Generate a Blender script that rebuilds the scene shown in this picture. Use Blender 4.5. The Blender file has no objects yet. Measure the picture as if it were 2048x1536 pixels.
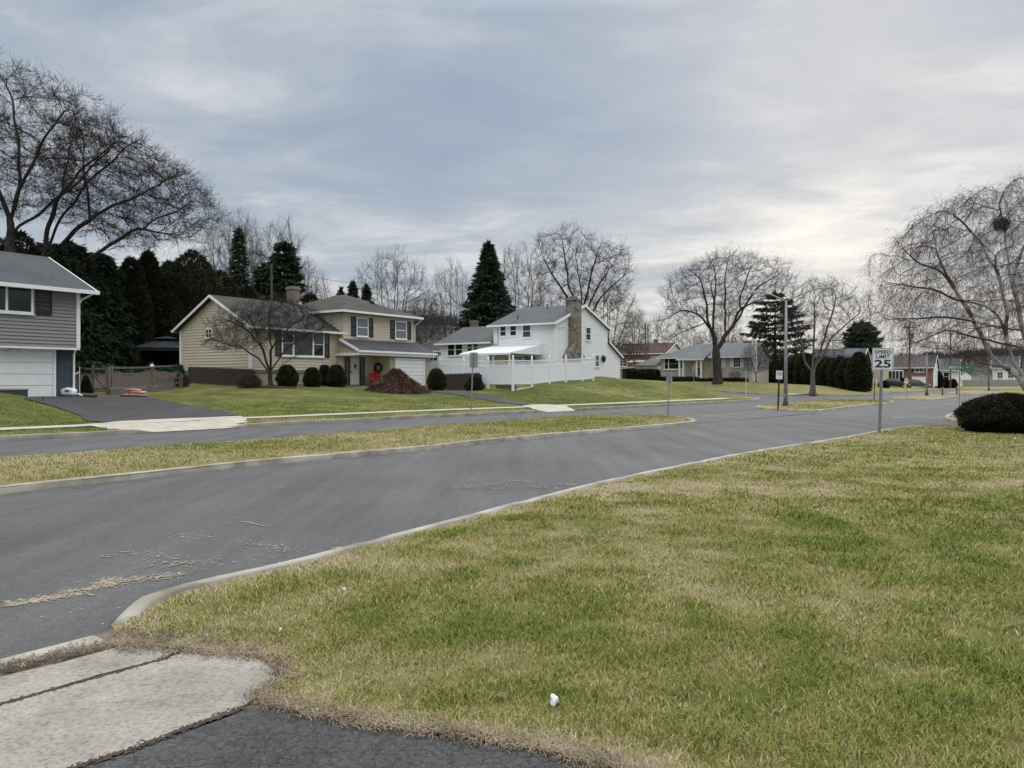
import bpy, math, random
import numpy as np
from mathutils import Vector, Matrix
from mathutils.geometry import delaunay_2d_cdt

rng = np.random.default_rng(7)
random.seed(7)
scene = bpy.context.scene
col = scene.collection
R = math.radians

# ------------------------------------------------------------------ camera model (used to survey the street from the photograph)
CAMH, HOR, FPX = 1.7, 760.0, 1540.0
TH = math.atan(0.666)                       # the street runs this far right of the view axis
DX, DY = math.sin(TH), math.cos(TH)         # unit vector along the street
NX, NY = -DY, DX                            # unit vector away from the street (far side)
YAW = math.atan2(DY, DX)                    # rotation of the house frames

def G(px, py, z=0.0):
    """point at height z seen at a pixel"""
    Y = FPX * (CAMH - z) / (py - HOR)
    return ((px - 1024) / FPX * Y, Y)
def PZ(px, py, Y):
    return ((px - 1024) / FPX * Y, Y, CAMH - (py - HOR) / FPX * Y)

# ------------------------------------------------------------------ mesh helpers
def np_mesh(name, V, polys, smooth=False):
    """V (n,3); polys: list of int arrays (k,m), each holding m-gons"""
    me = bpy.data.meshes.new(name)
    V = np.asarray(V, dtype=np.float32).reshape(-1, 3)
    me.vertices.add(len(V)); me.vertices.foreach_set('co', V.ravel())
    loops, starts, tot = [], [], 0
    for P in polys:
        P = np.asarray(P, dtype=np.int32)
        if P.size == 0: continue
        k, m = P.shape
        loops.append(P.ravel()); starts.append(tot + np.arange(k, dtype=np.int32) * m); tot += k * m
    if loops:
        L = np.concatenate(loops); S = np.concatenate(starts)
        me.loops.add(len(L)); me.loops.foreach_set('vertex_index', L)
        me.polygons.add(len(S)); me.polygons.foreach_set('loop_start', S)
        if smooth: me.polygons.foreach_set('use_smooth', np.ones(len(S), dtype=bool))
    me.update(calc_edges=True)
    return me

def link(name, me, m=None, parent=None):
    o = bpy.data.objects.new(name, me); col.objects.link(o)
    if m is not None and me is not None and len(me.materials) == 0:
        me.materials.append(m)
    if parent is not None: o.parent = parent
    return o

def tag(o, label=None, cat=None, group=None, kind=None):
    if label: o['label'] = label
    if cat: o['category'] = cat
    if group: o['group'] = group
    if kind: o['kind'] = kind
    return o

def empty(name, loc=(0, 0, 0), rz=0.0, label=None, cat=None, group=None):
    o = bpy.data.objects.new(name, None); col.objects.link(o)
    o.empty_display_size = 0.3
    o.location = loc; o.rotation_euler = (0, 0, rz)
    return tag(o, label, cat, group)

def copy_tree(o, parent=None):
    c = o.copy(); col.objects.link(c)
    if parent is not None: c.parent = parent
    for ch in [x for x in scene.objects if x.parent is o]:
        copy_tree(ch, c)
    return c

class MB:
    """collects simple solids into one mesh"""
    def __init__(s): s.v = []; s.f = []
    def face(s, pts):
        i = len(s.v); s.v += [tuple(p) for p in pts]; s.f.append(tuple(range(i, i + len(pts)))); return s
    def box(s, x0, x1, y0, y1, z0, z1):
        i = len(s.v)
        s.v += [(x0,y0,z0),(x1,y0,z0),(x1,y1,z0),(x0,y1,z0),(x0,y0,z1),(x1,y0,z1),(x1,y1,z1),(x0,y1,z1)]
        s.f += [tuple(i + k for k in q) for q in ((3,2,1,0),(4,5,6,7),(0,1,5,4),(1,2,6,5),(2,3,7,6),(3,0,4,7))]
        return s
    def obox(s, c, ax, ay, az):
        """oriented box: centre and three half-axis vectors"""
        c, ax, ay, az = map(Vector, (c, ax, ay, az)); i = len(s.v)
        for k in (-1, 1):
            for a, b in ((-1,-1),(1,-1),(1,1),(-1,1)):
                s.v.append(tuple(c + ax*a + ay*b + az*k))
        s.f += [tuple(i + k for k in q) for q in ((3,2,1,0),(4,5,6,7),(0,1,5,4),(1,2,6,5),(2,3,7,6),(3,0,4,7))]
        return s
    def bar(s, p, q, w, h, up=(0, 0, 1)):
        p, q = Vector(p), Vector(q); a = (q - p); L = a.length; a.normalize()
        up = Vector(up)
        if abs(a.dot(up)) > .98: up = Vector((1, 0, 0))
        b = a.cross(up).normalized(); c = b.cross(a).normalized()
        return s.obox((p + q) / 2, a * L / 2, b * w / 2, c * h / 2)
    def tube(s, pts, rad, n=8, cap=True):
        pts = [Vector(p) for p in pts]
        if not hasattr(rad, '__len__'): rad = [rad] * len(pts)
        i0 = len(s.v); prev = None
        for k, p in enumerate(pts):
            t = (pts[min(k + 1, len(pts) - 1)] - pts[max(k - 1, 0)]).normalized()
            if prev is None:
                u = t.cross(Vector((0, 0, 1)))
                if u.length < .05: u = t.cross(Vector((1, 0, 0)))
            else: u = prev - t * prev.dot(t)
            u.normalize(); prev = u; w = t.cross(u)
            for j in range(n):
                a = 2 * math.pi * j / n
                s.v.append(tuple(p + (u * math.cos(a) + w * math.sin(a)) * rad[k]))
        for k in range(len(pts) - 1):
            for j in range(n):
                a = i0 + k * n + j; b = i0 + k * n + (j + 1) % n
                s.f.append((a, b, b + n, a + n))
        if cap:
            s.f.append(tuple(i0 + j for j in range(n))[::-1])
            s.f.append(tuple(i0 + (len(pts) - 1) * n + j for j in range(n)))
        return s
    def lathe(s, c, prof, n=16):
        """prof: (radius, z) list about a vertical axis through c"""
        i0 = len(s.v)
        for r, z in prof:
            for j in range(n):
                a = 2 * math.pi * j / n
                s.v.append((c[0] + r * math.cos(a), c[1] + r * math.sin(a), c[2] + z))
        for k in range(len(prof) - 1):
            for j in range(n):
                a = i0 + k * n + j; b = i0 + k * n + (j + 1) % n
                s.f.append((a, b, b + n, a + n))
        return s
    def prism(s, poly, axis, t0, t1):
        """poly: 2D outline; axis 'x','y' or 'z' is the direction of extrusion"""
        def at(p, t):
            return {'x': (t, p[0], p[1]), 'y': (p[0], t, p[1]), 'z': (p[0], p[1], t)}[axis]
        i = len(s.v); n = len(poly)
        s.v += [at(p, t0) for p in poly] + [at(p, t1) for p in poly]
        s.f.append(tuple(range(i, i + n))[::-1]); s.f.append(tuple(range(i + n, i + 2 * n)))
        for k in range(n):
            a, b = i + k, i + (k + 1) % n
            s.f.append((a, b, b + n, a + n))
        return s
    def build(s, name, m, parent=None, smooth=False, bevel=0.0):
        me = bpy.data.meshes.new(name); me.from_pydata(s.v, [], s.f)
        if smooth: me.polygons.foreach_set('use_smooth', [True] * len(me.polygons))
        import bmesh
        b = bmesh.new(); b.from_mesh(me); bmesh.ops.recalc_face_normals(b, faces=b.faces); b.to_mesh(me); b.free()
        me.update(); o = link(name, me, m, parent)
        if bevel:
            md = o.modifiers.new('bevel', 'BEVEL'); md.width = bevel; md.segments = 2; md.limit_method = 'ANGLE'
        return o

# ------------------------------------------------------------------ value noise
def vnoise(x, y, seed=0):
    x = np.asarray(x, float); y = np.asarray(y, float)
    xi = np.floor(x).astype(np.int64); yi = np.floor(y).astype(np.int64)
    fx = x - xi; fy = y - yi; fx = fx*fx*(3-2*fx); fy = fy*fy*(3-2*fy)
    def h(a, b):
        n = (a * 374761393 + b * 668265263 + seed * 974711) & 0x7fffffff
        n = ((n ^ (n >> 13)) * 1274126177) & 0x7fffffff
        n = n ^ (n >> 16)
        return (n & 0xffff) / 65535.0
    a = h(xi, yi); b = h(xi+1, yi); c = h(xi, yi+1); d = h(xi+1, yi+1)
    return a*(1-fx)*(1-fy)+b*fx*(1-fy)+c*(1-fx)*fy+d*fx*fy
def fbm(x, y, s=1.0, seed=0, octv=4):
    v = 0; a = .5; t = 0
    for k in range(octv):
        v = v + a * vnoise(np.asarray(x)*s, np.asarray(y)*s, seed + k*17); t += a; a *= .5; s *= 2.03
    return v / t

# ------------------------------------------------------------------ materials
def new_mat(name):
    m = bpy.data.materials.new(name); m.use_nodes = True
    nt = m.node_tree; nt.nodes.clear()
    o = nt.nodes.new('ShaderNodeOutputMaterial'); b = nt.nodes.new('ShaderNodeBsdfPrincipled')
    nt.links.new(b.outputs[0], o.inputs[0])
    return m, nt, b
def N(nt, t, **kw):
    n = nt.nodes.new(t)
    for k, v in kw.items():
        if k in n.inputs.keys() if isinstance(k, str) else False: n.inputs[k].default_value = v
        else: setattr(n, k, v)
    return n
def rgb(c): return (c[0], c[1], c[2], 1.0)
def noise(nt, vec, scale, detail=4, rough=.55, dist=0.0):
    n = nt.nodes.new('ShaderNodeTexNoise'); n.inputs['Scale'].default_value = scale
    n.inputs['Detail'].default_value = detail; n.inputs['Roughness'].default_value = rough
    n.inputs['Distortion'].default_value = dist
    nt.links.new(vec, n.inputs['Vector']); return n
def ramp(nt, fac, stops, interp='LINEAR'):
    r = nt.nodes.new('ShaderNodeValToRGB'); r.color_ramp.interpolation = interp
    e = r.color_ramp.elements
    while len(e) < len(stops): e.new(.5)
    for k, (p, c) in enumerate(stops):
        e[k].position = p; e[k].color = rgb(c) if hasattr(c, '__len__') else (c, c, c, 1)
    nt.links.new(fac, r.inputs[0]); return r
def mixc(nt, fac, a, b, mode='MIX'):
    m = nt.nodes.new('ShaderNodeMix'); m.data_type = 'RGBA'; m.blend_type = mode
    for sock, v in ((m.inputs[0], fac), (m.inputs[6], a), (m.inputs[7], b)):
        if hasattr(v, 'links'): nt.links.new(v, sock)
        elif hasattr(v, '__len__'): sock.default_value = rgb(v)
        else: sock.default_value = v
    return m.outputs[2]
def math_(nt, op, a, b=None, c=None):
    m = nt.nodes.new('ShaderNodeMath'); m.operation = op
    for k, v in enumerate((a, b, c)):
        if v is None: continue
        if hasattr(v, 'links'): nt.links.new(v, m.inputs[k])
        else: m.inputs[k].default_value = v
    return m.outputs[0]
def objco(nt):
    return nt.nodes.new('ShaderNodeTexCoord').outputs['Object']
def poco(nt):
    return nt.nodes.new('ShaderNodeNewGeometry').outputs['Position']
def mapping(nt, vec, scale=(1,1,1), rot=(0,0,0), loc=(0,0,0)):
    m = nt.nodes.new('ShaderNodeMapping'); nt.links.new(vec, m.inputs[0])
    m.inputs['Scale'].default_value = scale; m.inputs['Rotation'].default_value = rot; m.inputs['Location'].default_value = loc
    return m.outputs[0]
def bump(nt, b, h, strength=.3, dist=.02):
    n = nt.nodes.new('ShaderNodeBump'); n.inputs['Strength'].default_value = strength; n.inputs['Distance'].default_value = dist
    nt.links.new(h, n.inputs['Height']); nt.links.new(n.outputs[0], b.inputs['Normal'])

def M_noise(name, c1, c2, scale=3.0, rough=.7, bs=0.0, bscale=None, c3=None, spec=.3, metal=0.0, stretch=(1,1,1), detail=5):
    """two or three colours mixed by noise, optional bump"""
    m, nt, b = new_mat(name)
    v = mapping(nt, objco(nt), stretch)
    n = noise(nt, v, scale, detail)
    stops = [(.3, c1), (.7, c2)] if c3 is None else [(.28, c1), (.5, c2), (.72, c3)]
    r = ramp(nt, n.outputs[0], stops)
    nt.links.new(r.outputs[0], b.inputs['Base Color'])
    b.inputs['Roughness'].default_value = rough; b.inputs['Metallic'].default_value = metal
    b.inputs['Specular IOR Level'].default_value = spec
    if bs:
        n2 = noise(nt, v, bscale or scale * 6, 4)
        bump(nt, b, n2.outputs[0], bs, .02)
    return m
def M_plain(name, c, rough=.5, metal=0.0, spec=.4, var=.06):
    d = tuple(max(0, x * (1 - var)) for x in c); e = tuple(x * (1 + var) for x in c)
    return M_noise(name, d, e, 2.5, rough, spec=spec, metal=metal)
# ================================================================== materials
MT = {}
def siding(name, c, dirt=.06):
    m, nt, b = new_mat(name); v = objco(nt)
    n = noise(nt, v, 1.2, 5)
    n2 = noise(nt, mapping(nt, v, (.4, .4, 6)), 3, 3)
    a = mixc(nt, n.outputs[0], tuple(x*(1-dirt) for x in c), tuple(x*(1+dirt) for x in c))
    f = ramp(nt, n2.outputs[0], [(.35, .93), (.7, 1.0)])
    nt.links.new(mixc(nt, 1.0, a, f.outputs[0], 'MULTIPLY'), b.inputs['Base Color'])
    b.inputs['Roughness'].default_value = .55
    return m
MT['siding_tan'] = siding('tan_vinyl_siding', (.58, .51, .385))
MT['siding_grey'] = siding('grey_vinyl_siding', (.255, .24, .24))
MT['siding_white'] = siding('white_vinyl_siding', (.82, .83, .835), .04)
MT['white'] = M_plain('white_painted_trim', (.80, .80, .80), .45, var=.04)
MT['vinyl'] = M_plain('white_vinyl_fence', (.80, .815, .84), .4, var=.03)
MT['offwhite'] = M_plain('off_white_paint', (.66, .65, .62), .5, var=.06)
MT['black'] = M_plain('black_paint', (.012, .012, .018), .45)
MT['shutter'] = M_plain('dark_shutter_paint', (.014, .014, .024), .5)
MT['red'] = M_plain('red_cloth', (.42, .02, .03), .7)
MT['redshutter'] = M_plain('red_shutter_paint', (.16, .012, .014), .5)
MT['green_sign'] = M_plain('green_sign_sheeting', (.005, .20, .115), .4)
MT['letter_white'] = M_plain('white_lettering', (.8, .82, .82), .5)
MT['letter_black'] = M_plain('black_lettering', (.012, .012, .014), .5)
MT['sign_red'] = M_plain('red_sign_print', (.5, .03, .05), .45)
MT['sign_white'] = M_noise('white_sign_face', (.60, .62, .66), (.70, .72, .75), 1.5, .4)
MT['alu'] = M_noise('weathered_aluminium_sheet', (.26, .26, .27), (.36, .36, .37), 4, .55, metal=.3)
MT['galv'] = M_noise('galvanised_steel', (.20, .215, .23), (.33, .345, .36), 9, .5, metal=.35)
MT['lampgrey'] = M_noise('grey_lamp_column_metal', (.20, .21, .215), (.28, .29, .295), 3, .5, metal=.2)
MT['steel_dark'] = M_noise('dark_steel_post', (.045, .04, .04), (.085, .075, .07), 8, .6)
MT['yellow'] = M_plain('yellow_plastic', (.62, .50, .03), .5)
MT['poleWood'] = M_noise('weathered_pole_wood', (.07, .055, .045), (.14, .115, .09), 5, .9, stretch=(4, 4, .3))
MT['railWood'] = M_noise('grey_split_rail_wood', (.10, .085, .065), (.22, .185, .15), 5, .9, .4, stretch=(2, 2, 2))
MT['sleeper'] = M_noise('brown_timber_sleeper', (.16, .12, .08), (.26, .20, .135), 4, .9, .3)
MT['concrete'] = M_noise('pale_concrete', (.31, .285, .24), (.43, .395, .335), 2.0, .85, .25, 60)
MT['foundation'] = M_noise('tan_painted_foundation', (.36, .31, .235), (.42, .365, .28), 2, .8, .2)
MT['bluebrick'] = None
MT['bag_white'] = M_noise('white_plastic_bag', (.55, .57, .6), (.8, .82, .84), 3, .35)
MT['bag_green'] = M_plain('green_bag_print', (.02, .22, .17), .4)
MT['bag_red'] = M_noise('red_and_pink_plastic_bag', (.40, .10, .09), (.60, .42, .36), 6, .4)
MT['metalroof'] = M_noise('dark_grey_metal_roof', (.045, .048, .053), (.075, .08, .085), 2, .45)
MT['paper'] = M_noise('crumpled_white_paper', (.66, .68, .70), (.80, .82, .84), 20, .6, .5)
MT['greendoor'] = M_plain('pale_green_door', (.42, .47, .44), .5)
MT['wreath'] = M_noise('dark_green_wreath', (.008, .016, .008), (.03, .05, .02), 9, .8, .5)
MT['solar'] = M_noise('blue_solar_cells', (.016, .022, .05), (.028, .036, .075), 3, .4)
MT['tyre'] = M_plain('tyre_rubber', (.016, .016, .016), .8)
MT['carblack'] = M_plain('black_car_paint', (.013, .014, .017), .25, spec=.6)
MT['cargrey'] = M_plain('grey_car_paint', (.075, .08, .088), .3, spec=.6, metal=.3)
MT['chrome'] = M_plain('bright_metal', (.5, .5, .52), .3, metal=.8)
MT['lampglass'] = M_plain('clear_lamp_lens', (.62, .64, .66), .2)
MT['wire'] = M_plain('black_cable', (.02, .02, .022), .6)

def glass(name, c, rough=.06):
    m, nt, b = new_mat(name)
    n = noise(nt, objco(nt), .8, 2)
    nt.links.new(ramp(nt, n.outputs[0], [(.35, tuple(x*.7 for x in c)), (.7, c)]).outputs[0], b.inputs['Base Color'])
    b.inputs['Roughness'].default_value = rough; b.inputs['Specular IOR Level'].default_value = .5
    bn = noise(nt, objco(nt), 1.3, 1); bump(nt, b, bn.outputs[0], .05, .02)
    return m
MT['glass'] = glass('window_glass', (.030, .034, .038))
MT['glass_pale'] = glass('window_glass_with_blind', (.12, .13, .135))
MT['glass_green'] = glass('greenish_window_glass', (.07, .10, .098))

def blinds(name):
    m, nt, b = new_mat(name)
    z = nt.nodes.new('ShaderNodeSeparateXYZ'); nt.links.new(objco(nt), z.inputs[0])
    f = math_(nt, 'FRACT', math_(nt, 'MULTIPLY', z.outputs[2], 9.0))
    nt.links.new(ramp(nt, f, [(.0, (.05, .055, .06)), (.25, (.16, .17, .175)), (.9, (.20, .21, .215))]).outputs[0], b.inputs['Base Color'])
    b.inputs['Roughness'].default_value = .12
    return m
MT['glass_blind'] = blinds('glass_before_slatted_blind')

def shingle(name, c1, c2, c3=None):
    m, nt, b = new_mat(name); v = objco(nt)
    n1 = noise(nt, v, .6, 6, .65); n2 = noise(nt, v, 9, 4, .7)
    a = ramp(nt, n1.outputs[0], [(.3, c1), (.7, c2)]).outputs[0]
    g = ramp(nt, n2.outputs[0], [(.3, .72), (.7, 1.22)]).outputs[0]
    br = nt.nodes.new('ShaderNodeTexBrick'); nt.links.new(mapping(nt, v, (1, 1.0, 1)), br.inputs['Vector'])
    sp = nt.nodes.new('ShaderNodeSeparateXYZ'); nt.links.new(v, sp.inputs[0])
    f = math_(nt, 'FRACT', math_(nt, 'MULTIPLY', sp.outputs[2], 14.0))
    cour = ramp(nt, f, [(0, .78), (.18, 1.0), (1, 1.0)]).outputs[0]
    nt.nodes.remove(br)
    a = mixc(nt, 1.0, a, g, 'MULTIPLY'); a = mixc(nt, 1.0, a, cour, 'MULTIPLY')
    nt.links.new(a, b.inputs['Base Color']); b.inputs['Roughness'].default_value = .9
    b.inputs['Specular IOR Level'].default_value = .2
    bump(nt, b, n2.outputs[0], .5, .02)
    return m
MT['roof_grey'] = shingle('grey_asphalt_shingle', (.080, .084, .090), (.115, .119, .124))
MT['roof_dark'] = shingle('dark_charcoal_shingle', (.052, .055, .063), (.078, .081, .090))
MT['roof_brown'] = shingle('weathered_brown_grey_shingle', (.042, .040, .039), (.075, .069, .063))
MT['roof_redbrown'] = shingle('red_brown_shingle', (.06, .036, .03), (.085, .054, .045))
MT['roof_taupe'] = shingle('taupe_shingle', (.075, .066, .062), (.10, .09, .084))
MT['roof_bluegrey'] = shingle('blue_grey_shingle', (.115, .124, .128), (.155, .165, .168))

def brick(name, c1, c2, mortar, axis='x', sc=(4.2, 12.5), bw=.5):
    m, nt, b = new_mat(name)
    s = nt.nodes.new('ShaderNodeSeparateXYZ'); nt.links.new(objco(nt), s.inputs[0])
    c = nt.nodes.new('ShaderNodeCombineXYZ')
    if axis == 'xy': nt.links.new(math_(nt, 'ADD', s.outputs[0], s.outputs[1]), c.inputs[0])
    else: nt.links.new(s.outputs['xy'.index(axis)], c.inputs[0])
    nt.links.new(s.outputs[2], c.inputs[1])
    t = nt.nodes.new('ShaderNodeTexBrick'); nt.links.new(c.outputs[0], t.inputs['Vector'])
    t.inputs['Color1'].default_value = rgb(c1); t.inputs['Color2'].default_value = rgb(c2); t.inputs['Mortar'].default_value = rgb(mortar)
    t.inputs['Scale'].default_value = 1.0; t.inputs['Brick Width'].default_value = 1/sc[0]; t.inputs['Row Height'].default_value = 1/sc[1]
    t.inputs['Mortar Size'].default_value = .010; t.inputs['Bias'].default_value = -.1
    n = noise(nt, objco(nt), 1.4, 5)
    f = ramp(nt, n.outputs[0], [(.3, .82), (.7, 1.12)]).outputs[0]
    nt.links.new(mixc(nt, 1.0, t.outputs[0], f, 'MULTIPLY'), b.inputs['Base Color'])
    b.inputs['Roughness'].default_value = .85
    bump(nt, b, t.outputs['Fac'], -.3, .01)
    return m
MT['brick_red'] = brick('red_brick', (.19, .06, .042), (.25, .085, .06), (.25, .21, .19), 'xy')
MT['brick_orange'] = brick('bright_red_brick', (.30, .055, .03), (.36, .075, .042), (.30, .14, .1), 'xy')
MT['brick_pale'] = brick('pale_painted_brick', (.40, .36, .325), (.46, .42, .38), (.38, .345, .31), 'xy')
MT['brick_mauve'] = brick('mauve_brick', (.15, .105, .095), (.24, .175, .155), (.30, .27, .25), 'xy')
MT['bluebrick'] = brick('blue_grey_painted_brick', (.05, .062, .08), (.062, .076, .098), (.035, .042, .054), 'xy', (2.4, 7))
MT['wallblock'] = brick('grey_retaining_block', (.16, .145, .125), (.22, .2, .175), (.06, .055, .05), 'xy', (2.2, 7))

def stone(name):
    m, nt, b = new_mat(name)
    v = nt.nodes.new('ShaderNodeTexVoronoi'); v.feature = 'DISTANCE_TO_EDGE'; v.inputs['Scale'].default_value = 2.6
    vc = nt.nodes.new('ShaderNodeTexVoronoi'); vc.inputs['Scale'].default_value = 2.6
    co = mapping(nt, objco(nt), (1, 1, 1.3))
    nt.links.new(co, v.inputs['Vector']); nt.links.new(co, vc.inputs['Vector'])
    bw = nt.nodes.new('ShaderNodeRGBToBW'); nt.links.new(vc.outputs['Color'], bw.inputs[0])
    a = ramp(nt, bw.outputs[0], [(.15, (.085, .075, .062)), (.45, (.20, .175, .145)), (.75, (.27, .25, .215)), (.95, (.15, .12, .09))]).outputs[0]
    e = ramp(nt, v.outputs['Distance'], [(.0, 0.), (.06, 1.)]).outputs[0]
    n = noise(nt, co, 8, 4); g = ramp(nt, n.outputs[0], [(.3, .75), (.7, 1.15)]).outputs[0]
    a = mixc(nt, e, (.20, .185, .16), a)
    nt.links.new(mixc(nt, 1.0, a, g, 'MULTIPLY'), b.inputs['Base Color']); b.inputs['Roughness'].default_value = .9
    bump(nt, b, e, .6, .04)
    return m
MT['stone'] = stone('fieldstone_masonry')

def bark(name, c1, c2, scale=6):
    return M_noise(name, c1, c2, scale, .95, .5, 14, stretch=(1, 1, .25), spec=.15)
MT['bark'] = bark('grey_brown_bark', (.026, .022, .019), (.080, .069, .059))
MT['bark_pale'] = bark('grey_maple_bark', (.075, .066, .058), (.16, .145, .128))
MT['twig'] = M_noise('brown_grey_twigs', (.022, .018, .016), (.050, .041, .036), 1.2, .9, spec=.15)
MT['twig_pale'] = M_noise('pale_grey_twigs', (.044, .037, .033), (.078, .067, .06), .8, .9, spec=.15)
MT['twig_red'] = M_noise('reddish_birch_twigs', (.058, .042, .037), (.105, .08, .07), 1.2, .9, spec=.15)
def birch(name):
    m, nt, b = new_mat(name); co = objco(nt)
    n = noise(nt, mapping(nt, co, (1.5, 1.5, 5)), 3.0, 5, .7); n2 = noise(nt, co, 1.6, 3)
    a = ramp(nt, n.outputs[0], [(.34, (.06, .048, .04)), (.42, (.45, .42, .39)), (.7, (.66, .64, .61))]).outputs[0]
    d = ramp(nt, n2.outputs[0], [(.40, (.22, .18, .155)), (.50, (1., 1., 1.))]).outputs[0]
    nt.links.new(mixc(nt, 1.0, a, d, 'MULTIPLY'), b.inputs['Base Color']); b.inputs['Roughness'].default_value = .8
    return m
MT['birch'] = birch('peeling_birch_bark')

def foliage(name, c1, c2, c3, scale=.9):
    """light and dark clumps, each leaf its own tint"""
    m, nt, b = new_mat(name)
    n = noise(nt, objco(nt), scale, 4, .6)
    g = nt.nodes.new('ShaderNodeNewGeometry')
    f = math_(nt, 'ADD', math_(nt, 'MULTIPLY', n.outputs[0], .75), math_(nt, 'MULTIPLY', g.outputs['Random Per Island'], .3))
    nt.links.new(ramp(nt, f, [(.30, c1), (.52, c2), (.78, c3)]).outputs[0], b.inputs['Base Color'])
    b.inputs['Roughness'].default_value = .75; b.inputs['Specular IOR Level'].default_value = .2
    return m
MT['spruce'] = foliage('dark_spruce_needles', (.011, .019, .011), (.024, .037, .020), (.052, .070, .038))
MT['pine'] = foliage('pine_needles', (.012, .022, .012), (.024, .042, .022), (.05, .072, .036))
MT['cedar'] = foliage('dark_cedar_foliage', (.012, .018, .009), (.027, .034, .016), (.056, .057, .026))
MT['cedar_brown'] = foliage('bronze_green_cedar_foliage', (.016, .018, .009), (.036, .035, .016), (.072, .062, .027))
MT['yew'] = foliage('yew_foliage', (.010, .014, .006), (.030, .035, .012), (.092, .084, .030), 3.0)
MT['boxdark'] = foliage('dark_hedge_foliage', (.009, .012, .007), (.022, .025, .013), (.062, .052, .030), 2.5)
MT['mapledead'] = foliage('dry_russet_weeping_foliage', (.045, .023, .019), (.10, .054, .043), (.19, .115, .088), 2.0)
MT['drytwig'] = foliage('dry_brown_stems', (.04, .028, .022), (.075, .055, .042), (.13, .1, .075), 2.0)
MT['redtwig'] = foliage('dark_red_shrub_leaves', (.03, .012, .012), (.06, .025, .022), (.10, .05, .04), 2.0)
MT['holly'] = foliage('glossy_dark_shrub_leaves', (.012, .02, .011), (.028, .04, .022), (.09, .1, .06), 3.0)
MT['ivy'] = foliage('garland_green', (.008, .034, .022), (.016, .065, .042), (.028, .10, .066), 3.0)

# ---- ground materials
def lawn_mat(name):
    m, nt, b = new_mat(name); co = poco(nt)
    at = nt.nodes.new('ShaderNodeAttribute'); at.attribute_name = 'dry'
    n1 = noise(nt, co, 1.7, 6, .65); n2 = noise(nt, mapping(nt, co, (1, 1, .2)), 14, 5, .75); n3 = noise(nt, co, 60, 3, .7)
    f = math_(nt, 'ADD', at.outputs['Fac'], math_(nt, 'MULTIPLY', math_(nt, 'SUBTRACT', n1.outputs[0], .5), .85))
    f = math_(nt, 'ADD', f, math_(nt, 'MULTIPLY', math_(nt, 'SUBTRACT', n2.outputs[0], .5), .55))
    f = math_(nt, 'ADD', f, math_(nt, 'MULTIPLY', math_(nt, 'SUBTRACT', n3.outputs[0], .5), .35))
    c = ramp(nt, f, LAWN_STOPS)
    nt.links.new(c.outputs[0], b.inputs['Base Color']); b.inputs['Roughness'].default_value = .95
    b.inputs['Specular IOR Level'].default_value = .1
    h = math_(nt, 'ADD', math_(nt, 'MULTIPLY', n2.outputs[0], .6), math_(nt, 'MULTIPLY', n3.outputs[0], .5))
    bump(nt, b, h, .9, .06)
    return m
LAWN_STOPS = [(.10, (.070, .086, .022)), (.34, (.125, .134, .038)), (.54, (.205, .184, .076)), (.78, (.30, .25, .145)), (.98, (.32, .26, .18))]
MT['lawn'] = lawn_mat('winter_lawn_turf')
def blade_mat(name):
    m, nt, b = new_mat(name)
    at = nt.nodes.new('ShaderNodeAttribute'); at.attribute_name = 'dry'
    c = ramp(nt, at.outputs['Fac'], [(.06, (.112, .165, .026)), (.30, (.195, .228, .044)), (.54, (.33, .30, .098)), (.78, (.48, .41, .24)), (1.0, (.55, .48, .36))])
    nt.links.new(c.outputs[0], b.inputs['Base Color']); b.inputs['Roughness'].default_value = .7
    b.inputs['Specular IOR Level'].default_value = .15
    return m
MT['thatch'] = foliage('dead_brown_thatch', (.13, .10, .068), (.26, .205, .14), (.42, .345, .235), 5.0)
MT['scuff'] = M_noise('faint_pale_road_scuff', (.105, .103, .10), (.17, .163, .15), 9, .9)
MT['blade'] = blade_mat('grass_blades_green_and_straw')

def asphalt(name, c, var=.16, speck=.5, crack=0.0):
    m, nt, b = new_mat(name); co = poco(nt)
    n1 = noise(nt, co, .35, 6, .6); n2 = noise(nt, co, 48, 4, .85); n4 = noise(nt, co, 9, 5, .8)
    st = noise(nt, mapping(nt, co, (1.6, .12, 1), (0, 0, -(math.pi/2 - YAW))), 1.0, 4, .6)
    a = ramp(nt, n1.outputs[0], [(.3, tuple(x*(1-var) for x in c)), (.7, tuple(x*(1+var) for x in c))]).outputs[0]
    g = ramp(nt, n2.outputs[0], [(.34, 1-speck*.42), (.5, 1.0), (.60, 1+speck*.25), (.70, 1+speck*1.3)]).outputs[0]
    s = ramp(nt, st.outputs[0], [(.35, .80), (.65, 1.14)]).outputs[0]
    q = ramp(nt, n4.outputs[0], [(.3, .80), (.5, 1.0), (.72, 1.2)]).outputs[0]
    a = mixc(nt, 1.0, a, g, 'MULTIPLY'); a = mixc(nt, 1.0, a, s, 'MULTIPLY'); a = mixc(nt, 1.0, a, q, 'MULTIPLY')
    hgt = n2.outputs[0]
    if crack:
        v = nt.nodes.new('ShaderNodeTexVoronoi'); v.feature = 'DISTANCE_TO_EDGE'; v.inputs['Scale'].default_value = 15
        dn = noise(nt, co, 9, 3)
        wc = mixc(nt, .16, co, dn.outputs['Color'])
        nt.links.new(wc, v.inputs['Vector'])
        e = ramp(nt, v.outputs['Distance'], [(0, 1-crack), (.05, 1.)]).outputs[0]
        a = mixc(nt, 1.0, a, e, 'MULTIPLY')
        hgt = math_(nt, 'ADD', math_(nt, 'MULTIPLY', n2.outputs[0], .5), e)
    nt.links.new(a, b.inputs['Base Color']); b.inputs['Roughness'].default_value = .9
    b.inputs['Specular IOR Level'].default_value = .3
    bump(nt, b, hgt, .5, .012)
    return m
MT['road'] = asphalt('street_asphalt', (.083, .084, .085), .16, 1.0)
MT['drive'] = asphalt('sealed_black_asphalt', (.043, .043, .045), .14, .5)
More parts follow.
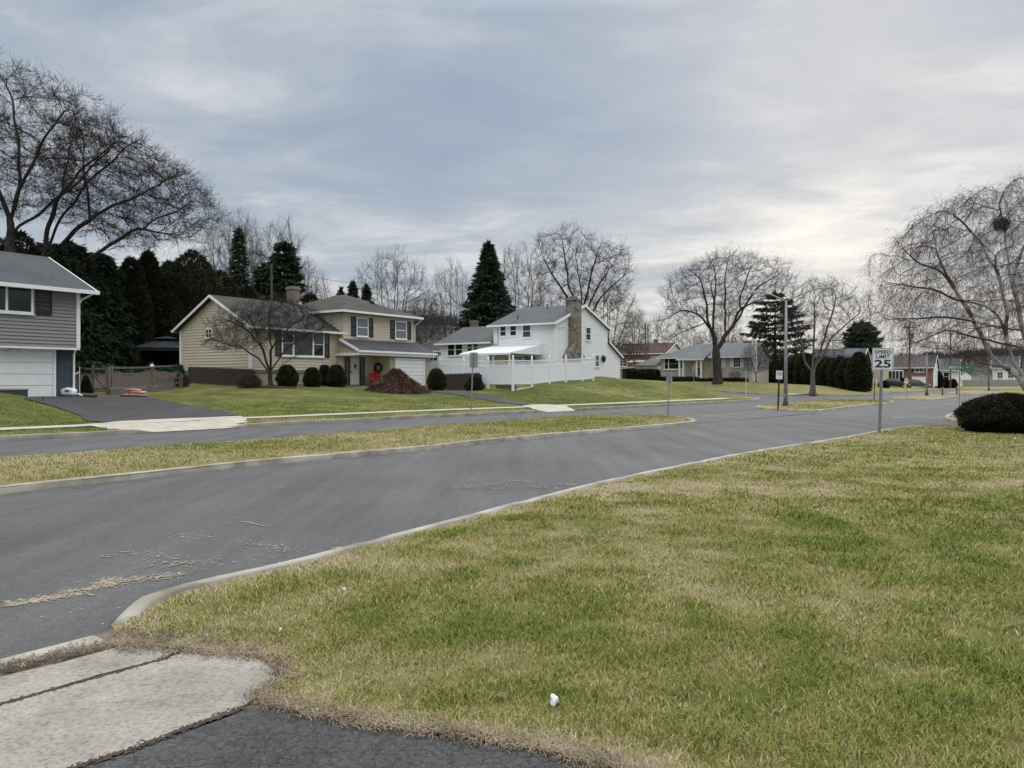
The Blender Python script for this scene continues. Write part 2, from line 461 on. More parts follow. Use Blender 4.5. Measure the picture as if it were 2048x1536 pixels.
MT['drive_old'] = asphalt('crazed_dark_asphalt', (.056, .056, .057), .2, 1.1, .55)
def slab(name):
    m, nt, b = new_mat(name); co = poco(nt)
    n1 = noise(nt, co, 1.3, 6, .65); n2 = noise(nt, co, 38, 4, .8); n3 = noise(nt, mapping(nt, co, (1, 1, 1), (0, 0, .6)), 7, 5, .7, .8)
    a = ramp(nt, n1.outputs[0], [(.3, (.165, .155, .135)), (.5, (.245, .23, .198)), (.7, (.335, .315, .27))]).outputs[0]
    p = ramp(nt, n3.outputs[0], [(.56, 1.), (.68, .62)]).outputs[0]
    q = ramp(nt, n2.outputs[0], [(.3, .45), (.5, 1.0), (.72, 1.3)]).outputs[0]
    k = ramp(nt, n1.outputs[0], [(.42, 1.), (.62, 0.)]).outputs[0]
    a2 = mixc(nt, 1.0, a, q, 'MULTIPLY')
    a3 = mixc(nt, 1.0, a2, p, 'MULTIPLY')
    nt.links.new(mixc(nt, k, a2, a3), b.inputs['Base Color']); b.inputs['Roughness'].default_value = .9
    bump(nt, b, n2.outputs[0], .35, .006)
    return m
MT['slab'] = slab('pitted_old_concrete')
MT['kerb'] = M_noise('weathered_kerb_concrete', (.15, .13, .105), (.30, .275, .235), 1.7, .9, .4, 40, c3=(.42, .395, .345), detail=8)
MT['kerb_dark'] = M_noise('dirty_kerb_concrete', (.15, .13, .11), (.32, .29, .25), 1.6, .9, .4, 40)
MT['dirt'] = M_noise('dark_soil_and_thatch', (.055, .043, .033), (.15, .12, .085), 9, .95, .6, 60, c3=(.22, .18, .13))
MT['mulch'] = M_noise('brown_mulch', (.03, .022, .018), (.08, .06, .048), 12, .95, .6, 40)
MT['stain'] = M_noise('worn_tan_road_patch', (.19, .165, .125), (.38, .325, .245), 24, .9, .2)
MT['linepaint'] = M_noise('worn_white_road_paint', (.30, .30, .30), (.42, .42, .42), 12, .8)
MT['seam'] = M_noise('dark_tar_seam', (.05, .051, .054), (.075, .076, .08), 8, .8)
MT['base'] = M_noise('far_ground_turf', (.07, .075, .03), (.13, .12, .06), .05, .95)
MT['hill'] = M_noise('bare_wooded_hillside', (.045, .040, .040), (.085, .075, .070), .08, .95, c3=(.06, .055, .05))
# ================================================================== terrain
def seg_dist(P, line):
    """distance of points (n,2) to a polyline"""
    P = np.asarray(P, float); L = np.asarray(line, float); best = np.full(len(P), 1e9)
    for a, b in zip(L[:-1], L[1:]):
        d = b - a; t = np.clip(((P - a) @ d) / max(d @ d, 1e-9), 0, 1)
        q = a + t[:, None] * d; best = np.minimum(best, np.hypot(*(P - q).T))
    return best
def inside(P, poly):
    P = np.asarray(P, float); x, y = P[:, 0], P[:, 1]; c = np.zeros(len(P), bool); n = len(poly)
    for i in range(n):
        x1, y1 = poly[i]; x2, y2 = poly[(i + 1) % n]
        if y1 == y2: continue
        k = ((y1 > y) != (y2 > y)) & (x < (x2 - x1) * (y - y1) / (y2 - y1) + x1); c ^= k
    return c
def densify(line, step):
    out = []
    for a, b in zip(line[:-1], line[1:]):
        L = math.hypot(b[0]-a[0], b[1]-a[1]); n = max(1, int(math.ceil(L / step)))
        for k in range(n): out.append((a[0]+(b[0]-a[0])*k/n, a[1]+(b[1]-a[1])*k/n))
    out.append(tuple(line[-1])); return out
def smooth_line(line, it=2):
    """corner cutting that keeps the ends"""
    for _ in range(it):
        o = [line[0]]
        for a, b in zip(line[:-1], line[1:]):
            o.append((a[0]*.75+b[0]*.25, a[1]*.75+b[1]*.25)); o.append((a[0]*.25+b[0]*.75, a[1]*.25+b[1]*.75))
        o.append(line[-1]); line = o
    return line
class TPS:
    def __init__(s, pts, lam=.5):
        p = np.array(pts, float); s.p = p[:, :2] / 10.0; n = len(p)
        A = np.zeros((n+3, n+3)); d = np.hypot(*(s.p[:, None, :] - s.p[None]).transpose(2, 0, 1))
        A[:n, :n] = s.k(d) + np.eye(n) * lam * .01
        A[:n, n] = 1; A[:n, n+1:] = s.p; A[n, :n] = 1; A[n+1:, :n] = s.p.T
        s.w = np.linalg.solve(A, np.concatenate([p[:, 2], [0, 0, 0]]))
    @staticmethod
    def k(d): return np.where(d > 1e-9, d * d * np.log(np.maximum(d, 1e-9)), 0)
    def __call__(s, x, y):
        q = np.stack([np.ravel(x), np.ravel(y)], 1).astype(float) / 10.0; o = np.empty(len(q)); n = len(s.p)
        for a in range(0, len(q), 20000):
            c = q[a:a+20000]; d = np.hypot(*(c[:, None, :] - s.p[None]).transpose(2, 0, 1))
            o[a:a+20000] = s.k(d) @ s.w[:n] + s.w[n] + c @ s.w[n+1:]
        return o
def along(p, d, s): return (p[0] + d[0]*s, p[1] + d[1]*s)
Dv, Nv = (DX, DY), (NX, NY)

# ---- kerb lines (ground points surveyed from the photograph)
kA = [G(*p) for p in [(-700,925),(-300,900.5),(0,882.2),(107,877),(228,870.7),(274,867),(380,861.5),(482,855.5),(520,853.5),(860,835.7),(960,831),(1090,825.3),(1158,821.5),(1290,814.5),(1380,809.7),(1480,804),(1512,802)]]
tipA = [G(1517, 800.6), G(1519.5, 799.2), G(1518, 798)]
sA = tipA[-1]
kA2 = [along(sA, Nv, s) for s in (2, 5, 10, 20, 40, 70)]
lineA = kA + tipA + kA2
polyA = lineA + [(-60, 330), (-260, 330), (-260, 10), kA[0]]
cB = (29.0, 83.4)
kB2 = [along(cB, Nv, s) for s in (70, 40, 20, 9, 4)]
kB = [(28.3, 83.2)] + [G(*p) for p in [(1600,791.6),(1640,792.2),(1690,793),(1720,792),(1760,788.2),(1820,784.2),(1870,781.6),(1960,779.8),(2080,779),(2500,778.6)]]
lineB = kB2 + kB
polyB = lineB + [(330, 330), (-40, 330)]
cC = G(1888, 838)
lineC = [along(cC, Dv, s) for s in (110, 60, 30, 10, 3)] + [G(1896, 833.3), cC, G(1890, 841), G(1899, 844.2), G(1918, 846)] 
lineC = lineC + [along(lineC[-1], (-NX, -NY), s) for s in (3, 10, 45)]
polyC = lineC + [(170, 20), (190, 130)]
kN = [G(*p) for p in [(222,1262),(250,1238),(285,1220),(380,1190),(560,1150),(700,1112),(840,1075),(960,1040),(1100,1003),(1200,975),(1340,945),(1480,915),(1620,893),(1720,874.5),(1775,864),(1810,858.6),(1860,856.3)]]
eN = kN[-1]
lineN = kN + [along(eN, (-NX, -NY), s) for s in (3, 8, 30)]
rimN = [G(*p, z=.08) for p in [(1300,1575),(1154,1531),(1113,1517),(976,1496),(873,1479),(737,1462),(628,1442),(585,1424),(535,1418),(522,1402),(556,1380),(572,1352),(556,1326),(500,1318),(440,1312),(380,1296),(330,1289),(255,1284)]]
polyN = lineN + [(42, -8), (2.2, -8), (2.2, 1.0)] + rimN
med1 = [G(*p) for p in [(1395,846.5),(1382,850),(1250,862),(1100,875),(935,891),(860,901),(670,918),(490,934),(230,964),(0,988),(-400,1031)]] + \
       [G(*p) for p in [(-400,955),(0,925),(152,916),(254,906),(482,891),(860,858.5),(1133,837),(1240,833.6),(1300,833.6),(1350,836.5),(1385,842)]]
med2 = [G(*p) for p in [(1512,815.5),(1516,818),(1540,820.6),(1600,823.6),(1625,824.4),(1660,821.6),(1700,815.6),(1740,811.4),(1780,808),(1788,806),(1782,804),(1740,801.6),(1700,801.2),(1640,803),(1590,808),(1530,812.6)]]
med3 = [G(*p) for p in [(1781,797.6),(1800,799.7),(1850,801.2),(1872,800.4),(1900,796.4),(1916,793.2),(1912,791.6),(1870,790.8),(1830,792.4),(1795,795.6)]]
med4 = [G(*p) for p in [(1892,788.8),(1935,790.7),(1970,788.2),(1996,785.6),(1985,783.8),(1950,781.6),(1915,783.6)]]

# ---- heights
def ptsA():
    o = [(x, y, .12) for x, y in densify(kA, 5.0)]
    L = densify(kA, 5.0)
    for (x, y) in L: o.append((x + NX*2.6, y + NY*2.6, .24))
    for px, py, Y in [(105,792,35),(-120,790,31.5),(0,787,30),(-60,776,31),(60,797,33),(160,838,29.5),(120,822,29.5),
                      (290,792,41),(215,792,40.5),(376,773,48.6),(503,772,49),(541,772,47.5),(690,774.5,53),(640,774,51),(590,773,50),
                      (722,786,48),(850,790,49.5),(790,780,54),(848,771,61),(873,781,56),(960,779,58),(915,779,60),
                      (1026,781.5,53),(1064,772,55.3),(1099,765.5,57.6),(1132,763.5,59.9),(1165,761,62),(1187,760.5,64.5),(1240,757.6,76),(1110,760,68),
                      (1300,760.5,68),(1340,763,67),(1380,771,67),(200,745,56),(300,738,62),(100,745,55),(975,777,56),(925,777,60),(-20,740,60)]:
        o.append(PZ(px, py, Y))
    for s in (1.0, 3, 6, 12, 25, 45): 
        q = along(sA, Nv, s); o.append((q[0], q[1], .12 + .075 * max(0, s - .5) if s < 20 else 1.6))
    for x, y, z in [(0,100,1.9),(-40,110,2.4),(-90,110,2.6),(-60,80,2.6),(-30,85,2.0),(0,150,2.2),(-100,200,3),(-200,100,2.5),(-150,40,1.6),(-90,45,1.7),(-240,300,4),(-60,320,4)]:
        o.append((x, y, z))
    return o
HA = TPS(ptsA())
def ptsB():
    o = [(x, y, .12) for x, y in densify(kB, 8.0)]
    for s, z in ((4, .35), (9, .62), (20, 1.1), (40, 1.6), (70, 1.9)):
        q = along(cB, Nv, s); o.append((q[0], q[1], z))
    for px, py, Y in [(1430,767,97),(1502,763,103),(1400,763,108),(1330,762.5,112),(1260,762,116),(1625,786,82),(1735,785,97),(1640,771,103),(1560,768,106),
                      (1780,774,125),(1760,779,112),(1830,777,143),(1865,778,143),(1900,774,160),(1950,770,170),(2048,769,170),(2200,769,170)]:
        o.append(PZ(px, py, Y))
    for x, y, z in [(40,140,1.6),(20,130,2),(60,140,1.0),(0,200,2.2),(90,250,1.4),(200,250,.8),(300,300,1.5),(40,310,2.5)]: o.append((x, y, z))
    return o
HB = TPS(ptsB())
pcv = lambda x, y: x * NX + y * NY
kNv = 5.55
def HD(x, y):
    """old driveway apron rising from the street"""
    w = np.maximum(0, 5.35 - pcv(np.asarray(x), np.asarray(y)))
    return np.minimum(.025 + .03 * w, .10)
def HN(x, y):
    x = np.asarray(x, float); y = np.asarray(y, float)
    u = x * DX + y * DY
    le = seg_dist(np.stack([x.ravel(), y.ravel()], 1), lineN).reshape(x.shape)
    l = .072 + .056 * np.clip(le / .7, 0, 1) + .05 * (fbm(x, y, .22, 5, 3) - .5) * np.clip(le / .7, 0, 1)
    t = np.clip((u - 2.2) / 1.6, 0, 1)
    d = seg_dist(np.stack([x.ravel(), y.ravel()], 1), rimN + [kN[0]]).reshape(x.shape)
    t2 = np.clip(d / .8, 0, 1); t = np.minimum(t, t2)
    return HD(x, y) + .012 + (l - HD(x, y) - .012) * t
def HM(x, y):
    P = np.stack([np.ravel(x), np.ravel(y)], 1); d = np.full(len(P), 9.)
    for m in (med1, med2, med3, med4): d = np.minimum(d, seg_dist(P, m + [m[0]]))
    return .10 + .085 * np.clip(d / .9, 0, 1) * np.clip(fbm(P[:, 0], P[:, 1], .35, 9, 3) * 1.3, 0, 1)
def Hroad(x, y):
    s = pcv(np.asarray(x), np.asarray(y)) - 20.2
    return .02 * np.maximum(0, s) + .03 * np.clip(s - 3, 0, 30)
def H(x, y):
    p = [(x, y)]
    if inside(p, polyA)[0]: return float(HA(x, y)[0])
    if inside(p, polyB)[0]: return float(HB(x, y)[0])
    if inside(p, polyN)[0]: return float(HN(np.array([x]), np.array([y]))[0])
    for m in (med1, med2, med3, med4):
        if inside(p, m)[0]: return .14
    if inside(p, polyC)[0]: return .12
    return 0.0
def hit(px, py, y0=2.0, y1=220.0):
    """where the view ray through a pixel meets the ground"""
    tx, tz = (px - 1024) / FPX, (py - HOR) / FPX
    Y = y0
    while Y < y1:
        if CAMH - tz * Y <= H(tx * Y, Y):
            a, b = Y - max(.05, Y * .01), Y
            for _ in range(14):
                c = (a + b) / 2
                if CAMH - tz * c <= H(tx * c, c): b = c
                else: a = c
            return Vector((tx * b, b, H(tx * b, b)))
        Y += max(.05, Y * .01)
    return Vector((tx * y1, y1, H(tx * y1, y1)))
def on(x, y): return Vector((x, y, H(x, y)))
def onpx(px, Y):
    x = (px - 1024) / FPX * Y; return Vector((x, Y, H(x, Y)))

# ---- sheets
def region(name, poly, spacing, zf, m, edge=None, dryf=None, kind='structure', jitter=.25, lod=None, extra=()):
    """a triangulated sheet filling an outline, with heights zf"""
    edge = edge or spacing
    B = densify(list(poly) + [poly[0]], edge)[:-1]
    b = np.array(B); lo, hi = b.min(0), b.max(0)
    grids = [(spacing, None)] if lod is None else lod
    pts = []
    for sp, rng_y in grids:
        xs = np.arange(lo[0], hi[0], sp); ys = np.arange(lo[1], hi[1], sp)
        g = np.stack(np.meshgrid(xs, ys), -1).reshape(-1, 2) + (rng.random((len(xs)*len(ys), 2)) - .5) * sp * jitter
        if rng_y is not None:
            r = np.hypot(g[:, 0], g[:, 1]); g = g[(r >= rng_y[0]) & (r < rng_y[1])]
        g = g[inside(g, B)]
        pts.append(g[seg_dist(g, B + [B[0]]) > min(sp, edge) * .45] if len(g) else g)
    g = np.concatenate(pts)
    if len(extra):
        ex = np.array(extra); ex = ex[inside(ex, B)]; ex = ex[seg_dist(ex, B + [B[0]]) > .05]
        if len(g): g = g[seg_dist(g, list(map(tuple, ex))) > .12]
        g = np.concatenate([g, ex])
    allv = [Vector(p) for p in np.concatenate([b, g])]
    nb = len(B)
    res = delaunay_2d_cdt(allv, [(i, (i + 1) % nb) for i in range(nb)], [], 1, 1e-5)
    V = np.array([tuple(v) for v in res[0]]); F = [f for f in res[2]]
    z = zf(V[:, 0], V[:, 1])
    F = np.array([f for f in F if len(f) == 3])
    a, b_, c = V[F[:, 0]], V[F[:, 1]], V[F[:, 2]]
    cr = (b_[:, 0]-a[:, 0])*(c[:, 1]-a[:, 1]) - (b_[:, 1]-a[:, 1])*(c[:, 0]-a[:, 0])
    F[cr < 0] = F[cr < 0][:, ::-1]
    me = np_mesh(name, np.column_stack([V, z]), [F], smooth=True)
    if dryf is not None:
        at = me.attributes.new('dry', 'FLOAT', 'POINT'); at.data.foreach_set('value', dryf(V[:, 0], V[:, 1]).astype(np.float32))
    return tag(link(name, me, m), kind=kind)

def dryA(x, y):
    d = seg_dist(np.stack([x, y], 1), lineA)
    v = pcv(x, y); u = x*DX + y*DY
    base = .19 + .60 * (fbm(x, y, .16, 3, 4) - .42) + .50 * (fbm(x, y, .9, 31, 3) - .5)
    return base + .22 * np.clip(1 - d / 2.2, 0, 1) + .22 * np.clip((u - 55) / 15, 0, 1)
def dryB(x, y): return .50 + .5 * (fbm(x, y, .14, 12, 4) - .5)
def dryM(x, y):
    return .60 + .75 * (fbm(x, y, .33, 21, 4) - .5)
def dryN(x, y):
    P = np.stack([x, y], 1)
    e = seg_dist(P, lineN); r = seg_dist(P, rimN)
    base = .55 + .46 * (fbm(x, y, .6, 41, 4) - .5) + .55 * (fbm(x, y, 2.3, 51, 3) - .5)
    Y = np.maximum(y, 1)
    far = np.clip((np.hypot(x, y) - 9) / 9, 0, 1)
    base = base + .05 * far - .10 * (1 - far) * np.clip((x - 1.0) / 2, 0, 1)
    band = np.exp(-((y - 10.8 - .12 * x) / .9) ** 2) * .25      # a trodden, straw-coloured strip across the lawn
    return base + .30 * np.clip(1 - e / .6, 0, 1) ** 1.5 + .36 * np.clip(1 - r / .3, 0, 1) + band * .6

def hp(px, py): p = hit(px, py); return (p.x, p.y)
def run_at(line, p):
    s = 0; best = (1e9, 0)
    for a, b in zip(line[:-1], line[1:]):
        L = math.hypot(b[0]-a[0], b[1]-a[1])
        for k in range(21):
            q = (a[0]+(b[0]-a[0])*k/20, a[1]+(b[1]-a[1])*k/20); d = math.hypot(q[0]-p[0], q[1]-p[1])
            if d < best[0]: best = (d, s + L * k / 20)
        s += L
    return best[1]
def kseg(p, q):
    L = densify(kA, .5); s0, s1 = run_at(kA, p), run_at(kA, q); o = []; s = 0
    for a, b in zip(L[:-1], L[1:]):
        if s0 <= s <= s1: o.append((a[0] - NX*.03, a[1] - NY*.03))
        s += math.hypot(b[0]-a[0], b[1]-a[1])
    return o
ap1 = kseg(G(272, 867.3), G(486, 855.6)) + [hp(*p) for p in [(497, 840.5), (480, 833), (400, 836.5), (300, 840), (205, 848), (170, 851.5), (218, 856), (262, 862)]]
ap2 = kseg(G(1088, 825.4), G(1158, 821.6)) + [hp(*p) for p in [(1150, 817), (1130, 811.5), (1100, 809.6), (1060, 810), (1044, 812.5), (1075, 819), (1085, 823)]]
APR = [ap1, ap2]
def HAP(x, y): return np.minimum(HA(x, y) + .03, .016 + .125 * np.maximum(0, seg_dist(np.stack([x, y], 1), kA)))
def HAcut(x, y):
    z = HA(x, y); P = np.stack([x, y], 1); m = np.zeros(len(z), bool)
    for a in APR: m |= inside(P, a)
    z[m] = np.minimum(z[m], HAP(x[m], y[m]) - .05); return z
def make_ground():
    g = MB(); g.face([(-1500, -300, -.12), (1500, -300, -.12), (1500, 1800, -.12), (-1500, 1800, -.12)])
    tag(g.build('ground', MT['base']), kind='structure')
    road = [(-70, -6), (60, -40), (330, 60), (330, 330), (20, 330), (-10, 120), (-70, 60)]
    road = [(-60, -40), (120, -40), (330, 60), (330, 160), (60, 160), (14, 74), (-60, 44)]
    region('street_road', road, 6.0, lambda x, y: np.zeros_like(x), MT['road'])
    sc = [along(sA, (DX, DY), -1.0), along(along(sA, (DX, DY), -1.0), Nv, 75), along(along(cB, Dv, 1.0), Nv, 75), along(cB, Dv, 1.0)]
    region('side_road', sc, 2.5, lambda x, y: Hroad(x, y) + .006, MT['road'])
    region('lawn', polyA, 2.0, HAcut, MT['lawn'], extra=[p for a in APR for p in densify(a + [a[0]], .4)], edge=1.0, dryf=dryA, lod=[(.6, (15, 50)), (1.2, (50, 90)), (5.0, (90, 500))])
    region('lawn', polyB, 3.0, HB, MT['lawn'], edge=1.5, dryf=dryB, lod=[(1.5, (60, 130)), (6, (130, 500))])
    region('lawn', polyC, 4.0, lambda x, y: np.full_like(x, .115), MT['lawn'], edge=2.0, dryf=dryB)
    region('lawn', polyN, .4, HN, MT['lawn'], edge=.15, dryf=dryN, lod=[(.12, (0, 7)), (.25, (7, 14)), (.5, (14, 60))])
    for m_ in (med1, med2, med3, med4):
        region('median_strip', smooth_line(m_, 1), .5 if m_ is med1 else .8, HM, MT['lawn'], edge=.4, dryf=dryM)
make_ground()

def kerb(name, line, mat, h=.13, w=.16, side=1, closed=False, zf=None, drops=()):
    """stone edge swept along a line; side=+1: body lies to the left of the travel direction; drops: list of (start, end, height) fractions in metres"""
    L = densify(line, .35)
    if closed: L = L[:-1] if L[0] == L[-1] else L
    n = len(L); V = []; S = 0; run = [0]
    for a, b in zip(L[:-1], L[1:]): run.append(run[-1] + math.hypot(b[0]-a[0], b[1]-a[1]))
    for i, p in enumerate(L):
        a = L[(i - 1) % n] if closed or i > 0 else L[i]; b = L[(i + 1) % n] if closed or i < n - 1 else L[i]
        t = Vector((b[0]-a[0], b[1]-a[1])); t.normalize(); nv = Vector((-t.y, t.x)) * side
        z0 = zf(np.array([p[0]]), np.array([p[1]]))[0] if zf else 0.0
        hh = h
        for (s0, s1, h1) in drops:
            k = min(max((run[i] - s0) / .8, 0), max((s1 - run[i]) / .8, 0), 1) if s0 < run[i] < s1 else 0
            hh = hh + (h1 - hh) * k
        hh += .012 * (float(vnoise(run[i] * 1.3, 0.3, 77)) - .5)
        wob = .02 * (float(vnoise(run[i] * .9, 3.3, 78)) - .5)
        gap = 1 if (int(run[i] / 3.0) != int((run[i] + .34) / 3.0)) else 0
        hh -= gap * .012
        q = Vector(p) + nv * wob
        for off, z in ((-.01, -.05), (0.0, hh - .025), (.03, hh), (w, hh), (w, -.05)):
            c = q + nv * off; V.append((c.x, c.y, z0 + z))
    F = []
    for i in range(n if closed else n - 1):
        a = i * 5; b = ((i + 1) % n) * 5
        for k in range(4): F.append((a + k, b + k, b + k + 1, a + k + 1))
    me = np_mesh(name, V, [np.array(F)] + ([] if closed else [np.array([[0, 1, 2, 3, 4], [5*n-1, 5*n-2, 5*n-3, 5*n-4, 5*n-5]])]))
    return tag(link(name, me, mat), kind='structure')

dA = [(run_at(lineA, G(262, 867.5)), run_at(lineA, G(496, 854.5)), .012), (run_at(lineA, G(1078, 825.6)), run_at(lineA, G(1164, 821.3)), .012)]
zA = lambda x, y: np.where(pcv(x, y) > 20.2, HA(x, y) - .12, 0) * (np.hypot(x - sA[0], y - sA[1]) < 80)
kerb('kerb', kA + tipA, MT['kerb_dark'], .15, .17, 1, drops=dA)
kerb('kerb', [tipA[-1]] + kA2[:4], MT['kerb_dark'], .13, .17, 1, zf=lambda x, y: HA(x, y) - .12)
kerb('kerb', kB2 + kB[:1], MT['kerb_dark'], .13, .17, 1, zf=lambda x, y: HB(x, y) - .12)
kerb('kerb', kB, MT['kerb_dark'], .13, .17, 1)
kerb('kerb', smooth_line(lineC, 1), MT['kerb'], .13, .18, 1)
kerb('kerb', smooth_line(lineN, 1), MT['kerb'], .118, .15, -1, drops=[(-2, .42, .02)])
for m_ in (med1, med2, med3, med4):
    a = sum(m_[i][0]*m_[(i+1) % len(m_)][1] - m_[(i+1) % len(m_)][0]*m_[i][1] for i in range(len(m_)))
    kerb('kerb', smooth_line(m_ + [m_[0]], 1)[:-1], MT['kerb'], .12, .15, 1 if a > 0 else -1, closed=True)

# ---- pavement, aprons and driveways on the far side
def offset_line(line, w):
    o = []
    for i, p in enumerate(line):
        a = line[max(i-1, 0)]; b = line[min(i+1, len(line)-1)]
        t = Vector((b[0]-a[0], b[1]-a[1])).normalized(); o.append((p[0]-t.y*w, p[1]+t.x*w))
    return o
drape = lambda h: (lambda x, y: HA(x, y) + h)
sk = densify(kA, 2.0)
w1, w2 = offset_line(sk, 1.75), offset_line(sk, 2.4)
region('sidewalk', w1 + w2[::-1], 1.0, drape(.02), MT['concrete'], edge=.5)
region('driveway_apron', ap1, .7, HAP, MT['concrete'], edge=.4)
region('driveway', [hp(*p) for p in [(205, 847), (300, 839.5), (400, 836), (484, 831.5), (440, 822), (400, 815), (350, 806), (310, 798), (291, 793), (230, 794), (190, 795), (100, 795), (60, 796), (45, 797), (100, 812), (160, 832)]], .8, drape(.035), MT['drive'], edge=.5)
region('driveway_apron', ap2, .7, HAP, MT['concrete'], edge=.4)
region('driveway', [hp(*p) for p in [(1046, 811), (1062, 808.5), (1020, 800), (980, 792), (940, 785.5), (905, 781.8), (880, 781), (864, 780), (858, 784), (880, 785.5), (910, 790), (950, 797), (1000, 805)]], .7, drape(.035), MT['drive'], edge=.5)
region('driveway_apron', [hp(*p) for p in [(1567, 790), (1600, 791), (1622, 790.5), (1606, 787.8), (1580, 787)]], 1.0, lambda x, y: HB(x, y) + .03, MT['concrete'], edge=.6)

# ---- the old driveway at the camera's feet
def hd(px, py, z=.07): 
    z = .05
    for _ in range(4):
        q = G(px, py, z); z = float(HD(q[0], q[1]))
    return G(px, py, z)
region('soil_strip', [hd(*p) for p in [(-500, 1450), (-260, 1400), (0, 1328), (185, 1275), (222, 1262), (300, 1262), (420, 1290), (560, 1310), (640, 1345), (620, 1390), (640, 1440), (1000, 1500), (1300, 1560), (1300, 1620), (-500, 1900)]], .15,
       lambda x, y: HD(x, y) + .008 + .012 * (fbm(x, y, 9, 3, 3) - .3), MT['dirt'], edge=.12)
lowk = [hd(*p) for p in [(-500, 1432), (-260, 1388), (0, 1322), (100, 1296), (180, 1275)]]
kerb('kerb', lowk, MT['kerb'], .058, .20, -1)
zs = lambda x, y: HD(x, y) + .024
slab1 = [hd(*p) for p in [(-420, 1500), (-200, 1440), (0, 1362), (120, 1334), (230, 1303), (330, 1291), (372, 1294), (330, 1324), (200, 1357), (100, 1387), (0, 1416), (-420, 1560)]]
slab2 = [hd(*p) for p in [(-420, 1570), (0, 1420), (100, 1390), (200, 1360), (330, 1326.5), (380, 1302), (440, 1314), (520, 1328), (545, 1348), (550, 1368), (530, 1392), (488, 1421), (454, 1438), (349, 1477), (251, 1512), (100, 1562), (-100, 1620), (-420, 1720)]]
region('driveway_slab', slab1, .12, zs, MT['slab'], edge=.06)
region('driveway_slab', slab2, .12, zs, MT['slab'], edge=.06)
region('driveway', [hd(*p) for p in [(-150, 1645), (100, 1568), (254, 1515), (352, 1480), (457, 1442), (490, 1427), (572, 1424), (628, 1443), (680, 1449), (737, 1465), (800, 1472), (873, 1482), (930, 1487), (976, 1499), (1040, 1505), (1113, 1520), (1154, 1534), (1300, 1580), (1300, 1900), (-150, 1900)]], .12,
       lambda x, y: HD(x, y) + .021 + .006 * (fbm(x, y, 3, 8, 3) - .5), MT['drive_old'], edge=.06)

# ---- wear and marks on the street
def blobs(name, items, m, z=.008, zf=None):
    V, F = [], []
    for kz, (x, y, rx, ry, a) in enumerate(items):
        n = 7; z += .0000015; i0 = len(V); V.append((x, y, z))
        for k in range(n):
            t = 2 * math.pi * k / n; r = .65 + .7 * random.random()
            dx, dy = rx * r * math.cos(t), ry * r * math.sin(t)
            V.append((x + dx*math.cos(a) - dy*math.sin(a), y + dx*math.sin(a) + dy*math.cos(a), z))
        for k in range(n): F.append((i0, i0 + 1 + k, i0 + 1 + (k + 1) % n))
    if zf: V = np.array(V); V[:, 2] += zf(V[:, 0], V[:, 1])
    return tag(link(name, np_mesh(name, V, [np.array(F)]), m), kind='structure')
def scatter_px(lst):
    o = []
    for (x0, y0, x1, y1, n, spread, size) in lst:
        for _ in range(n):
            t = random.random(); px = x0 + (x1-x0)*t + random.gauss(0, spread); py = y0 + (y1-y0)*t + random.gauss(0, spread*.32)
            g = G(px, py); s = size * (.35 + 1.1*random.random()**2)
            o.append((g[0], g[1], s * 1.6, s * .55, YAW + random.gauss(0, .35)))
    return o
def wear(tracks, n, name, m, z0, size):
    """scuffed flecks gathered along tracks, thinning out sideways"""
    it = []
    tot = sum(t[4] for t in tracks)
    for (x0, y0, x1, y1, wt, spread) in tracks:
        ga, gb = G(x0, y0), G(x1, y1)
        for _ in range(int(n * wt / tot)):
            t = random.random(); k = float(vnoise(t * 9 + x0, .5, 3)); 
            if random.random() > .25 + k: continue
            c = random.gauss(0, 1) * spread * (.35 + k)
            x = ga[0] + (gb[0]-ga[0])*t + random.gauss(0, spread*.3) - c * DY * .6; y = ga[1] + (gb[1]-ga[1])*t + c * DX * .6 + random.gauss(0, spread*.2)
            s = size * (.25 + 1.5 * random.random() ** 4); it.append((x, y, s * (1 + random.random()), s * .6, YAW + random.gauss(0, .5)))
    return blobs(name, it, m, z0)
wear([(8, 1211, 130, 1192, 9, .10), (130, 1192, 225, 1165, 8, .13), (225, 1165, 365, 1148, 6, .12), (190, 1170, 230, 1158, 3, .12), (235, 1108, 365, 1112, 3, .3), (350, 1075, 420, 1070, 2, .3),
      (488, 1044, 528, 1053, 2, .05), (500, 1090, 590, 1100, 4, .3), (676, 1098, 710, 1098, 1.5, .10), (905, 976, 1005, 967, 5, .16), (1015, 962, 1070, 964, 2, .12), (1115, 968, 1225, 975, 3, .14), (320, 1130, 430, 1125, 2, .3)], 5200, 'road_wear', MT['stain'], .0048, .011)
wear([(890, 978, 1240, 972, 6, .35)], 500, 'road_wear', MT['scuff'], .0042, .026)
wear([(0, 1250, 600, 1120, 5, .8), (600, 1100, 1300, 950, 6, .9), (1250, 900, 1500, 880, 2, 1.0), (300, 1010, 1000, 930, 3, 1.2)], 900, 'road_wear', MT['linepaint'], .0045, .007)
jd = []
for (a, b, n_, sp_) in [((0, 1418), (330, 1325), 500, .012), ((330, 1325), (380, 1300), 90, .02), ((254, 1513), (488, 1424), 420, .014), ((100, 1564), (254, 1513), 200, .014), ((0, 1352), (230, 1298), 420, .03), ((230, 1296), (370, 1292), 200, .03), ((0, 1345), (190, 1292), 300, .05)]:
    p, q = hd(*a), hd(*b)
    for _ in range(n_):
        t = random.random(); jd.append((p[0]+(q[0]-p[0])*t + random.gauss(0, sp_), p[1]+(q[1]-p[1])*t + random.gauss(0, sp_), .010*(.3+random.random()), .005, random.random()*3))
blobs('joint_dirt', jd, MT['mulch'], .0255, HD)
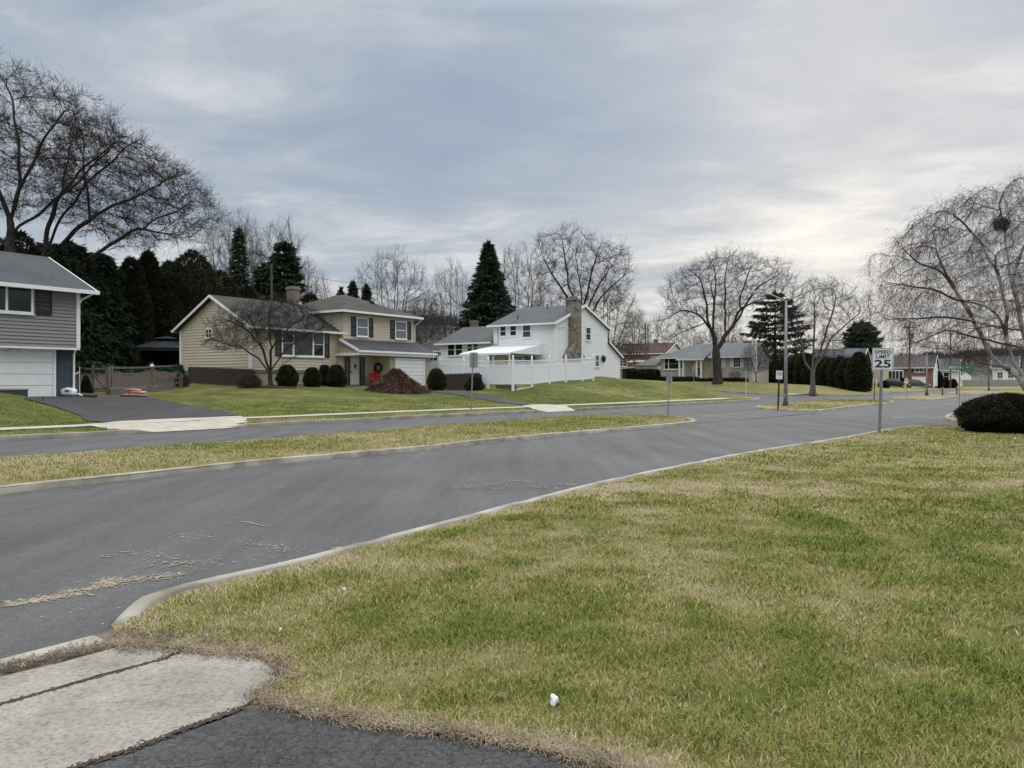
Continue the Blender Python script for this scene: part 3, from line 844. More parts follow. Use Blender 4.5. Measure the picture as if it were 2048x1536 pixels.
# leaf dust and grit lying in the gutters
wear([(250, 1236, 560, 1152, 5, .10), (560, 1152, 1100, 1005, 8, .12), (1100, 1005, 1700, 880, 8, .14)], 1500, 'gutter_dirt', MT['dirt'], .0046, .016)
wear([(0, 992, 670, 921, 8, .10), (670, 921, 1390, 848, 9, .12)], 1400, 'gutter_dirt', MT['dirt'], .0046, .02)
def strip(items, m, name, z=.006):
    mb = MB()
    for (a, b, w) in items:
        p, q = Vector(G(*a)), Vector(G(*b)); t = (q - p).normalized(); n = Vector((-t.y, t.x)) * w / 2
        mb.face([(*(p-n), z), (*(q-n), z), (*(q+n), z), (*(p+n), z)])
    return tag(mb.build(name, m), kind='structure')
strip([((1786, 834.6), (1810, 835.6), .22), ((1892, 808.6), (1907, 809.2), .3)], MT['linepaint'], 'road_marking', .0095)
strip([((1395, 846), (1600, 829), .25), ((1500, 838), (1640, 826), .12), ((1380, 829), (1510, 820), .15), ((1640, 848), (1700, 849), .06), ((1720, 834), (1790, 829), .1), ((1180, 829.5), (1300, 822), .1), ((1840, 822), (1900, 816), .12)], MT['seam'], 'road_seam', .009)
# ================================================================== grass blades
def blades(name, P, dry, hgt, wid, lean=.8, zf=None):
    n = len(P); z = zf(P[:, 0], P[:, 1])
    a = rng.random(n) * 2 * np.pi; t = rng.random(n) * 2 * np.pi
    h = hgt * (.5 + .9 * rng.random(n)); l = h * lean * (.3 + 1.1 * rng.random(n)); w = wid * (.6 + .8 * rng.random(n))
    ca, sa, ct, st = np.cos(a) * w / 2, np.sin(a) * w / 2, np.cos(t) * l, np.sin(t) * l
    V = np.empty((n, 5, 3), np.float32)
    z0 = z - .008
    V[:, 0] = np.stack([P[:, 0] - ca, P[:, 1] - sa, z0], 1); V[:, 1] = np.stack([P[:, 0] + ca, P[:, 1] + sa, z0], 1)
    m = np.stack([P[:, 0] + ct * .35, P[:, 1] + st * .35], 1)
    V[:, 2] = np.stack([m[:, 0] + ca * .8, m[:, 1] + sa * .8, z + h * .62], 1); V[:, 3] = np.stack([m[:, 0] - ca * .8, m[:, 1] - sa * .8, z + h * .62], 1)
    V[:, 4] = np.stack([P[:, 0] + ct, P[:, 1] + st, z + h * .95], 1)
    i = np.arange(n, dtype=np.int32)[:, None] * 5
    me = np_mesh(name, V.reshape(-1, 3), [i + np.array([[0, 1, 2, 3]]), i + np.array([[3, 2, 4]])])
    at = me.attributes.new('dry', 'FLOAT', 'POINT'); at.data.foreach_set('value', np.repeat(dry, 5).astype(np.float32))
    return me
def sow(poly, n, box, pad, keep=None, edge=None):
    x0, x1, y0, y1 = box; out = []; got = 0
    while got < n:
        P = np.stack([x0 + (x1-x0) * rng.random(n * 2), y0 + (y1-y0) * rng.random(n * 2)], 1)
        if keep is not None: P = P[keep(P)]
        P = P[inside(P, poly)]
        if pad and len(P): P = P[seg_dist(P, edge or (list(poly) + [poly[0]])) > pad]
        out.append(P); got += len(P)
    return np.concatenate(out)[:n]
def view(P):  # near enough to the picture to matter (a step to either side included)
    return np.abs(P[:, 0]) < P[:, 1] * .80 + 1.2
def grow():
    parts = []
    def add(poly, n, box, pad, dryf, hgt, wid, zf, lean=.8, keep=view, edge=None, patch=.5, dshift=0, dspread=.48, seed=61):
        P = sow(poly, n, box, pad, keep, edge)
        k = fbm(P[:, 0], P[:, 1], 3.2, seed, 3)
        P = P[rng.random(len(P)) < np.clip(.55 + (k - .4) * 2.0, .25, 1)]
        k = fbm(P[:, 0], P[:, 1], 3.2, seed, 3)
        d = dryf(P[:, 0], P[:, 1]) + dshift + (rng.random(len(P)) - .5) * dspread * 2 * rng.random(len(P)) ** .5 + (.5 - k) * .35
        hh = hgt * (.6 + .9 * k) * np.clip(1.25 - .7 * np.clip(d, 0, 1), .45, 1.2)
        parts.append(blades('b', P, np.clip(d, 0, 1), hh, wid, lean, zf))
    nb = lineN + [(42, -8)]
    near = lambda a, b: (lambda P: view(P) & (np.hypot(P[:, 0], P[:, 1]) >= a) & (np.hypot(P[:, 0], P[:, 1]) < b))
    box = (-4, 22, 1.2, 30)
    add(polyN, 150000, (-3.5, 6, 1.4, 5.2), .02, dryN, .030, .0040, HN, 1.25, near(0, 5.2))
    add(polyN, 130000, (-3.5, 9, 3, 9), .10, dryN, .030, .0058, HN, 1.25, near(5.2, 9))
    add(polyN, 90000, (-2, 14, 5, 15), .16, dryN, .032, .0095, HN, 1.2, near(9, 15))
    add(polyN, 70000, box, .16, dryN, .036, .016, HN, 1.1, near(15, 34))
    # dead thatch along the edges of the old driveway
    rim = rimN + [(222/1e9, 0)][:0]
    Pt = []
    Ld = densify(rimN, .02)
    for _ in range(15000):
        q = Ld[int(rng.random() * len(Ld))]
        if rng.random() > .12 + 1.3 * float(vnoise(q[0]*3.1, q[1]*3.1, 91)) ** 1.5: continue
        Pt.append((q[0] + rng.normal(0, .042), q[1] + rng.normal(0, .042)))
    for _ in range(5000):
        g = hd(230 + rng.random() * 290, 1272 + rng.random() * 36 + 7 * rng.normal()); Pt.append((g[0], g[1]))
    for _ in range(500):
        t = rng.random(); g = hd(-40 + t * 330, 1350 - t * 62 + rng.normal() * 5); Pt.append((g[0], g[1]))
    Pt = np.array(Pt); dd = np.clip(.82 + rng.normal(0, .12, len(Pt)), .45, 1)
    thatch = (blades('b', Pt, dd, .011, .0045, 4.0, lambda x, y: np.maximum(HD(x, y) + .03, np.where(inside(np.stack([x, y], 1), polyN), HN(x, y), 0))))
    # loose straw lying in the near turf
    Ps = sow(polyN, 9000, (-3.5, 8, 1.4, 9), .1, lambda P: view(P))
    parts.append(blades('b', Ps, np.clip(.82 + rng.normal(0, .1, len(Ps)), .5, .95), .014, .0036, 3.2, lambda x, y: HN(x, y) + .012))
    # tan fringe along the street edge
    Lk = densify(lineN, .05); Pk = []
    for _ in range(7000):
        q = Lk[int(rng.random() ** 1.6 * len(Lk) * .8)]
        Pk.append((q[0] - NX * (.15 + abs(rng.normal(0, .13))), q[1] - NY * (.15 + abs(rng.normal(0, .13)))))
    Pk = np.array(Pk); Pk = Pk[inside(Pk, polyN)]
    parts.append(blades('b', Pk, np.clip(.75 + rng.normal(0, .15, len(Pk)), .3, 1), .020, .007, 1.9, HN))
    add(med1, 90000, (-22, 9, 8, 34), .19, dryM, .045, .014, HM, .9, None)
    add(med2, 9000, (15, 33, 40, 66), .17, dryM, .055, .035, HM, .9, None)
    add(polyA, 60000, (-40, 22, 16, 66), .2, dryA, .04, .018, HA, .9, lambda P: (seg_dist(P, kA) < 9) & (seg_dist(P, kA) > .2) & ~((seg_dist(P, kA) > 1.5) & (seg_dist(P, kA) < 2.75)) & ~on_drive(P))
    tag(link('dead_thatch', thatch, MT['thatch']), kind='stuff', label='dead brown thatch along the edge of the old driveway', cat='thatch')
    return parts
DRV = [[hp(*p) for p in [(200, 849), (484, 834), (440, 822), (350, 806), (291, 793), (190, 795), (45, 797), (160, 832)]],
       [hp(*p) for p in [(1046, 814), (1066, 811), (1020, 800), (940, 785.5), (880, 780.5), (858, 784), (910, 790), (1000, 805)]],
       [G(255, 868.5)] + [hp(*p) for p in [(170, 853), (490, 833), (505, 845)]] + [G(500, 854.5)],
       [G(1075, 826)] + [hp(*p) for p in [(1040, 813), (1070, 808.5), (1140, 810)]] + [G(1165, 821.3)]]
def on_drive(P):
    m = np.zeros(len(P), bool)
    for d in DRV: m |= inside(P, d)
    return m
for k, me in enumerate(grow()):
    me.name = 'grass'; tag(link('grass', me, MT['blade']), kind='stuff', label='short winter grass, green mixed with straw', cat='grass')

# ================================================================== distant wooded hills
def hills():
    def ridge(name, az0, az1, dist, hfun, seed, depth=160):
        V, F = [], []; n = 160; rows = 7
        for j in range(rows):
            for i in range(n):
                t = i / (n - 1); a = az0 + (az1 - az0) * t; f = j / (rows - 1)
                d = dist + depth * f
                h = hfun(a) * math.sin(f * math.pi / 2) + (float(fbm(a * 60, f * 3, 1.0, seed, 4)) - .5) * 5.0 * min(1, f * 3)
                V.append((math.sin(a) * d, math.cos(a) * d, -1 + max(0, h)))
        for j in range(rows - 1):
            for i in range(n - 1):
                p = j * n + i; F.append((p, p + 1, p + n + 1, p + n))
        tag(link(name, np_mesh(name, V, [np.array(F)], smooth=True), MT['hill']), kind='structure')
        return V[-n:]
    # (pixel column -> crest row) at the crest distance
    def prof(tab, dist):
        xs = [math.atan((p - 1024) / FPX) for p, _ in tab]; 
        return lambda a: float(np.interp(a, xs, [(CAMH + (HOR - y) / FPX * dist * math.cos(a)) + 1 for (p, y) in tab]))
    t1 = [(-200, 660), (300, 650), (600, 655), (760, 645), (860, 640), (930, 650), (1010, 670), (1120, 690), (1250, 712), (1400, 728), (1650, 735)]
    t2 = [(1400, 742), (1600, 728), (1760, 722), (1850, 716), (1950, 712), (2050, 708), (2200, 702), (2500, 700)]
    c1 = ridge('hills', math.atan(-1224/FPX), math.atan(626/FPX), 330, prof(t1, 460), 3)
    c2 = ridge('hills', math.atan(380/FPX), math.atan(1476/FPX), 520, prof(t2, 680), 5)
    # bare crowns along the crests: one far wood
    V, F = [], []
    for crest, hh in ((c1, 8), (c2, 6)):
        for _ in range(2600):
            i = int(rng.random() * (len(crest) - 1)); t = rng.random(); back = rng.random() ** 2 * 70
            p = np.array(crest[i]) * (1 - t) + np.array(crest[i + 1]) * t
            r = math.hypot(p[0], p[1]); k = (r - back) / r; f = (math.hypot(p[0], p[1]) - back)
            p = np.array([p[0] * k, p[1] * k, p[2] * (1 - (back / 160) ** 2 * .6) - 1.5])
            h = hh * (.6 + .6 * rng.random())
            for _k in range(9):
                d = np.array([rng.normal(0, .30), rng.normal(0, .30), 1.0]); d /= np.linalg.norm(d)
                q = p + d * h * (.6 + .5 * rng.random()); s = np.array([d[1] + .3, -d[0] + .2, 0]); s /= np.linalg.norm(s)
                i0 = len(V); V += [p - s * .22, p + s * .22, q + s * .06, q - s * .06]; F.append((i0, i0 + 1, i0 + 2, i0 + 3))
    tag(link('distant_wood', np_mesh('distant_wood', V, [np.array(F)]), MT['hill']), kind='stuff', label='bare brown woodland on the far ridge', cat='woodland')
hills()
# ================================================================== bare trees
def sca(seed, skel, attr, D, di, dk, iters=140, trop=(0, 0, .08), jit=.18, maxn=9000):
    """grow a branch skeleton into a cloud of attraction points. skel: list of polylines, the first is the trunk; each later one starts on a point of an earlier one"""
    r = np.random.default_rng(seed); pos, par = [], []
    for k, line in enumerate(skel):
        L = [np.array(p, float) for p in line]
        if k == 0: pos.append(L[0]); par.append(-1); cur = 0
        else:
            cur = int(np.argmin([np.sum((q - L[0])**2) for q in pos]))
        for q in L[1:]:
            a = pos[cur]; m = max(1, int(np.linalg.norm(q - a) / D))
            for j in range(1, m + 1):
                w = r.normal(0, .22, 3) * D if j < m else 0
                pos.append(a + (q - a) * j / m + w); par.append(cur); cur = len(pos) - 1
    A = np.array(attr, float); P = np.array(pos)
    nd = np.full(len(A), 1e9); ni = np.zeros(len(A), int)
    def upd(i0):
        for a in range(i0, len(P), 256):
            d = np.linalg.norm(A[:, None, :] - P[None, a:a+256, :], axis=2); j = d.argmin(1); dm = d[np.arange(len(A)), j]
            b = dm < nd; nd[b] = dm[b]; ni[b] = j[b] + a
    upd(0); alive = nd > dk; kids = {}
    trop = np.array(trop)
    for _ in range(iters):
        act = alive & (nd < di)
        if not act.any() or len(P) > maxn: break
        v = A[act] - P[ni[act]]; v /= np.linalg.norm(v, axis=1)[:, None]
        S = np.zeros((len(P), 3)); np.add.at(S, ni[act], v)
        ids = np.unique(ni[act]); new, np_ = [], []
        for i in ids:
            if kids.get(i, 0) >= 3: alive[(ni == i)] = False; continue
            s = S[i]; l = np.linalg.norm(s)
            if l < 1e-6: s = r.normal(0, 1, 3); l = np.linalg.norm(s)
            d = s / l + trop + r.normal(0, jit, 3)
            if par[i] >= 0: 
                pd = P[i] - P[par[i]]; d = d + .45 * pd / (np.linalg.norm(pd) + 1e-9)
            d /= np.linalg.norm(d)
            new.append(P[i] + d * D); np_.append(i); kids[i] = kids.get(i, 0) + 1
        if not new: break
        i0 = len(P); P = np.concatenate([P, new]); par += np_; upd(i0); alive &= nd > dk
    return P, np.array(par)

def wood(P, par, r_root, r_tip):
    n = len(P); ch = [[] for _ in range(n)]
    for i in range(n):
        if par[i] >= 0: ch[par[i]].append(i)
    tips = sum(1 for c in ch if not c)
    p = max(1.5, math.log(max(tips, 2)) / math.log(r_root / r_tip))
    s = np.zeros(n)
    order = range(n - 1, -1, -1)
    for i in order:
        if not ch[i]: s[i] = r_tip ** p
        if par[i] >= 0: s[par[i]] += s[i]
    return s ** (1 / p), ch

def tubes(chains, nside):
    """chains: list of (points (k,3), radii (k)) -> vertices and quads"""
    V, F = [], []; base = 0
    ang = np.arange(nside) * 2 * np.pi / nside
    for pts, rad in chains:
        k = len(pts); t = np.gradient(pts, axis=0); t /= np.linalg.norm(t, axis=1)[:, None] + 1e-9
        ref = np.array([.31, .17, .93]) if abs(t[0][2]) < .8 else np.array([.93, .21, .3])
        u = np.cross(t, ref); u /= np.linalg.norm(u, axis=1)[:, None] + 1e-9; w = np.cross(t, u)
        ring = pts[:, None, :] + (u[:, None, :] * np.cos(ang)[None, :, None] + w[:, None, :] * np.sin(ang)[None, :, None]) * rad[:, None, None]
        V.append(ring.reshape(-1, 3))
        i = base + (np.arange(k - 1)[:, None] * nside + np.arange(nside)[None]).ravel()
        j = base + (np.arange(k - 1)[:, None] * nside + (np.arange(nside)[None] + 1) % nside).ravel()
        F.append(np.stack([i, j, j + nside, i + nside], 1)); base += k * nside
    if not V: return np.zeros((0, 3)), np.zeros((0, 4), int)
    return np.concatenate(V), np.concatenate(F)

def twigs(r, starts, dirs, length, rad, nseg=3, curl=.35, droop=0.0, up=.15):
    n = len(starts); p = starts.copy(); d = dirs / (np.linalg.norm(dirs, axis=1)[:, None] + 1e-9)
    L = length * (.45 + .9 * r.random(n)); rings = []
    ang = np.arange(3) * 2 * np.pi / 3
    for k in range(nseg + 1):
        ref = np.tile(np.array([[.3, .2, .93]]), (n, 1)); u = np.cross(d, ref); u /= np.linalg.norm(u, axis=1)[:, None] + 1e-9; w = np.cross(d, u)
        rr = rad * (1 - .75 * k / nseg)
        rings.append(p[:, None, :] + (u[:, None, :] * np.cos(ang)[None, :, None] + w[:, None, :] * np.sin(ang)[None, :, None]) * rr)
        d = d + r.normal(0, curl, (n, 3)) * .6; d[:, 2] += up - droop
        d /= np.linalg.norm(d, axis=1)[:, None] + 1e-9
        p = p + d * (L / nseg)[:, None]
    V = np.stack(rings, 1).reshape(-1, 3); m = 3 * (nseg + 1)
    q = np.array([[k*3 + j, k*3 + (j+1) % 3, (k+1)*3 + (j+1) % 3, (k+1)*3 + j] for k in range(nseg) for j in range(3)])
    F = (np.arange(n)[:, None, None] * m + q[None]).reshape(-1, 4)
    return V, F, p, d

def bare_meshes(name, seed, skel, attr, D, r_root, r_tip=.012, di=None, dk=None, thick=.07, twl=.6, twr=.008, twn=3, droop=0.0, up=.12, trop=(0, 0, .08), jit=.18, thin_from=.05, second=2, maxn=9000, curl=.2, flare=1.35, tm=1.0):
    r = np.random.default_rng(seed + 99)
    P, par = sca(seed, skel, attr, D, di or D * 6, dk or D * 1.5, trop=trop, jit=jit, maxn=maxn)
    rad, ch = wood(P, par, r_root, r_tip)
    if tm != 1:
        L0 = skel[0]; nt_ = sum(max(1, int(np.linalg.norm(np.array(b) - np.array(a)) / D)) for a, b in zip(L0[:-1], L0[1:]))
        for i in range(nt_): rad[i] *= 1 + (tm - 1) * (1 - i / nt_)
    rad[0] *= flare; 
    if len(rad) > 1: rad[1] *= 1 + (flare - 1) * .4
    # smooth the joints
    for _ in range(2):
        Q = P.copy()
        for i in range(1, len(P)):
            if ch[i]:
                m = max(ch[i], key=lambda c: rad[c]); Q[i] = P[i] * .5 + (P[par[i]] + P[m]) * .25
        P = Q
    chains = []; stack = [(0, None)]
    while stack:
        i, prev = stack.pop(); line = [] if prev is None else [prev]
        while True:
            line.append(i)
            if not ch[i]: break
            o = sorted(ch[i], key=lambda c: -rad[c])
            for c in o[1:]: stack.append((c, i))
            i = o[0]
        if len(line) > 1:
            rr = rad[line].copy()
            if prev is not None: rr[0] = rr[1]
            chains.append((P[line], rr))
    big, mid, fine = [], [], []
    for pts, rr in chains:
        # cut each chain where it thins out, so thick wood is trunk and the rest crown
        k = int(np.sum(rr >= thick))
        if k >= 2: big.append((pts[:k], rr[:k])); pts, rr = pts[k-1:], rr[k-1:]
        if len(pts) > 1: (mid if rr[0] > .03 else fine).append((pts, rr))
    Vb, Fb = tubes(big, 9); Vm, Fm = tubes(mid, 5); Vf, Ff = tubes(fine, 3)
    idx = np.where(rad < thin_from)[0]; idx = idx[par[idx] >= 0]
    st, di_ = [], []
    for i in idx:
        d0 = P[i] - P[par[i]]; d0 /= np.linalg.norm(d0) + 1e-9
        for _ in range(twn if ch[i] else twn + 1):
            v = r.normal(0, 1, 3); v -= v.dot(d0) * d0; v /= np.linalg.norm(v) + 1e-9
            st.append(P[i]); di_.append(d0 * .75 + v * .65 * (.3 + r.random()))
    VV, FF = [Vm, Vf], [Fm, Ff]
    if st:
        V1, F1, e, d = twigs(r, np.array(st), np.array(di_), twl, twr, 3, curl, droop, up); VV.append(V1); FF.append(F1)
        if second:
            S = np.array(st); k = np.repeat(np.arange(len(e)), second); t = (.25 + .7 * r.random(len(k)))[:, None]
            V2, F2, _, _ = twigs(r, S[k] * (1 - t) + e[k] * t, d[k] + r.normal(0, .48, (len(k), 3)), twl * .65, twr * .8, 2, curl, droop, up); VV.append(V2); FF.append(F2)
    off = 0; FO = []
    for v, f in zip(VV, FF): FO.append(f + off); off += len(v)
    return np_mesh(name + '_trunk', Vb, [Fb], smooth=True), np_mesh(name + '_crown', np.concatenate(VV), [np.concatenate(FO)], smooth=True)

def ell(r, n, c, rx, ry, rz, shell=.55, cut=None):
    """points in an ellipsoid, fuller towards the outside"""
    o = []
    while len(o) < n:
        v = r.normal(0, 1, 3); v /= np.linalg.norm(v); k = (shell + (1 - shell) * r.random()) if r.random() < .75 else r.random() ** .5
        p = np.array([c[0] + v[0]*rx*k, c[1] + v[1]*ry*k, c[2] + v[2]*rz*k])
        if cut is None or cut(p): o.append(p)
    return o

def tree_thing(name, meshes, loc, rz, sc, label, cat, group, bark, twig):
    t = empty(name, loc, rz, label, cat, group); t.scale = (sc[0], sc[0], sc[1]) if hasattr(sc, '__len__') else (sc,)*3
    a = link('trunk', meshes[0], bark, t); b = link('crown', meshes[1], twig, t)
    return t

def vase_tree(seed, h, rad, fork, nlimb, r_root, natt=900, D=.5, bend=.0, **kw):
    """a street-tree shape: short trunk, limbs rising in a vase, rounded crown"""
    r = np.random.default_rng(seed); skel = [[(0, 0, 0), (bend*.3, 0, fork)]]
    for k in range(nlimb):
        a = 2 * math.pi * (k + .35 * r.random()) / nlimb + seed; s = rad * (.35 + .25 * r.random())
        if k == nlimb - 1 and nlimb > 3: s *= .25
        skel.append([(bend*.3, 0, fork * (.86 + .14 * r.random())), (math.cos(a)*s*.30, math.sin(a)*s*.30, fork + (h - fork) * .18), (math.cos(a)*s*.75, math.sin(a)*s*.75, fork + (h - fork) * .45), (math.cos(a)*s, math.sin(a)*s, fork + (h - fork) * .68)])
    c = fork + (h - fork) * .52
    att = ell(r, natt, (0, 0, c), rad, rad, (h - fork) * .52, .5, lambda p: p[2] > fork * .9)
    return skel, att

GEN = {}
def gen(key):
    if key in GEN: return GEN[key]
    if key == 'A':      # broad round maple
        s, a = vase_tree(11, 15, 6.5, 2.6, 6, .34, 1500); m = bare_meshes('maple', 11, s, a, .5, .30, .013, thick=.06, twl=1.0, twr=.013, twn=3)
    elif key == 'B':    # taller oval
        s, a = vase_tree(23, 16, 5.0, 2.2, 5, .28, 1300); m = bare_meshes('oval', 23, s, a, .5, .25, .013, thick=.06, twl=1.0, twr=.013, twn=3, trop=(0, 0, .2))
    elif key == 'C':    # multi-limbed, fan of straight limbs
        s, a = vase_tree(37, 17, 7.5, 1.8, 8, .42, 1700); m = bare_meshes('fan', 37, s, a, .55, .36, .013, thick=.06, twl=1.0, twr=.013, twn=3, trop=(0, 0, .16), jit=.12)
    elif key == 'D':    # slim upright
        s, a = vase_tree(41, 15, 3.2, 3.0, 4, .20, 900); m = bare_meshes('slim', 41, s, a, .5, .18, .012, thick=.05, twl=.95, twr=.013, twn=3, trop=(0, 0, .25))
    GEN[key] = m; return m

# ================================================================== evergreens
def leafcloud(P, Dr, L, W, r):
    """diamond leaves: base, two sides, tip"""
    n = len(P); Dr = Dr / (np.linalg.norm(Dr, axis=1)[:, None] + 1e-9)
    s = np.cross(Dr, r.normal(0, 1, (n, 3))); s /= np.linalg.norm(s, axis=1)[:, None] + 1e-9
    L = (L * (.6 + .8 * r.random(n)))[:, None]; W = (W * (.6 + .8 * r.random(n)))[:, None]
    V = np.stack([P, P + Dr * L * .45 + s * W / 2, P + Dr * L, P + Dr * L * .45 - s * W / 2], 1).reshape(-1, 3)
    return V, np.arange(n * 4).reshape(n, 4)

def spruce_meshes(seed, h, rad, z0=.05, nb=190, per=95, droop=.25, L=.34, W=.10, flat=.35, power=.85, gap=0.0, lean=0.0, hang=.3):
    r = np.random.default_rng(seed); P, Dd, chains = [], [], []
    for k in range(nb):
        f = z0 + (1 - z0) * (k / nb) ** .95; 
        if gap and (f * 13) % 1 < gap: f += gap / 13
        f = min(f, .995)
        a = k * 2.399 + r.normal(0, .3); ln = rad * (1 - f) ** power * (.72 + .42 * r.random()) + .12
        if f < z0 + .08: ln *= .8
        o = np.array([math.cos(a), math.sin(a), 0]); z = f * h
        tip = o * ln + np.array([0, 0, z - droop * ln * (1 - .5*f) + .10 * ln]); mid = o * ln * .55 + np.array([0, 0, z - droop * ln * .55 + .02])
        b0 = np.array([0, 0, z + .08]); chains.append((np.array([b0, mid, tip]), np.array([.035 + .02 * ln * .5, .025, .008])))
        m = int(per * (.25 + ln / rad)); t = r.random(m) ** .62
        c = (b0[None] * ((1-t)**2)[:, None] + 2 * mid[None] * (t*(1-t))[:, None] + tip[None] * (t**2)[:, None])
        sd = np.cross(o, [0, 0, 1]); wdt = ln * flat * (1 - t * .75) * r.normal(0, .5, m)
        c = c + sd[None] * wdt[:, None] + np.stack([np.zeros(m), np.zeros(m), -np.abs(wdt) * .25 - hang * r.random(m) ** 2 * .6 + .04 * r.normal(0, 1, m)], 1)
        P.append(c); Dd.append(o[None] * .8 + sd[None] * (np.sign(wdt) * .6)[:, None] + np.stack([np.zeros(m), np.zeros(m), -.25 - hang * r.random(m)], 1) + r.normal(0, .3, (m, 3)))
    # leader
    P.append(np.array([[0, 0, h * (.96 + .04 * x)] for x in r.random(60)])); Dd.append(r.normal(0, .5, (60, 3)) + np.array([0, 0, .6]))
    P = np.concatenate(P); Dd = np.concatenate(Dd)
    V, F = leafcloud(P, Dd, L, W, r)
    tr = [(np.array([[0, 0, 0], [0, 0, h * .5], [0, 0, h * .97]]), np.array([h * .018 + .08, h * .011 + .04, .02]))]
    Vt, Ft = tubes(tr, 9); Vc, Fc = tubes(chains, 4)
    Vt2 = np.concatenate([Vt, Vc]); Ft2 = np.concatenate([Ft, Fc + len(Vt)])
    return np_mesh('conifer_trunk', Vt2, [Ft2], smooth=True), np_mesh('conifer_crown', V, [F])

def lump(a, f, seed): return .82 + .36 * fbm(np.asarray(a) * 1.6 + 5, np.asarray(f) * 4.5, 1.0, seed, 3)
def bush_mesh(name, seed, rx, ry, h, n, L, W, prof, upw=.55, core=.86, rough=.10):
    """dense evergreen: leaves through the outer shell of a body of revolution; prof(f) gives the half-width at height fraction f"""
    r = np.random.default_rng(seed); f = r.random(n) ** .9; a = r.random(n) * 2 * np.pi
    w = np.array([prof(x) for x in np.linspace(0, 1, 201)]); pf = np.interp(f, np.linspace(0, 1, 201), w)
    keep = r.random(n) < (.12 + pf) ; f, a, pf = f[keep], a[keep], pf[keep]; n = len(f)
    d = 1 - np.abs(r.normal(0, rough, n)) + .03 * r.normal(0, 1, n)
    k = pf * lump(np.cos(a) * 1.2, f + .3*np.sin(a), seed) * d
    P = np.stack([np.cos(a) * rx * k, np.sin(a) * ry * k, f * h], 1)
    # top cap
    Dr = np.stack([np.cos(a) * .8, np.sin(a) * .8, np.full(n, upw)], 1) + r.normal(0, .55, (n, 3))
    V, F = leafcloud(P, Dr, L, W, r)
    na, nf = 22, 16; fr = np.linspace(0, 1, nf); aa = np.arange(na) * 2 * np.pi / na
    A, FF = np.meshgrid(aa, fr); kk = np.interp(FF, np.linspace(0, 1, 201), w) * lump(np.cos(A) * 1.2, FF + .3*np.sin(A), seed) * core
    C = np.stack([np.cos(A) * rx * kk, np.sin(A) * ry * kk, FF * h * (core * .5 + .5)], -1).reshape(-1, 3)
    i = (np.arange(nf - 1)[:, None] * na + np.arange(na)[None]).ravel(); j = (np.arange(nf - 1)[:, None] * na + (np.arange(na)[None] + 1) % na).ravel()
    CF = np.stack([i, j, j + na, i + na], 1) + len(V)
    return np_mesh(name, np.concatenate([V, C]), [F, CF])
def dome(p=.45, low=.75):
    return lambda f: (low + (1-low) * min(1, f / .35)) * (max(0, 1 - f) ** p if f > .35 else (.65 ** p)) / (.65 ** p)
def colprof(f): return min(1, .78 + f * .7) if f < .35 else max(0, 1 - ((f - .35) / .65) ** 2.2) ** .75 * 1.0 + .0
def stem_mesh(h, r0):
    V, F = tubes([(np.array([[0, 0, -.1], [0, 0, h * .5], [0, 0, h * .85]]), np.array([r0, r0 * .8, r0 * .3]))], 7); return np_mesh('stem', V, [F], smooth=True)
# ================================================================== house building kit
XA, YA, ZA = Vector((1, 0, 0)), Vector((0, 1, 0)), Vector((0, 0, 1))
def lap(mb, o, a, n, z0, z1, rngf, course=.127, lip=.05):
    """lapped boards: o origin on the wall plane, a along, n outward; rngf(z) -> (from, to)"""
    o, a, n = Vector(o), Vector(a), Vector(n); z = z0
    while z < z1 - 1e-4:
        zt = min(z + course, z1); b0, b1 = rngf(z); t0, t1 = rngf(zt)
        if b1 - b0 > .01:
            P = lambda s, zz, d: o + a * s + n * d + ZA * zz
            mb.face([P(b0, z, lip), P(b1, z, lip), P(t1, zt, .004), P(t0, zt, .004)])
            mb.face([P(b0, z, 0), P(b1, z, 0), P(b1, z, lip), P(b0, z, lip)])
        z = zt
def slab(mb, pts, t=.14):
    pts = [Vector(p) for p in pts]; q = [p - ZA * t for p in pts]; i = len(mb.v); n = len(pts)
    mb.v += [tuple(p) for p in pts] + [tuple(p) for p in q]
    mb.f.append(tuple(range(i, i + n))); mb.f.append(tuple(range(i + n, i + 2*n))[::-1])
    for k in range(n): mb.f.append((i + k, i + n + k, i + n + (k+1) % n, i + (k+1) % n))
def window(par, o, a, n, w, h, vm=(), hm=(), fr=.08, g='glass', f='white', name='window', sill=True, depth=.098):
    """o: lower left corner on the wall plane; a along, n outward"""
    o, a, n = Vector(o), Vector(a), Vector(n); mb = MB()
    def bar(s0, s1, z0, z1, d0, d1):
        c = o + a*(s0+s1)/2 + ZA*(z0+z1)/2 + n*(d0+d1)/2
        mb.obox(c, a*(s1-s0)/2, n*(d1-d0)/2, ZA*(z1-z0)/2)
    bar(-fr, 0, -fr, h+fr, -.02, depth); bar(w, w+fr, -fr, h+fr, -.02, depth)
    bar(0, w, h, h+fr, -.02, depth-.002); bar(0, w, -fr, 0, -.02, depth-.002)
    if sill: bar(-fr-.03, w+fr+.03, -fr-.05, -fr-.001, -.02, depth+.05)
    for s, t in vm: bar(s-t/2, s+t/2, 0, h, .0, depth-.012)
    for z, t in hm: bar(0, w, z-t/2, z+t/2, .0, depth-.016)
    fo = mb.build(name, MT[f], par)
    p = MB(); c = o + a*w/2 + ZA*h/2 + n*.058; p.obox(c, a*w/2, n*.006, ZA*h/2); p.build('pane', MT[g], fo)
    return fo
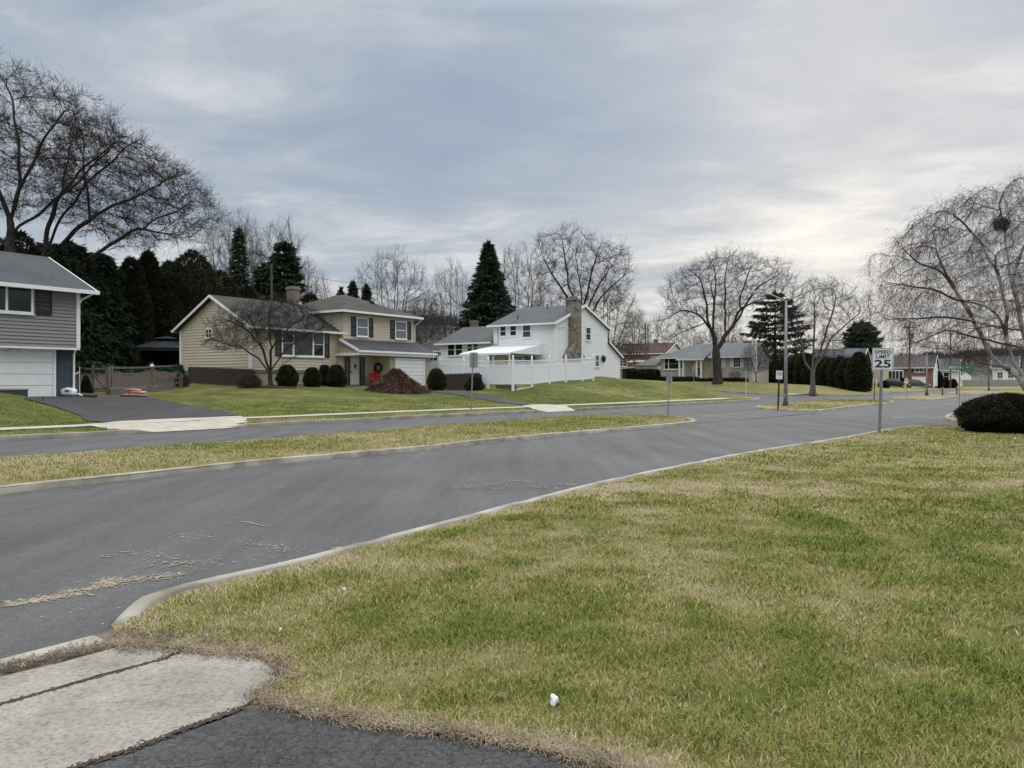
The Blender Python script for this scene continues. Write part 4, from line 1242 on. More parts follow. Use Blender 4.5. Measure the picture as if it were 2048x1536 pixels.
def shutter(par, o, a, n, w, h, m='shutter'):
    o, a, n = Vector(o), Vector(a), Vector(n); mb = MB()
    def bar(s0, s1, z0, z1, d0, d1):
        d0 += .044; d1 += .044
        mb.obox(o + a*(s0+s1)/2 + ZA*(z0+z1)/2 + n*(d0+d1)/2, a*(s1-s0)/2, n*(d1-d0)/2, ZA*(z1-z0)/2)
    bar(0, .05, 0, h, 0.004, .045); bar(w-.05, w, 0, h, .004, .045); bar(.05, w-.05, 0, .06, .004, .044); bar(.05, w-.05, h-.06, h, .004, .044); bar(.05, w-.05, h*.5-.03, h*.5+.03, .004, .044)
    k = int(h / .09)
    for i in range(k): z = .06 + (h-.12) * (i+.5) / k; bar(.05, w-.05, z-.03, z+.02, .004, .03)
    mb.build('shutter', MT[m], par)
def garage_door(par, o, a, n, w, h, rows=4, cols=4, m='white', handle=True, lights=False):
    o, a, n = Vector(o), Vector(a), Vector(n); mb = MB(); P = lambda s, z, d: o + a*s + n*d + ZA*z
    def bar(s0, s1, z0, z1, d0, d1, mm=mb):
        mm.obox(P((s0+s1)/2, (z0+z1)/2, (d0+d1)/2), a*(s1-s0)/2, n*(d1-d0)/2, ZA*(z1-z0)/2)
    rh = h / rows
    for r in range(rows): bar(0, w, r*rh+.012, (r+1)*rh-.012, -.02, .03)
    if cols:
        for r in range(rows):
            for c in range(cols): 
                s0 = w*c/cols + .10; s1 = w*(c+1)/cols - .10; bar(s0, s1, r*rh+.13, (r+1)*rh-.13, .02, .04)
    bar(0, w, 0, h, -.06, -.03)
    d = mb.build('garage_door', MT[m], par)
    f = MB()
    for s0, s1, z0, z1 in ((-.12, -.005, 0, h+.12), (w+.005, w+.12, 0, h+.12), (-.005, w+.005, h+.005, h+.12)): bar(s0, s1, z0, z1, -.02, .075, f)
    f.build('door_frame', MT['white'], d)
    if handle:
        hb = MB(); bar(w*.52, w*.52+.06, h*.36, h*.36+.2, .03, .09, hb); hb.build('handle', MT['black'], d)
    return d
def beam(par, p, q, w, h, name, m='white'):
    mb = MB(); mb.bar(p, q, w, h); return mb.build(name, MT[m], par)
def downspout(par, pts, m='white'):
    mb = MB(); mb.tube(pts, .045, 6); mb.build('downspout', MT[m], par)

# ------------------------------------------------------------------ tan split-level house
C0 = PZ(501, 770, 50.0)
def tan_house():
    h = empty('split_level_house', (C0[0], C0[1], 0), YAW, 'tan split-level house with black shutters and a white garage door', 'house')
    sl = (7.28 - 5.25) / 3.8
    w = MB()
    w.prism([(0, 2.3), (7.6, 2.3), (7.6, 5.25), (3.8, 7.28), (0, 5.25)], 'x', 0, 7.64)
    w.box(7.64, 15.46, -.5, 8.0, .6, 6.62)
    gr = lambda z: (0, 7.6) if z <= 5.25 else ((z - 5.25)/sl, 7.6 - (z - 5.25)/sl)
    lap(w, (0, 7.6, 0), -YA, -XA, 2.38, 7.27, lambda z: (7.6 - gr(z)[1], 7.6 - gr(z)[0]), .20)
    lap(w, (0, 0, 0), XA, -YA, 2.38, 5.25, lambda z: (0, 7.62), .20)
    lap(w, (7.64, -.5, 0), XA, -YA, 1.0, 6.6, lambda z: (0, 7.82), .20)
    lap(w, (7.64, 8, 0), -YA, -XA, 1.0, 6.6, lambda z: (0, 8.5), .20)
    # porch cheek
    w.prism([(-.5, 3.62), (-.5, 4.5), (-2.08, 3.75), (-2.08, 3.62)], 'x', 7.66, 7.78)
    lap(w, (7.66, -.5, 0), -YA, -XA, 3.62, 4.5, lambda z: (0, min(1.58, max(0, (4.5 - z)/.75*1.58))), .20)
    w.build('wall', MT['siding_tan'], h)
    f = MB(); f.box(.12, 7.64, .12, 7.5, .4, 2.3); f.box(.0, 7.62, .0, .119, 2.24, 2.375)
    f.build('foundation', MT['foundation'], h)
    g = MB(); g.box(10.95, 15.75, -2.06, -.5, .5, 3.6); g.build('garage_wall', MT['foundation'], h)
    lp = MB(); lap(lp, (10.95, -.52, 0), -YA, -XA, 1.2, 3.6, lambda z: (0, 1.52), .20); lp.build('porch_side_wall', MT['siding_tan'], h)
    cb = MB()
    for x0, x1, y0, y1, z0, z1 in ((-.05, .10, -.05, .10, 2.36, 5.2), (-.05, .10, 7.5, 7.65, 2.36, 5.2)): cb = MB(); cb.box(x0-.02, x1, y0-.02, y1+.02, z0, z1); cb.build('corner_board', MT['white'], h)
    # roofs
    r = MB(); e = .42; ze = 5.25 - e*sl + .17; zr = 7.28 + .17
    slab(r, [(-.38, -e, ze), (8.1, -e, ze), (8.1, 3.8, zr), (-.38, 3.8, zr)]); slab(r, [(-.38, 3.8, zr), (7.64, 3.8, zr), (7.64, 8.02, ze), (-.38, 8.02, ze)])
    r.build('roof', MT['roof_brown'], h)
    rk = MB()
    rk.bar((-.40, -e-.02, ze-.10), (-.40, 3.8, zr-.10), .05, .16); rk.bar((-.40, 3.8, zr-.10), (-.40, 8.04, ze-.10), .05, .16)
    rk.build('rake_board', MT['white'], h)
    beam(h, (-.44, -e-.07, ze-.09), (8.1, -e-.07, ze-.09), .12, .14, 'gutter')
    beam(h, (-.44, 8.07, ze-.09), (7.6, 8.07, ze-.09), .12, .14, 'gutter')
    r = MB(); x0, x1, y0, y1, z, t = 7.16, 15.95, -1.0, 8.45, 6.80, 8.52
    A, B, Cc, D = (x0, y0, z), (x1, y0, z), (x1, y1, z), (x0, y1, z); E, F = (11.5, 3.3, t), (11.5, 4.1, t)
    for q in ((A, B, E), (B, Cc, F, E), (Cc, D, F), (D, A, E, F)): r.face(q)
    r.face([(p[0], p[1], p[2]-.16) for p in (D, Cc, B, A)])
    for p, q in ((A, B), (B, Cc), (Cc, D), (D, A)): r.face([(*p[:2], z-.16), (*q[:2], z-.16), q, p])
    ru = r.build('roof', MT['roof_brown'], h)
    v = MB(); v.box(12.6, 12.9, 1.35, 1.65, 7.55, 7.95); v.build('roof_vent', MT['black'], ru)
    for p, q in (((x0-.05, y0-.05, z-.1), (x1+.05, y0-.05, z-.1)), ((x0-.05, y0, z-.1), (x0-.05, y1, z-.1)), ((x1+.05, y0, z-.1), (x1+.05, y1, z-.1))): beam(h, p, q, .12, .16, 'gutter')
    r = MB(); slab(r, [(7.35, -2.42, 3.86), (16.0, -2.42, 3.86), (15.9, -.5, 4.72), (7.35, -.5, 4.72)], .12); r.build('porch_roof', MT['roof_dark'], h)
    beam(h, (7.30, -2.47, 3.76), (16.05, -2.47, 3.76), .12, .15, 'gutter')
    b = MB(); b.box(7.36, 15.98, -2.40, -2.22, 3.50, 3.67); b.box(7.36, 7.64, -2.2, -.02, 3.47, 3.62); b.box(7.66, 10.94, -2.2, -.51, 3.63, 3.67); b.build('porch_beam', MT['white'], h)
    rk = MB(); rk.bar((7.32, -2.40, 3.80), (7.32, -.5, 4.66), .05, .17); rk.build('rake_board', MT['white'], h)
    s = MB(); s.box(7.0, 10.94, -2.5, -.52, .8, 1.22); s.build('porch_floor', MT['concrete'], h)
    po = MB()
    for dx in (-.09, .09): po.tube([(7.75+dx, -2.3, 1.2), (7.75+dx, -2.3, 3.5)], .016, 6)
    for k in range(8): po.tube([(7.66, -2.3, 1.35+k*.27), (7.84, -2.3, 1.5+k*.27)], .010, 5)
    po.build('porch_post', MT['black'], h)
    c = MB(); c.box(6.65, 7.35, 3.75, 4.45, 6.6, 8.75); c.box(6.58, 7.42, 3.68, 4.52, 8.50, 8.62)
    ch = c.build('chimney', MT['brick_mauve'], h)
    fl = MB(); fl.prism([(3.72, 7.42), (4.48, 7.42), (4.48, 7.3), (3.72, 7.3)], 'x', 6.58, 7.42); fl.prism([(6.5, 7.3), (7.5, 7.3), (7.42, 7.62), (7.1, 7.48)], 'y', 3.66, 3.70); fl.build('flashing', MT['sign_white'], ch)
    # openings
    wd = window(h, (2.55, 0, 3.42), XA, -YA, 3.6, 1.6, vm=((.92, .13), (2.68, .13)), hm=(), fr=.10, g='glass')
    [MB().box(a, b, -.078, -.066, 4.2, 4.25).build('sash_bar', MT['white'], wd) for a, b in ((2.6, 3.4), (5.3, 6.1))]
    shutter(h, (1.95, 0, 3.3), XA, -YA, .48, 1.78); shutter(h, (6.27, 0, 3.3), XA, -YA, .48, 1.78)
    def upx(px): t = (px-1024)/FPX; return (-16.56 - 49.72*t) / (.832*t - .555) * 1.0
    for a, b in ((713.5, 734), (790.5, 811)):
        xa, xb = upx(a), upx(b); wz0, wz1 = 5.02, 6.28
        window(h, (xa, -.5, wz0), XA, -YA, xb-xa, wz1-wz0, hm=((.62, .06),), fr=.09, g='glass_blind')
        shutter(h, (xa-.09-.52, -.5, wz0-.08), XA, -YA, .5, wz1-wz0+.18); shutter(h, (xb+.11, -.5, wz0-.08), XA, -YA, .5, wz1-wz0+.18)
    window(h, (0, 4.62, 4.62), -YA, -XA, .62, .5, vm=((.31, .04),), hm=((.25, .04),), fr=.07)
    v = MB(); v.box(-.075, 0, 3.3, 3.66, 6.36, 6.92); vv = v.build('gable_vent', MT['offwhite'], h)
    v = MB()
    for k in range(6): v.box(-.087, -.076, 3.34, 3.62, 6.42+k*.08, 6.46+k*.08)
    v.build('louvre', MT['siding_tan'], vv)
    for xx in (2.4, 4.6): window(h, (xx, .12, 1.35), XA, -YA, .95, .5, vm=((.47, .04),), fr=.06)
    d = MB(); d.box(8.36, 9.24, -.56, -.5, 1.24, 3.38); d.box(8.46, 9.14, -.585, -.56, 1.4, 2.2); d.box(8.46, 9.14, -.585, -.56, 2.3, 3.3); dd = d.build('door', MT['offwhite'], h)
    k = MB(); k.box(8.42, 8.46, -.62, -.56, 2.2, 2.35); k.build('handle', MT['black'], dd)
    st = MB()
    for k in range(5):
        a0 = math.pi/2 + k*2*math.pi/5; p = [(8.8 + .22*math.cos(a0), 2.72 + .27*math.sin(a0)), (8.8 + .08*math.cos(a0+.63), 2.72 + .1*math.sin(a0+.63)), (8.8, 2.72), (8.8 + .08*math.cos(a0-.63), 2.72 + .1*math.sin(a0-.63))]
        st.prism(p, 'y', -.60-.002*k, -.59)
    st.build('star_wreath', MT['wreath'], dd)
    for x in (7.78, 9.3): shutter(h, (x, -.5, 1.3), XA, -YA, .5, 2.1)
    garage_door(h, (11.62, -2.06, 1.15), XA, -YA, 3.2, 2.1, rows=7, cols=0, handle=False)
    downspout(h, [(15.9, -.95, 6.6), (15.75, -.7, 6.3), (15.52, -.57, 6.1), (15.52, -.57, 4.75)])
    downspout(h, [(-.06, -.35, 5.1), (-.06, -.08, 4.9), (-.06, -.08, 1.4)])
    mbx = MB(); mbx.box(7.2, 7.55, -.14, -.02, 2.55, 2.75); mbx.build('mailbox', MT['black'], h)
    # things on the porch
    T = Matrix.Translation((C0[0], C0[1], 0)) @ Matrix.Rotation(YAW, 4, 'Z')
    w0 = T @ Vector((10.93, -.95, 2.62))
    wr = empty('wreath', w0, YAW, 'dark green wreath hung on the porch wall of the tan house', 'wreath')
    t = MB(); t.tube([(-.06, .32*math.cos(k*math.pi/9), .32*math.sin(k*math.pi/9)) for k in range(19)], .085, 8, False); t.build('ring', MT['wreath'], wr)
    t = MB(); t.prism([(-.14, -.40), (.14, -.40), (.05, -.28), (.12, -.12), (-.12, -.12), (-.05, -.28)], 'x', -.17, -.13); t.build('bow', MT['red'], wr)
    for i, (x, lb) in enumerate(((9.95, 'red porch chair nearer the front door'), (10.5, 'red porch chair against the porch side wall'))):
        q = T @ Vector((x, -1.5, 1.22)); c = empty('porch_chair', q, YAW, lb, 'chair', 'red chairs on the porch')
        s = MB(); s.box(-.24, .24, -.25, .25, .40, .46); s.build('seat', MT['red'], c)
        s = MB(); s.bar((0, .25, .44), (0, .40, 1.0), .46, .05, (0, 1, 0)); s.box(-.22, .22, .26, .33, .5, .98); s.build('backrest', MT['red'], c)
        for sx in (-.21, .21):
            for sy in (-.21, .21): s = MB(); s.tube([(sx, sy, 0), (sx, sy, .4)], .02, 6); s.build('leg', MT['red'], c)
tan_house()

# ------------------------------------------------------------------ grey house at the left
Cg = PZ(157, 697, 35.5)
def grey_house():
    h = empty('grey_house', (Cg[0], Cg[1], 0), YAW, 'grey sided house with a white garage door under its upper floor', 'house')
    w = MB(); w.box(-13, 0, 0, 8, 3.16, 5.86)
    lap(w, (-13, 0, 0), XA, -YA, 3.17, 5.86, lambda z: (0, 13), .155)
    w.prism([(0, 5.86), (8, 5.86), (4, 7.6)], 'x', -13, -.02)
    w.build('wall', MT['siding_grey'], h)
    lw = MB(); lw.box(-.72, -.02, .5, 7.9, .5, 3.1); lw.box(-13, -5.98, .5, 7.9, .5, 3.1); lw.box(-5.98, -.72, .5, 7.9, 3.01, 3.1); lw.box(-5.98, -.72, .75, 7.9, .5, 3.0)
    lw.build('lower_wall', MT['bluebrick'], h)
    s = MB(); s.box(-13, .04, -.05, .52, 3.08, 3.165); s.build('soffit', MT['white'], h)
    c = MB(); c.box(-.12, .05, -.065, .08, 3.17, 5.80); c.build('corner_board', MT['white'], h)
    r = MB(); sl = 1.74/4; e = .55; z0 = 5.86 - e*sl + .2; zr = 7.6 + .2
    slab(r, [(-13, -e, z0), (.55, -e, z0), (.55, 4, zr), (-13, 4, zr)]); slab(r, [(-13, 4, zr), (.55, 4, zr), (.55, 8+e, z0), (-13, 8+e, z0)])
    r.build('roof', MT['roof_dark'], h)
    beam(h, (-13, -e-.07, z0-.09), (.62, -e-.07, z0-.09), .13, .17, 'gutter'); 
    so = MB(); so.box(-13, .5, -e+.02, -.02, 5.78, 5.83); so.build('eave_soffit', MT['white'], h)
    rk = MB(); rk.bar((.57, -e, z0-.1), (.57, 4, zr-.1), .05, .2); rk.bar((.57, 4, zr-.1), (.57, 8+e, z0-.1), .05, .2); rk.build('rake_board', MT['white'], h)
    downspout(h, [(.45, -.55, 5.72), (.1, -.1, 5.4), (.06, .1, 5.2), (.06, .3, 3.2), (.02, .46, 2.9), (.02, .46, 1.0)])
    window(h, (-4.02, 0, 4.68), XA, -YA, 1.95, 1.0, vm=((.98, .10),), fr=.10)
    shutter(h, (-1.86, 0, 4.58), XA, -YA, .66, 1.16)
    garage_door(h, (-5.85, .5, .94), XA, -YA, 4.95, 2.05, rows=4, cols=0)
    l = MB(); l.box(-2.62, -2.38, .28, .40, 2.98, 3.07); l.box(-2.8, -2.6, .2, .35, 2.95, 3.02); l.box(-2.4, -2.2, .2, .35, 2.95, 3.02); l.build('floodlight', MT['sign_white'], h)
grey_house()

# ------------------------------------------------------------------ white two-storey house
Cw = PZ(1110, 760, 66.0)
def white_house():
    h = empty('white_house', (Cw[0], Cw[1], 0), YAW, 'white two-storey house with a tall fieldstone chimney and grey roof', 'house')
    zE, zA, xA, W, L = 6.62, 8.42, 5.0, 9.95, 6.4
    sl = (zA - zE)/xA
    w = MB(); w.prism([(0, .6), (W, .6), (W, zE), (xA, zA), (0, zE)], 'y', 0, L)
    gx = lambda z: (0, W) if z <= zE else ((z-zE)/sl, W-(z-zE)/sl)
    lap(w, (0, 0, 0), XA, -YA, 1.5, zA-.01, gx, .20)
    lap(w, (0, L, 0), -YA, -XA, 1.0, zE, lambda z: (0, L), .20)
    w.prism([(W, .8), (12.6, .8), (12.6, 4.0), (W, 5.25)], 'y', 0, 6.2)
    lap(w, (W, 0, 0), XA, -YA, 1.95, 5.24, lambda z: (0, 2.65 if z < 4 else 2.65*(5.25-z)/1.25), .20)
    w.box(0.0, 8.0, L, 12.5, .8, 5.15); w.prism([(0, 5.15), (8, 5.15), (4, 6.75)], 'y', L, 12.5)
    lap(w, (0, 12.5, 0), -YA, -XA, 1.0, 5.15, lambda z: (0, 6.1), .20)
    w.build('wall', MT['siding_white'], h)
    f = MB(); f.box(.02, 12.58, .02, 6.0, .5, 1.92); f.build('foundation', MT['wallblock'], h)
    r = MB(); e = .4; ze = zE - e*sl + .16; zr = zA + .16
    slab(r, [(-e, -.25, ze), (xA, -.25, zr), (xA, L+.4, zr), (-e, L+.4, ze)]); slab(r, [(xA, -.25, zr), (W+e, -.25, ze), (W+e, L+.4, ze), (xA, L+.4, zr)])
    slab(r, [(W, -.25, 5.42), (12.95, -.25, 4.0), (12.95, 6.4, 4.0), (W, 6.4, 5.42)], .12)
    slab(r, [(-e, L+.01, 5.15-e*.4+.16), (4, L+.01, 6.93), (4, 12.9, 6.93), (-e, 12.9, 5.15-e*.4+.16)]); slab(r, [(4, L+.01, 6.93), (8.4, L+.01, 5.15), (8.4, 12.9, 5.15), (4, 12.9, 6.93)])
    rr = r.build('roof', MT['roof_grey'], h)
    [MB().tube([(x, y, z), (x, y, z + .55)], .06, 8).build('vent_pipe', MT['steel_dark'], rr) for x, y, z in ((1.2, 4.6, 7.0), (4.4, 3.4, 8.2))]
    rk = MB(); rk.bar((-e, -.27, ze-.12), (xA, -.27, zr-.12), .05, .22); rk.bar((xA, -.27, zr-.12), (W+e, -.27, ze-.12), .05, .22); rk.build('rake_board', MT['white'], h)
    for p, q, hh in (((W, -.27, 5.33), (12.95, -.27, 3.92), .17), ((-e, 12.92, 5.02), (4, 12.92, 6.8), .2)): beam(h, p, q, .05, hh, 'rake_board')
    beam(h, (-e-.07, -.3, ze-.1), (-e-.07, L+.45, ze-.1), .13, .15, 'gutter'); beam(h, (-e-.07, L+.1, 5.06), (-e-.07, 12.95, 5.06), .13, .14, 'gutter')
    beam(h, (13.0, -.3, 3.92), (13.0, 6.4, 3.92), .1, .12, 'gutter')
    [MB().box(a, b, -.065, .1, c_, d_).build('corner_board', MT['white'], h) for a, b, c_, d_ in ((12.55, 12.66, 1.75, 3.9), (-.045, .1, 1.5, 6.5))]
    # chimney: broad foot, shoulder, shaft
    c = MB(); c.prism([(1.25, .9), (3.6, .9), (3.6, 8.95), (2.25, 8.95), (2.25, 4.75), (1.3, 3.85)], 'y', -.62, -.02)
    c.box(2.18, 3.67, -.68, .3, 8.72, 8.9); c.prism([(2.25, 6.5), (3.6, 6.5), (3.6, 8.9), (2.25, 8.9)], 'y', -.02, .25); c.box(2.6, 3.2, -.45, .05, 8.95, 9.1)
    c.build('chimney', MT['stone'], h)
    c = MB(); c.box(4.3, 4.9, 11.7, 12.3, 6.3, 7.6); c.box(4.25, 4.95, 11.65, 12.35, 7.35, 7.5); c.build('chimney', MT['wallblock'], h)
    for y0, w_, z0, hh, g in ((5.06, .56, 5.66, .82, 'glass'), (3.96, .58, 5.66, .82, 'glass'), (2.46, .76, 5.48, 1.0, 'glass_green')):
        window(h, (0, y0 + w_, z0), -YA, -XA, w_, hh, hm=((hh/2, .05),), fr=.08, g=g)
    for y0, w_, z0, hh in ((10.85, .76, 4.02, 1.02), (9.92, .76, 4.02, 1.02), (8.8, .5, 4.3, .76), (8.14, .5, 4.3, .76)):
        window(h, (0, y0 + w_, z0), -YA, -XA, w_, hh, hm=((hh/2, .05),), fr=.08)
    window(h, (5.5, 0, 5.4), XA, -YA, .82, 1.1, hm=((.55, .05),), fr=.07); window(h, (3.72, 0, 5.5), XA, -YA, .5, 1.0, hm=((.5, .05),), fr=.07)
    window(h, (7.32, 0, 3.0), XA, -YA, .74, 1.0, hm=((.5, .05),), fr=.07, g='glass_green')
    for x in (4.5, 8.75):
        l = MB(); l.box(x-.05, x+.05, -.1, 0, 3.55, 4.0); l.lathe((x, -.24, 3.42), [(.03, -.06), (.12, .02), (.17, .1), (.19, .38), (.24, .42), (.06, .58), (.02, .66)], 8); l.bar((x, -.02, 3.95), (x, -.24, 4.08), .03, .03)
        l.build('wall_lantern', MT['black'], h)
    cab = MB(); cab.tube([(-.05, 6.0, 6.4), (-.08, 5.9, 6.0), (-.05, 5.9, 4.9), (-.1, 6.2, 4.6)], .03, 5); cab.build('conduit', MT['galv'], h); cab = MB(); cab.tube([(-.1, 5.95, 4.85), (-.12, 6.8, 4.9), (-.1, 7.0, 4.7), (-.06, 7.0, 3.6)], .025, 5); cab.build('conduit', MT['galv'], h); cab = MB(); cab.tube([(1.9, -.64, 6.2), (1.2, -.1, 6.25), (.6, -.05, 6.15), (.3, -.05, 6.2)], .02, 4); cab.build('conduit', MT['galv'], h)
    # patio cover
    p = MB(); slab(p, [(-5.05, 1.3, 3.95), (-.02, 1.3, 4.78), (-.02, 6.3, 4.78), (-5.05, 6.3, 3.95)], .07)
    for k in range(17): p.bar((-5.05, 1.45 + k*.3, 3.965), (-.03, 1.45 + k*.3, 4.795), .03, .03)
    p.face([(-5.05, 1.29, 3.88), (-.02, 1.29, 3.88), (-.02, 1.29, 4.72)]).face([(-5.05, 1.25, 3.88), (-.02, 1.25, 3.88), (-.02, 1.25, 4.72)])
    p.build('patio_cover', MT['white'], h); beam(h, (-5.1, 1.22, 3.84), (-5.1, 6.4, 3.84), .12, .14, 'gutter')
    for y in (1.4, 3.0, 4.6, 6.2): q = MB(); q.box(-4.98, -4.88, y-.05, y+.05, .9, 3.88); q.build('patio_post', MT['white'], h)
    d = MB(); d.box(-.04, .0, 2.0, 3.1, 1.6, 3.75); d.box(-.04, .0, 3.4, 5.9, 2.3, 3.7); d.build('patio_door', MT['glass'], h)
    sc = MB()
    for y in (3.1, 3.9, 4.7): sc.box(-3.0, -2.94, y, y+.06, 1.2, 3.9)
    sc.box(-3.0, -2.96, 3.1, 4.76, 1.2, 3.85); sc.build('patio_screen', MT['siding_tan'], h)
white_house()

# ------------------------------------------------------------------ pale brick ranch across the side street
Cb = PZ(1502, 763, 104.0)
def brick_ranch():
    h = empty('brick_house', (Cb[0], Cb[1], 0), YAW, 'pale brick house with white porch columns behind the big bare maple', 'house')
    zE, zR, L, D = 5.0, 6.95, 13.0, 8.6
    w = MB(); w.prism([(0, .6), (D, .6), (D, zE), (D/2, zR-.1), (0, zE)], 'y', 0, L-3.5) ; w.box(0, D, L-3.6, L, .6, zE)
    w.build('wall', MT['brick_pale'], h)
    g = MB(); sl = (zR - zE)/(D/2)
    lap(g, (0, -.0, 0), XA, -YA, 3.2, zR-.12, lambda z: (.02, D-.02) if z <= zE else ((z-zE)/sl, D-(z-zE)/sl), .16); g.build('gable_siding', MT['siding_grey'], h)
    r = MB(); e = .45; z0 = zE - .1
    slab(r, [(-e, -.3, z0), (D/2, -.3, zR), (D/2, L-3.6, zR), (-e, L+.4, z0)]); slab(r, [(D/2, -.3, zR), (D+e, -.3, z0), (D+e, L+.4, z0), (D/2, L-3.6, zR)]); slab(r, [(-e, L+.4, z0), (D/2, L-3.6, zR), (D+e, L+.4, z0)])
    slab(r, [(-2.0, 5.9, 4.62), (.9, 5.9, 5.65), (.9, 9.8, 5.65), (-2.0, 9.8, 4.62)], .12)
    # garage wing
    slab(r, [(-.6, L+.41, 3.82), (3.2, L-.1, 5.5), (3.2, L+1.2, 5.5), (-.6, L+4.2, 3.82)], .12); slab(r, [(-.6, L+4.2, 3.82), (3.2, L+1.2, 5.5), (6.8, L+4.2, 3.82)], .12)
    r.build('roof', MT['roof_bluegrey'], h)
    gw = MB(); gw.box(0, 6.4, L+.02, L+3.9, .6, 3.75); gw.build('garage_wing', MT['siding_white'], h)
    beam(h, (-e-.05, -.3, z0-.08), (-e-.05, 5.8, z0-.08), .1, .14, 'gutter'); beam(h, (-e-.05, 9.9, z0-.08), (-e-.05, L+.4, z0-.08), .1, .14, 'gutter'); beam(h, (-2.05, 5.85, 4.54), (-2.05, 9.85, 4.54), .1, .2, 'gutter')
    c = MB(); c.box(.25, 1.3, -.45, -.0, .9, 7.25); c.box(.2, 1.35, -.5, .05, 7.0, 7.12); c.build('chimney', MT['white'], h)
    for y in (6.35, 6.95, 8.9, 9.45):
        q = MB(); q.lathe((-1.75, y, 1.3), [(.20, 0), (.20, .12), (.155, .16), (.135, 3.0), (.19, 3.08), (.19, 3.2)], 12); q.build('column', MT['white'], h)
    fl = MB(); fl.box(-2.1, 0, 5.9, 9.9, .7, 1.4); fl.build('porch_floor', MT['brick_red'], h)
    d = MB(); d.box(-.06, 0, 6.8, 7.75, 1.42, 3.5); dd = d.build('door', MT['greendoor'], h); d = MB(); d.box(-.075, -.06, 6.95, 7.6, 2.35, 3.4); d.build('door_light', MT['glass'], dd)
    lt = MB(); lt.lathe((-1.0, 7.4, 3.75), [(.02, .35), (.1, .2), (.12, 0), (.04, -.05)], 8); lt.build('porch_lantern', MT['lampglass'], h)
    sd = MB(); sd.box(-.02, 0, 5.95, 9.8, 1.42, 4.6); sd.build('porch_wall', MT['siding_tan'], h)
    window(h, (0, 12.35, 3.3), -YA, -XA, 2.75, 1.45, vm=((.6, .12), (2.15, .12)), hm=((.72, .03),), fr=.12)
    for y0, z0_, hh in ((1.42, 3.5, 1.25), (4.0, 3.5, 1.25)):
        window(h, (0, y0 + .92, z0_), -YA, -XA, .92, hh, vm=((.31, .03), (.61, .03)), hm=((.42, .03), (.84, .03)), fr=.05)
        shutter(h, (0, y0 + 1.40, z0_-.05), -YA, -XA, .40, hh+.1, 'white'); shutter(h, (0, y0 - .08, z0_-.05), -YA, -XA, .40, hh+.1, 'white')
    for y0 in (1.42, 4.0): window(h, (0, y0 + .95, 1.6), -YA, -XA, .95, .55, vm=((.47, .03),), fr=.05)
    sk_ = MB(); sk_.box(-.05, 0, 9.8, L, .7, 1.9); sk_.build('brick_skirt', MT['brick_red'], h)
    downspout(h, [(-.4, .12, 4.8), (-.06, .1, 4.5), (-.06, .1, 1.4)]); 
brick_ranch()

# ------------------------------------------------------------------ houses farther off
def gable_house(name, o, yaw, L, D, z0, zE, zR, wall, roof, label, cat='house', e=.4, wins=(), trim='white', chim=None, gable_wall=None):
    """front on the x=0 plane (looking to -x), running L along +y, D deep along +x"""
    h = empty(name, (o[0], o[1], 0), yaw, label, cat)
    w = MB(); w.prism([(0, z0), (D, z0), (D, zE), (D/2, zR), (0, zE)], 'y', 0, L); w.build('wall', MT[wall], h)
    sl = (zR - zE)/(D/2); a = zE - e*sl + .15; b = zR + .15; r = MB()
    slab(r, [(-e, -.3, a), (D/2, -.3, b), (D/2, L+.3, b), (-e, L+.3, a)]); slab(r, [(D/2, -.3, b), (D+e, -.3, a), (D+e, L+.3, a), (D/2, L+.3, b)]); rr = r.build('roof', MT[roof], h)
    beam(h, (-e-.05, -.3, a-.08), (-e-.05, L+.3, a-.08), .1, .14, 'gutter', trim)
    rk = MB()
    for yy in (-.32, L+.32): rk.bar((-e, yy, a-.1), (D/2, yy, b-.1), .05, .18); rk.bar((D/2, yy, b-.1), (D+e, yy, a-.1), .05, .18)
    rk.build('rake_board', MT[trim], h)
    for (y, z, w_, hh, nv) in wins: window(h, (0, y + w_, z), -YA, -XA, w_, hh, vm=[(w_*k/nv, .07) for k in range(1, nv)], hm=() if nv > 2 else ((hh/2, .05),), fr=.1)
    if chim: c = MB(); c.box(*chim); c.build('chimney', MT['brick_red'], h)
    return h, rr
o = PZ(1331, 760, 128)
h, _ = gable_house('red_brick_house', o, YAW, 9.5, 8, 1.0, 6.2, 7.95, 'brick_orange', 'roof_redbrown', 'bright red brick house with a brown roof beyond the white house', wins=((7.0, 4.1, 1.5, .95, 2), (5.3, 4.2, .6, .9, 1), (1.6, 4.6, .8, 1.0, 1)), chim=(4.2, 4.8, 3.3, 3.9, 7.6, 8.8))
mb = MB(); mb.prism([(-.02, 6.2), (8.02, 6.2), (4, 7.95)], 'y', -.05, 0); mb.build('gable', MT['offwhite'], h)
sh = MB(); slab(sh, [(-1.6, 1.5, 4.75), (0, 1.5, 5.1), (0, 6.2, 5.1), (-1.6, 6.2, 4.75)], .1); sh.build('awning', MT['offwhite'], h)
def carport():
    p = PZ(1262, 735, 116); c = empty('carport', (p[0], p[1], 0), YAW, 'low white-roofed carport between the white house and the garage', 'carport')
    r = MB(); slab(r, [(-1.6, -2.2, 3.75), (1.6, -2.2, 3.85), (1.6, 2.4, 3.5), (-1.6, 2.4, 3.4)], .14); r.build('roof', MT['white'], c)
    for x in (-1.45, 1.45):
        for y in (-2.05, 2.2): q = MB(); q.box(x-.05, x+.05, y-.05, y+.05, 1.2, 3.42); q.build('post', MT['white'], c)
    w = MB(); w.box(1.5, 1.56, -2.0, 2.15, 1.2, 3.4); w.build('back_panel', MT['steel_dark'], c)
carport()
o = PZ(1867, 760, 143)
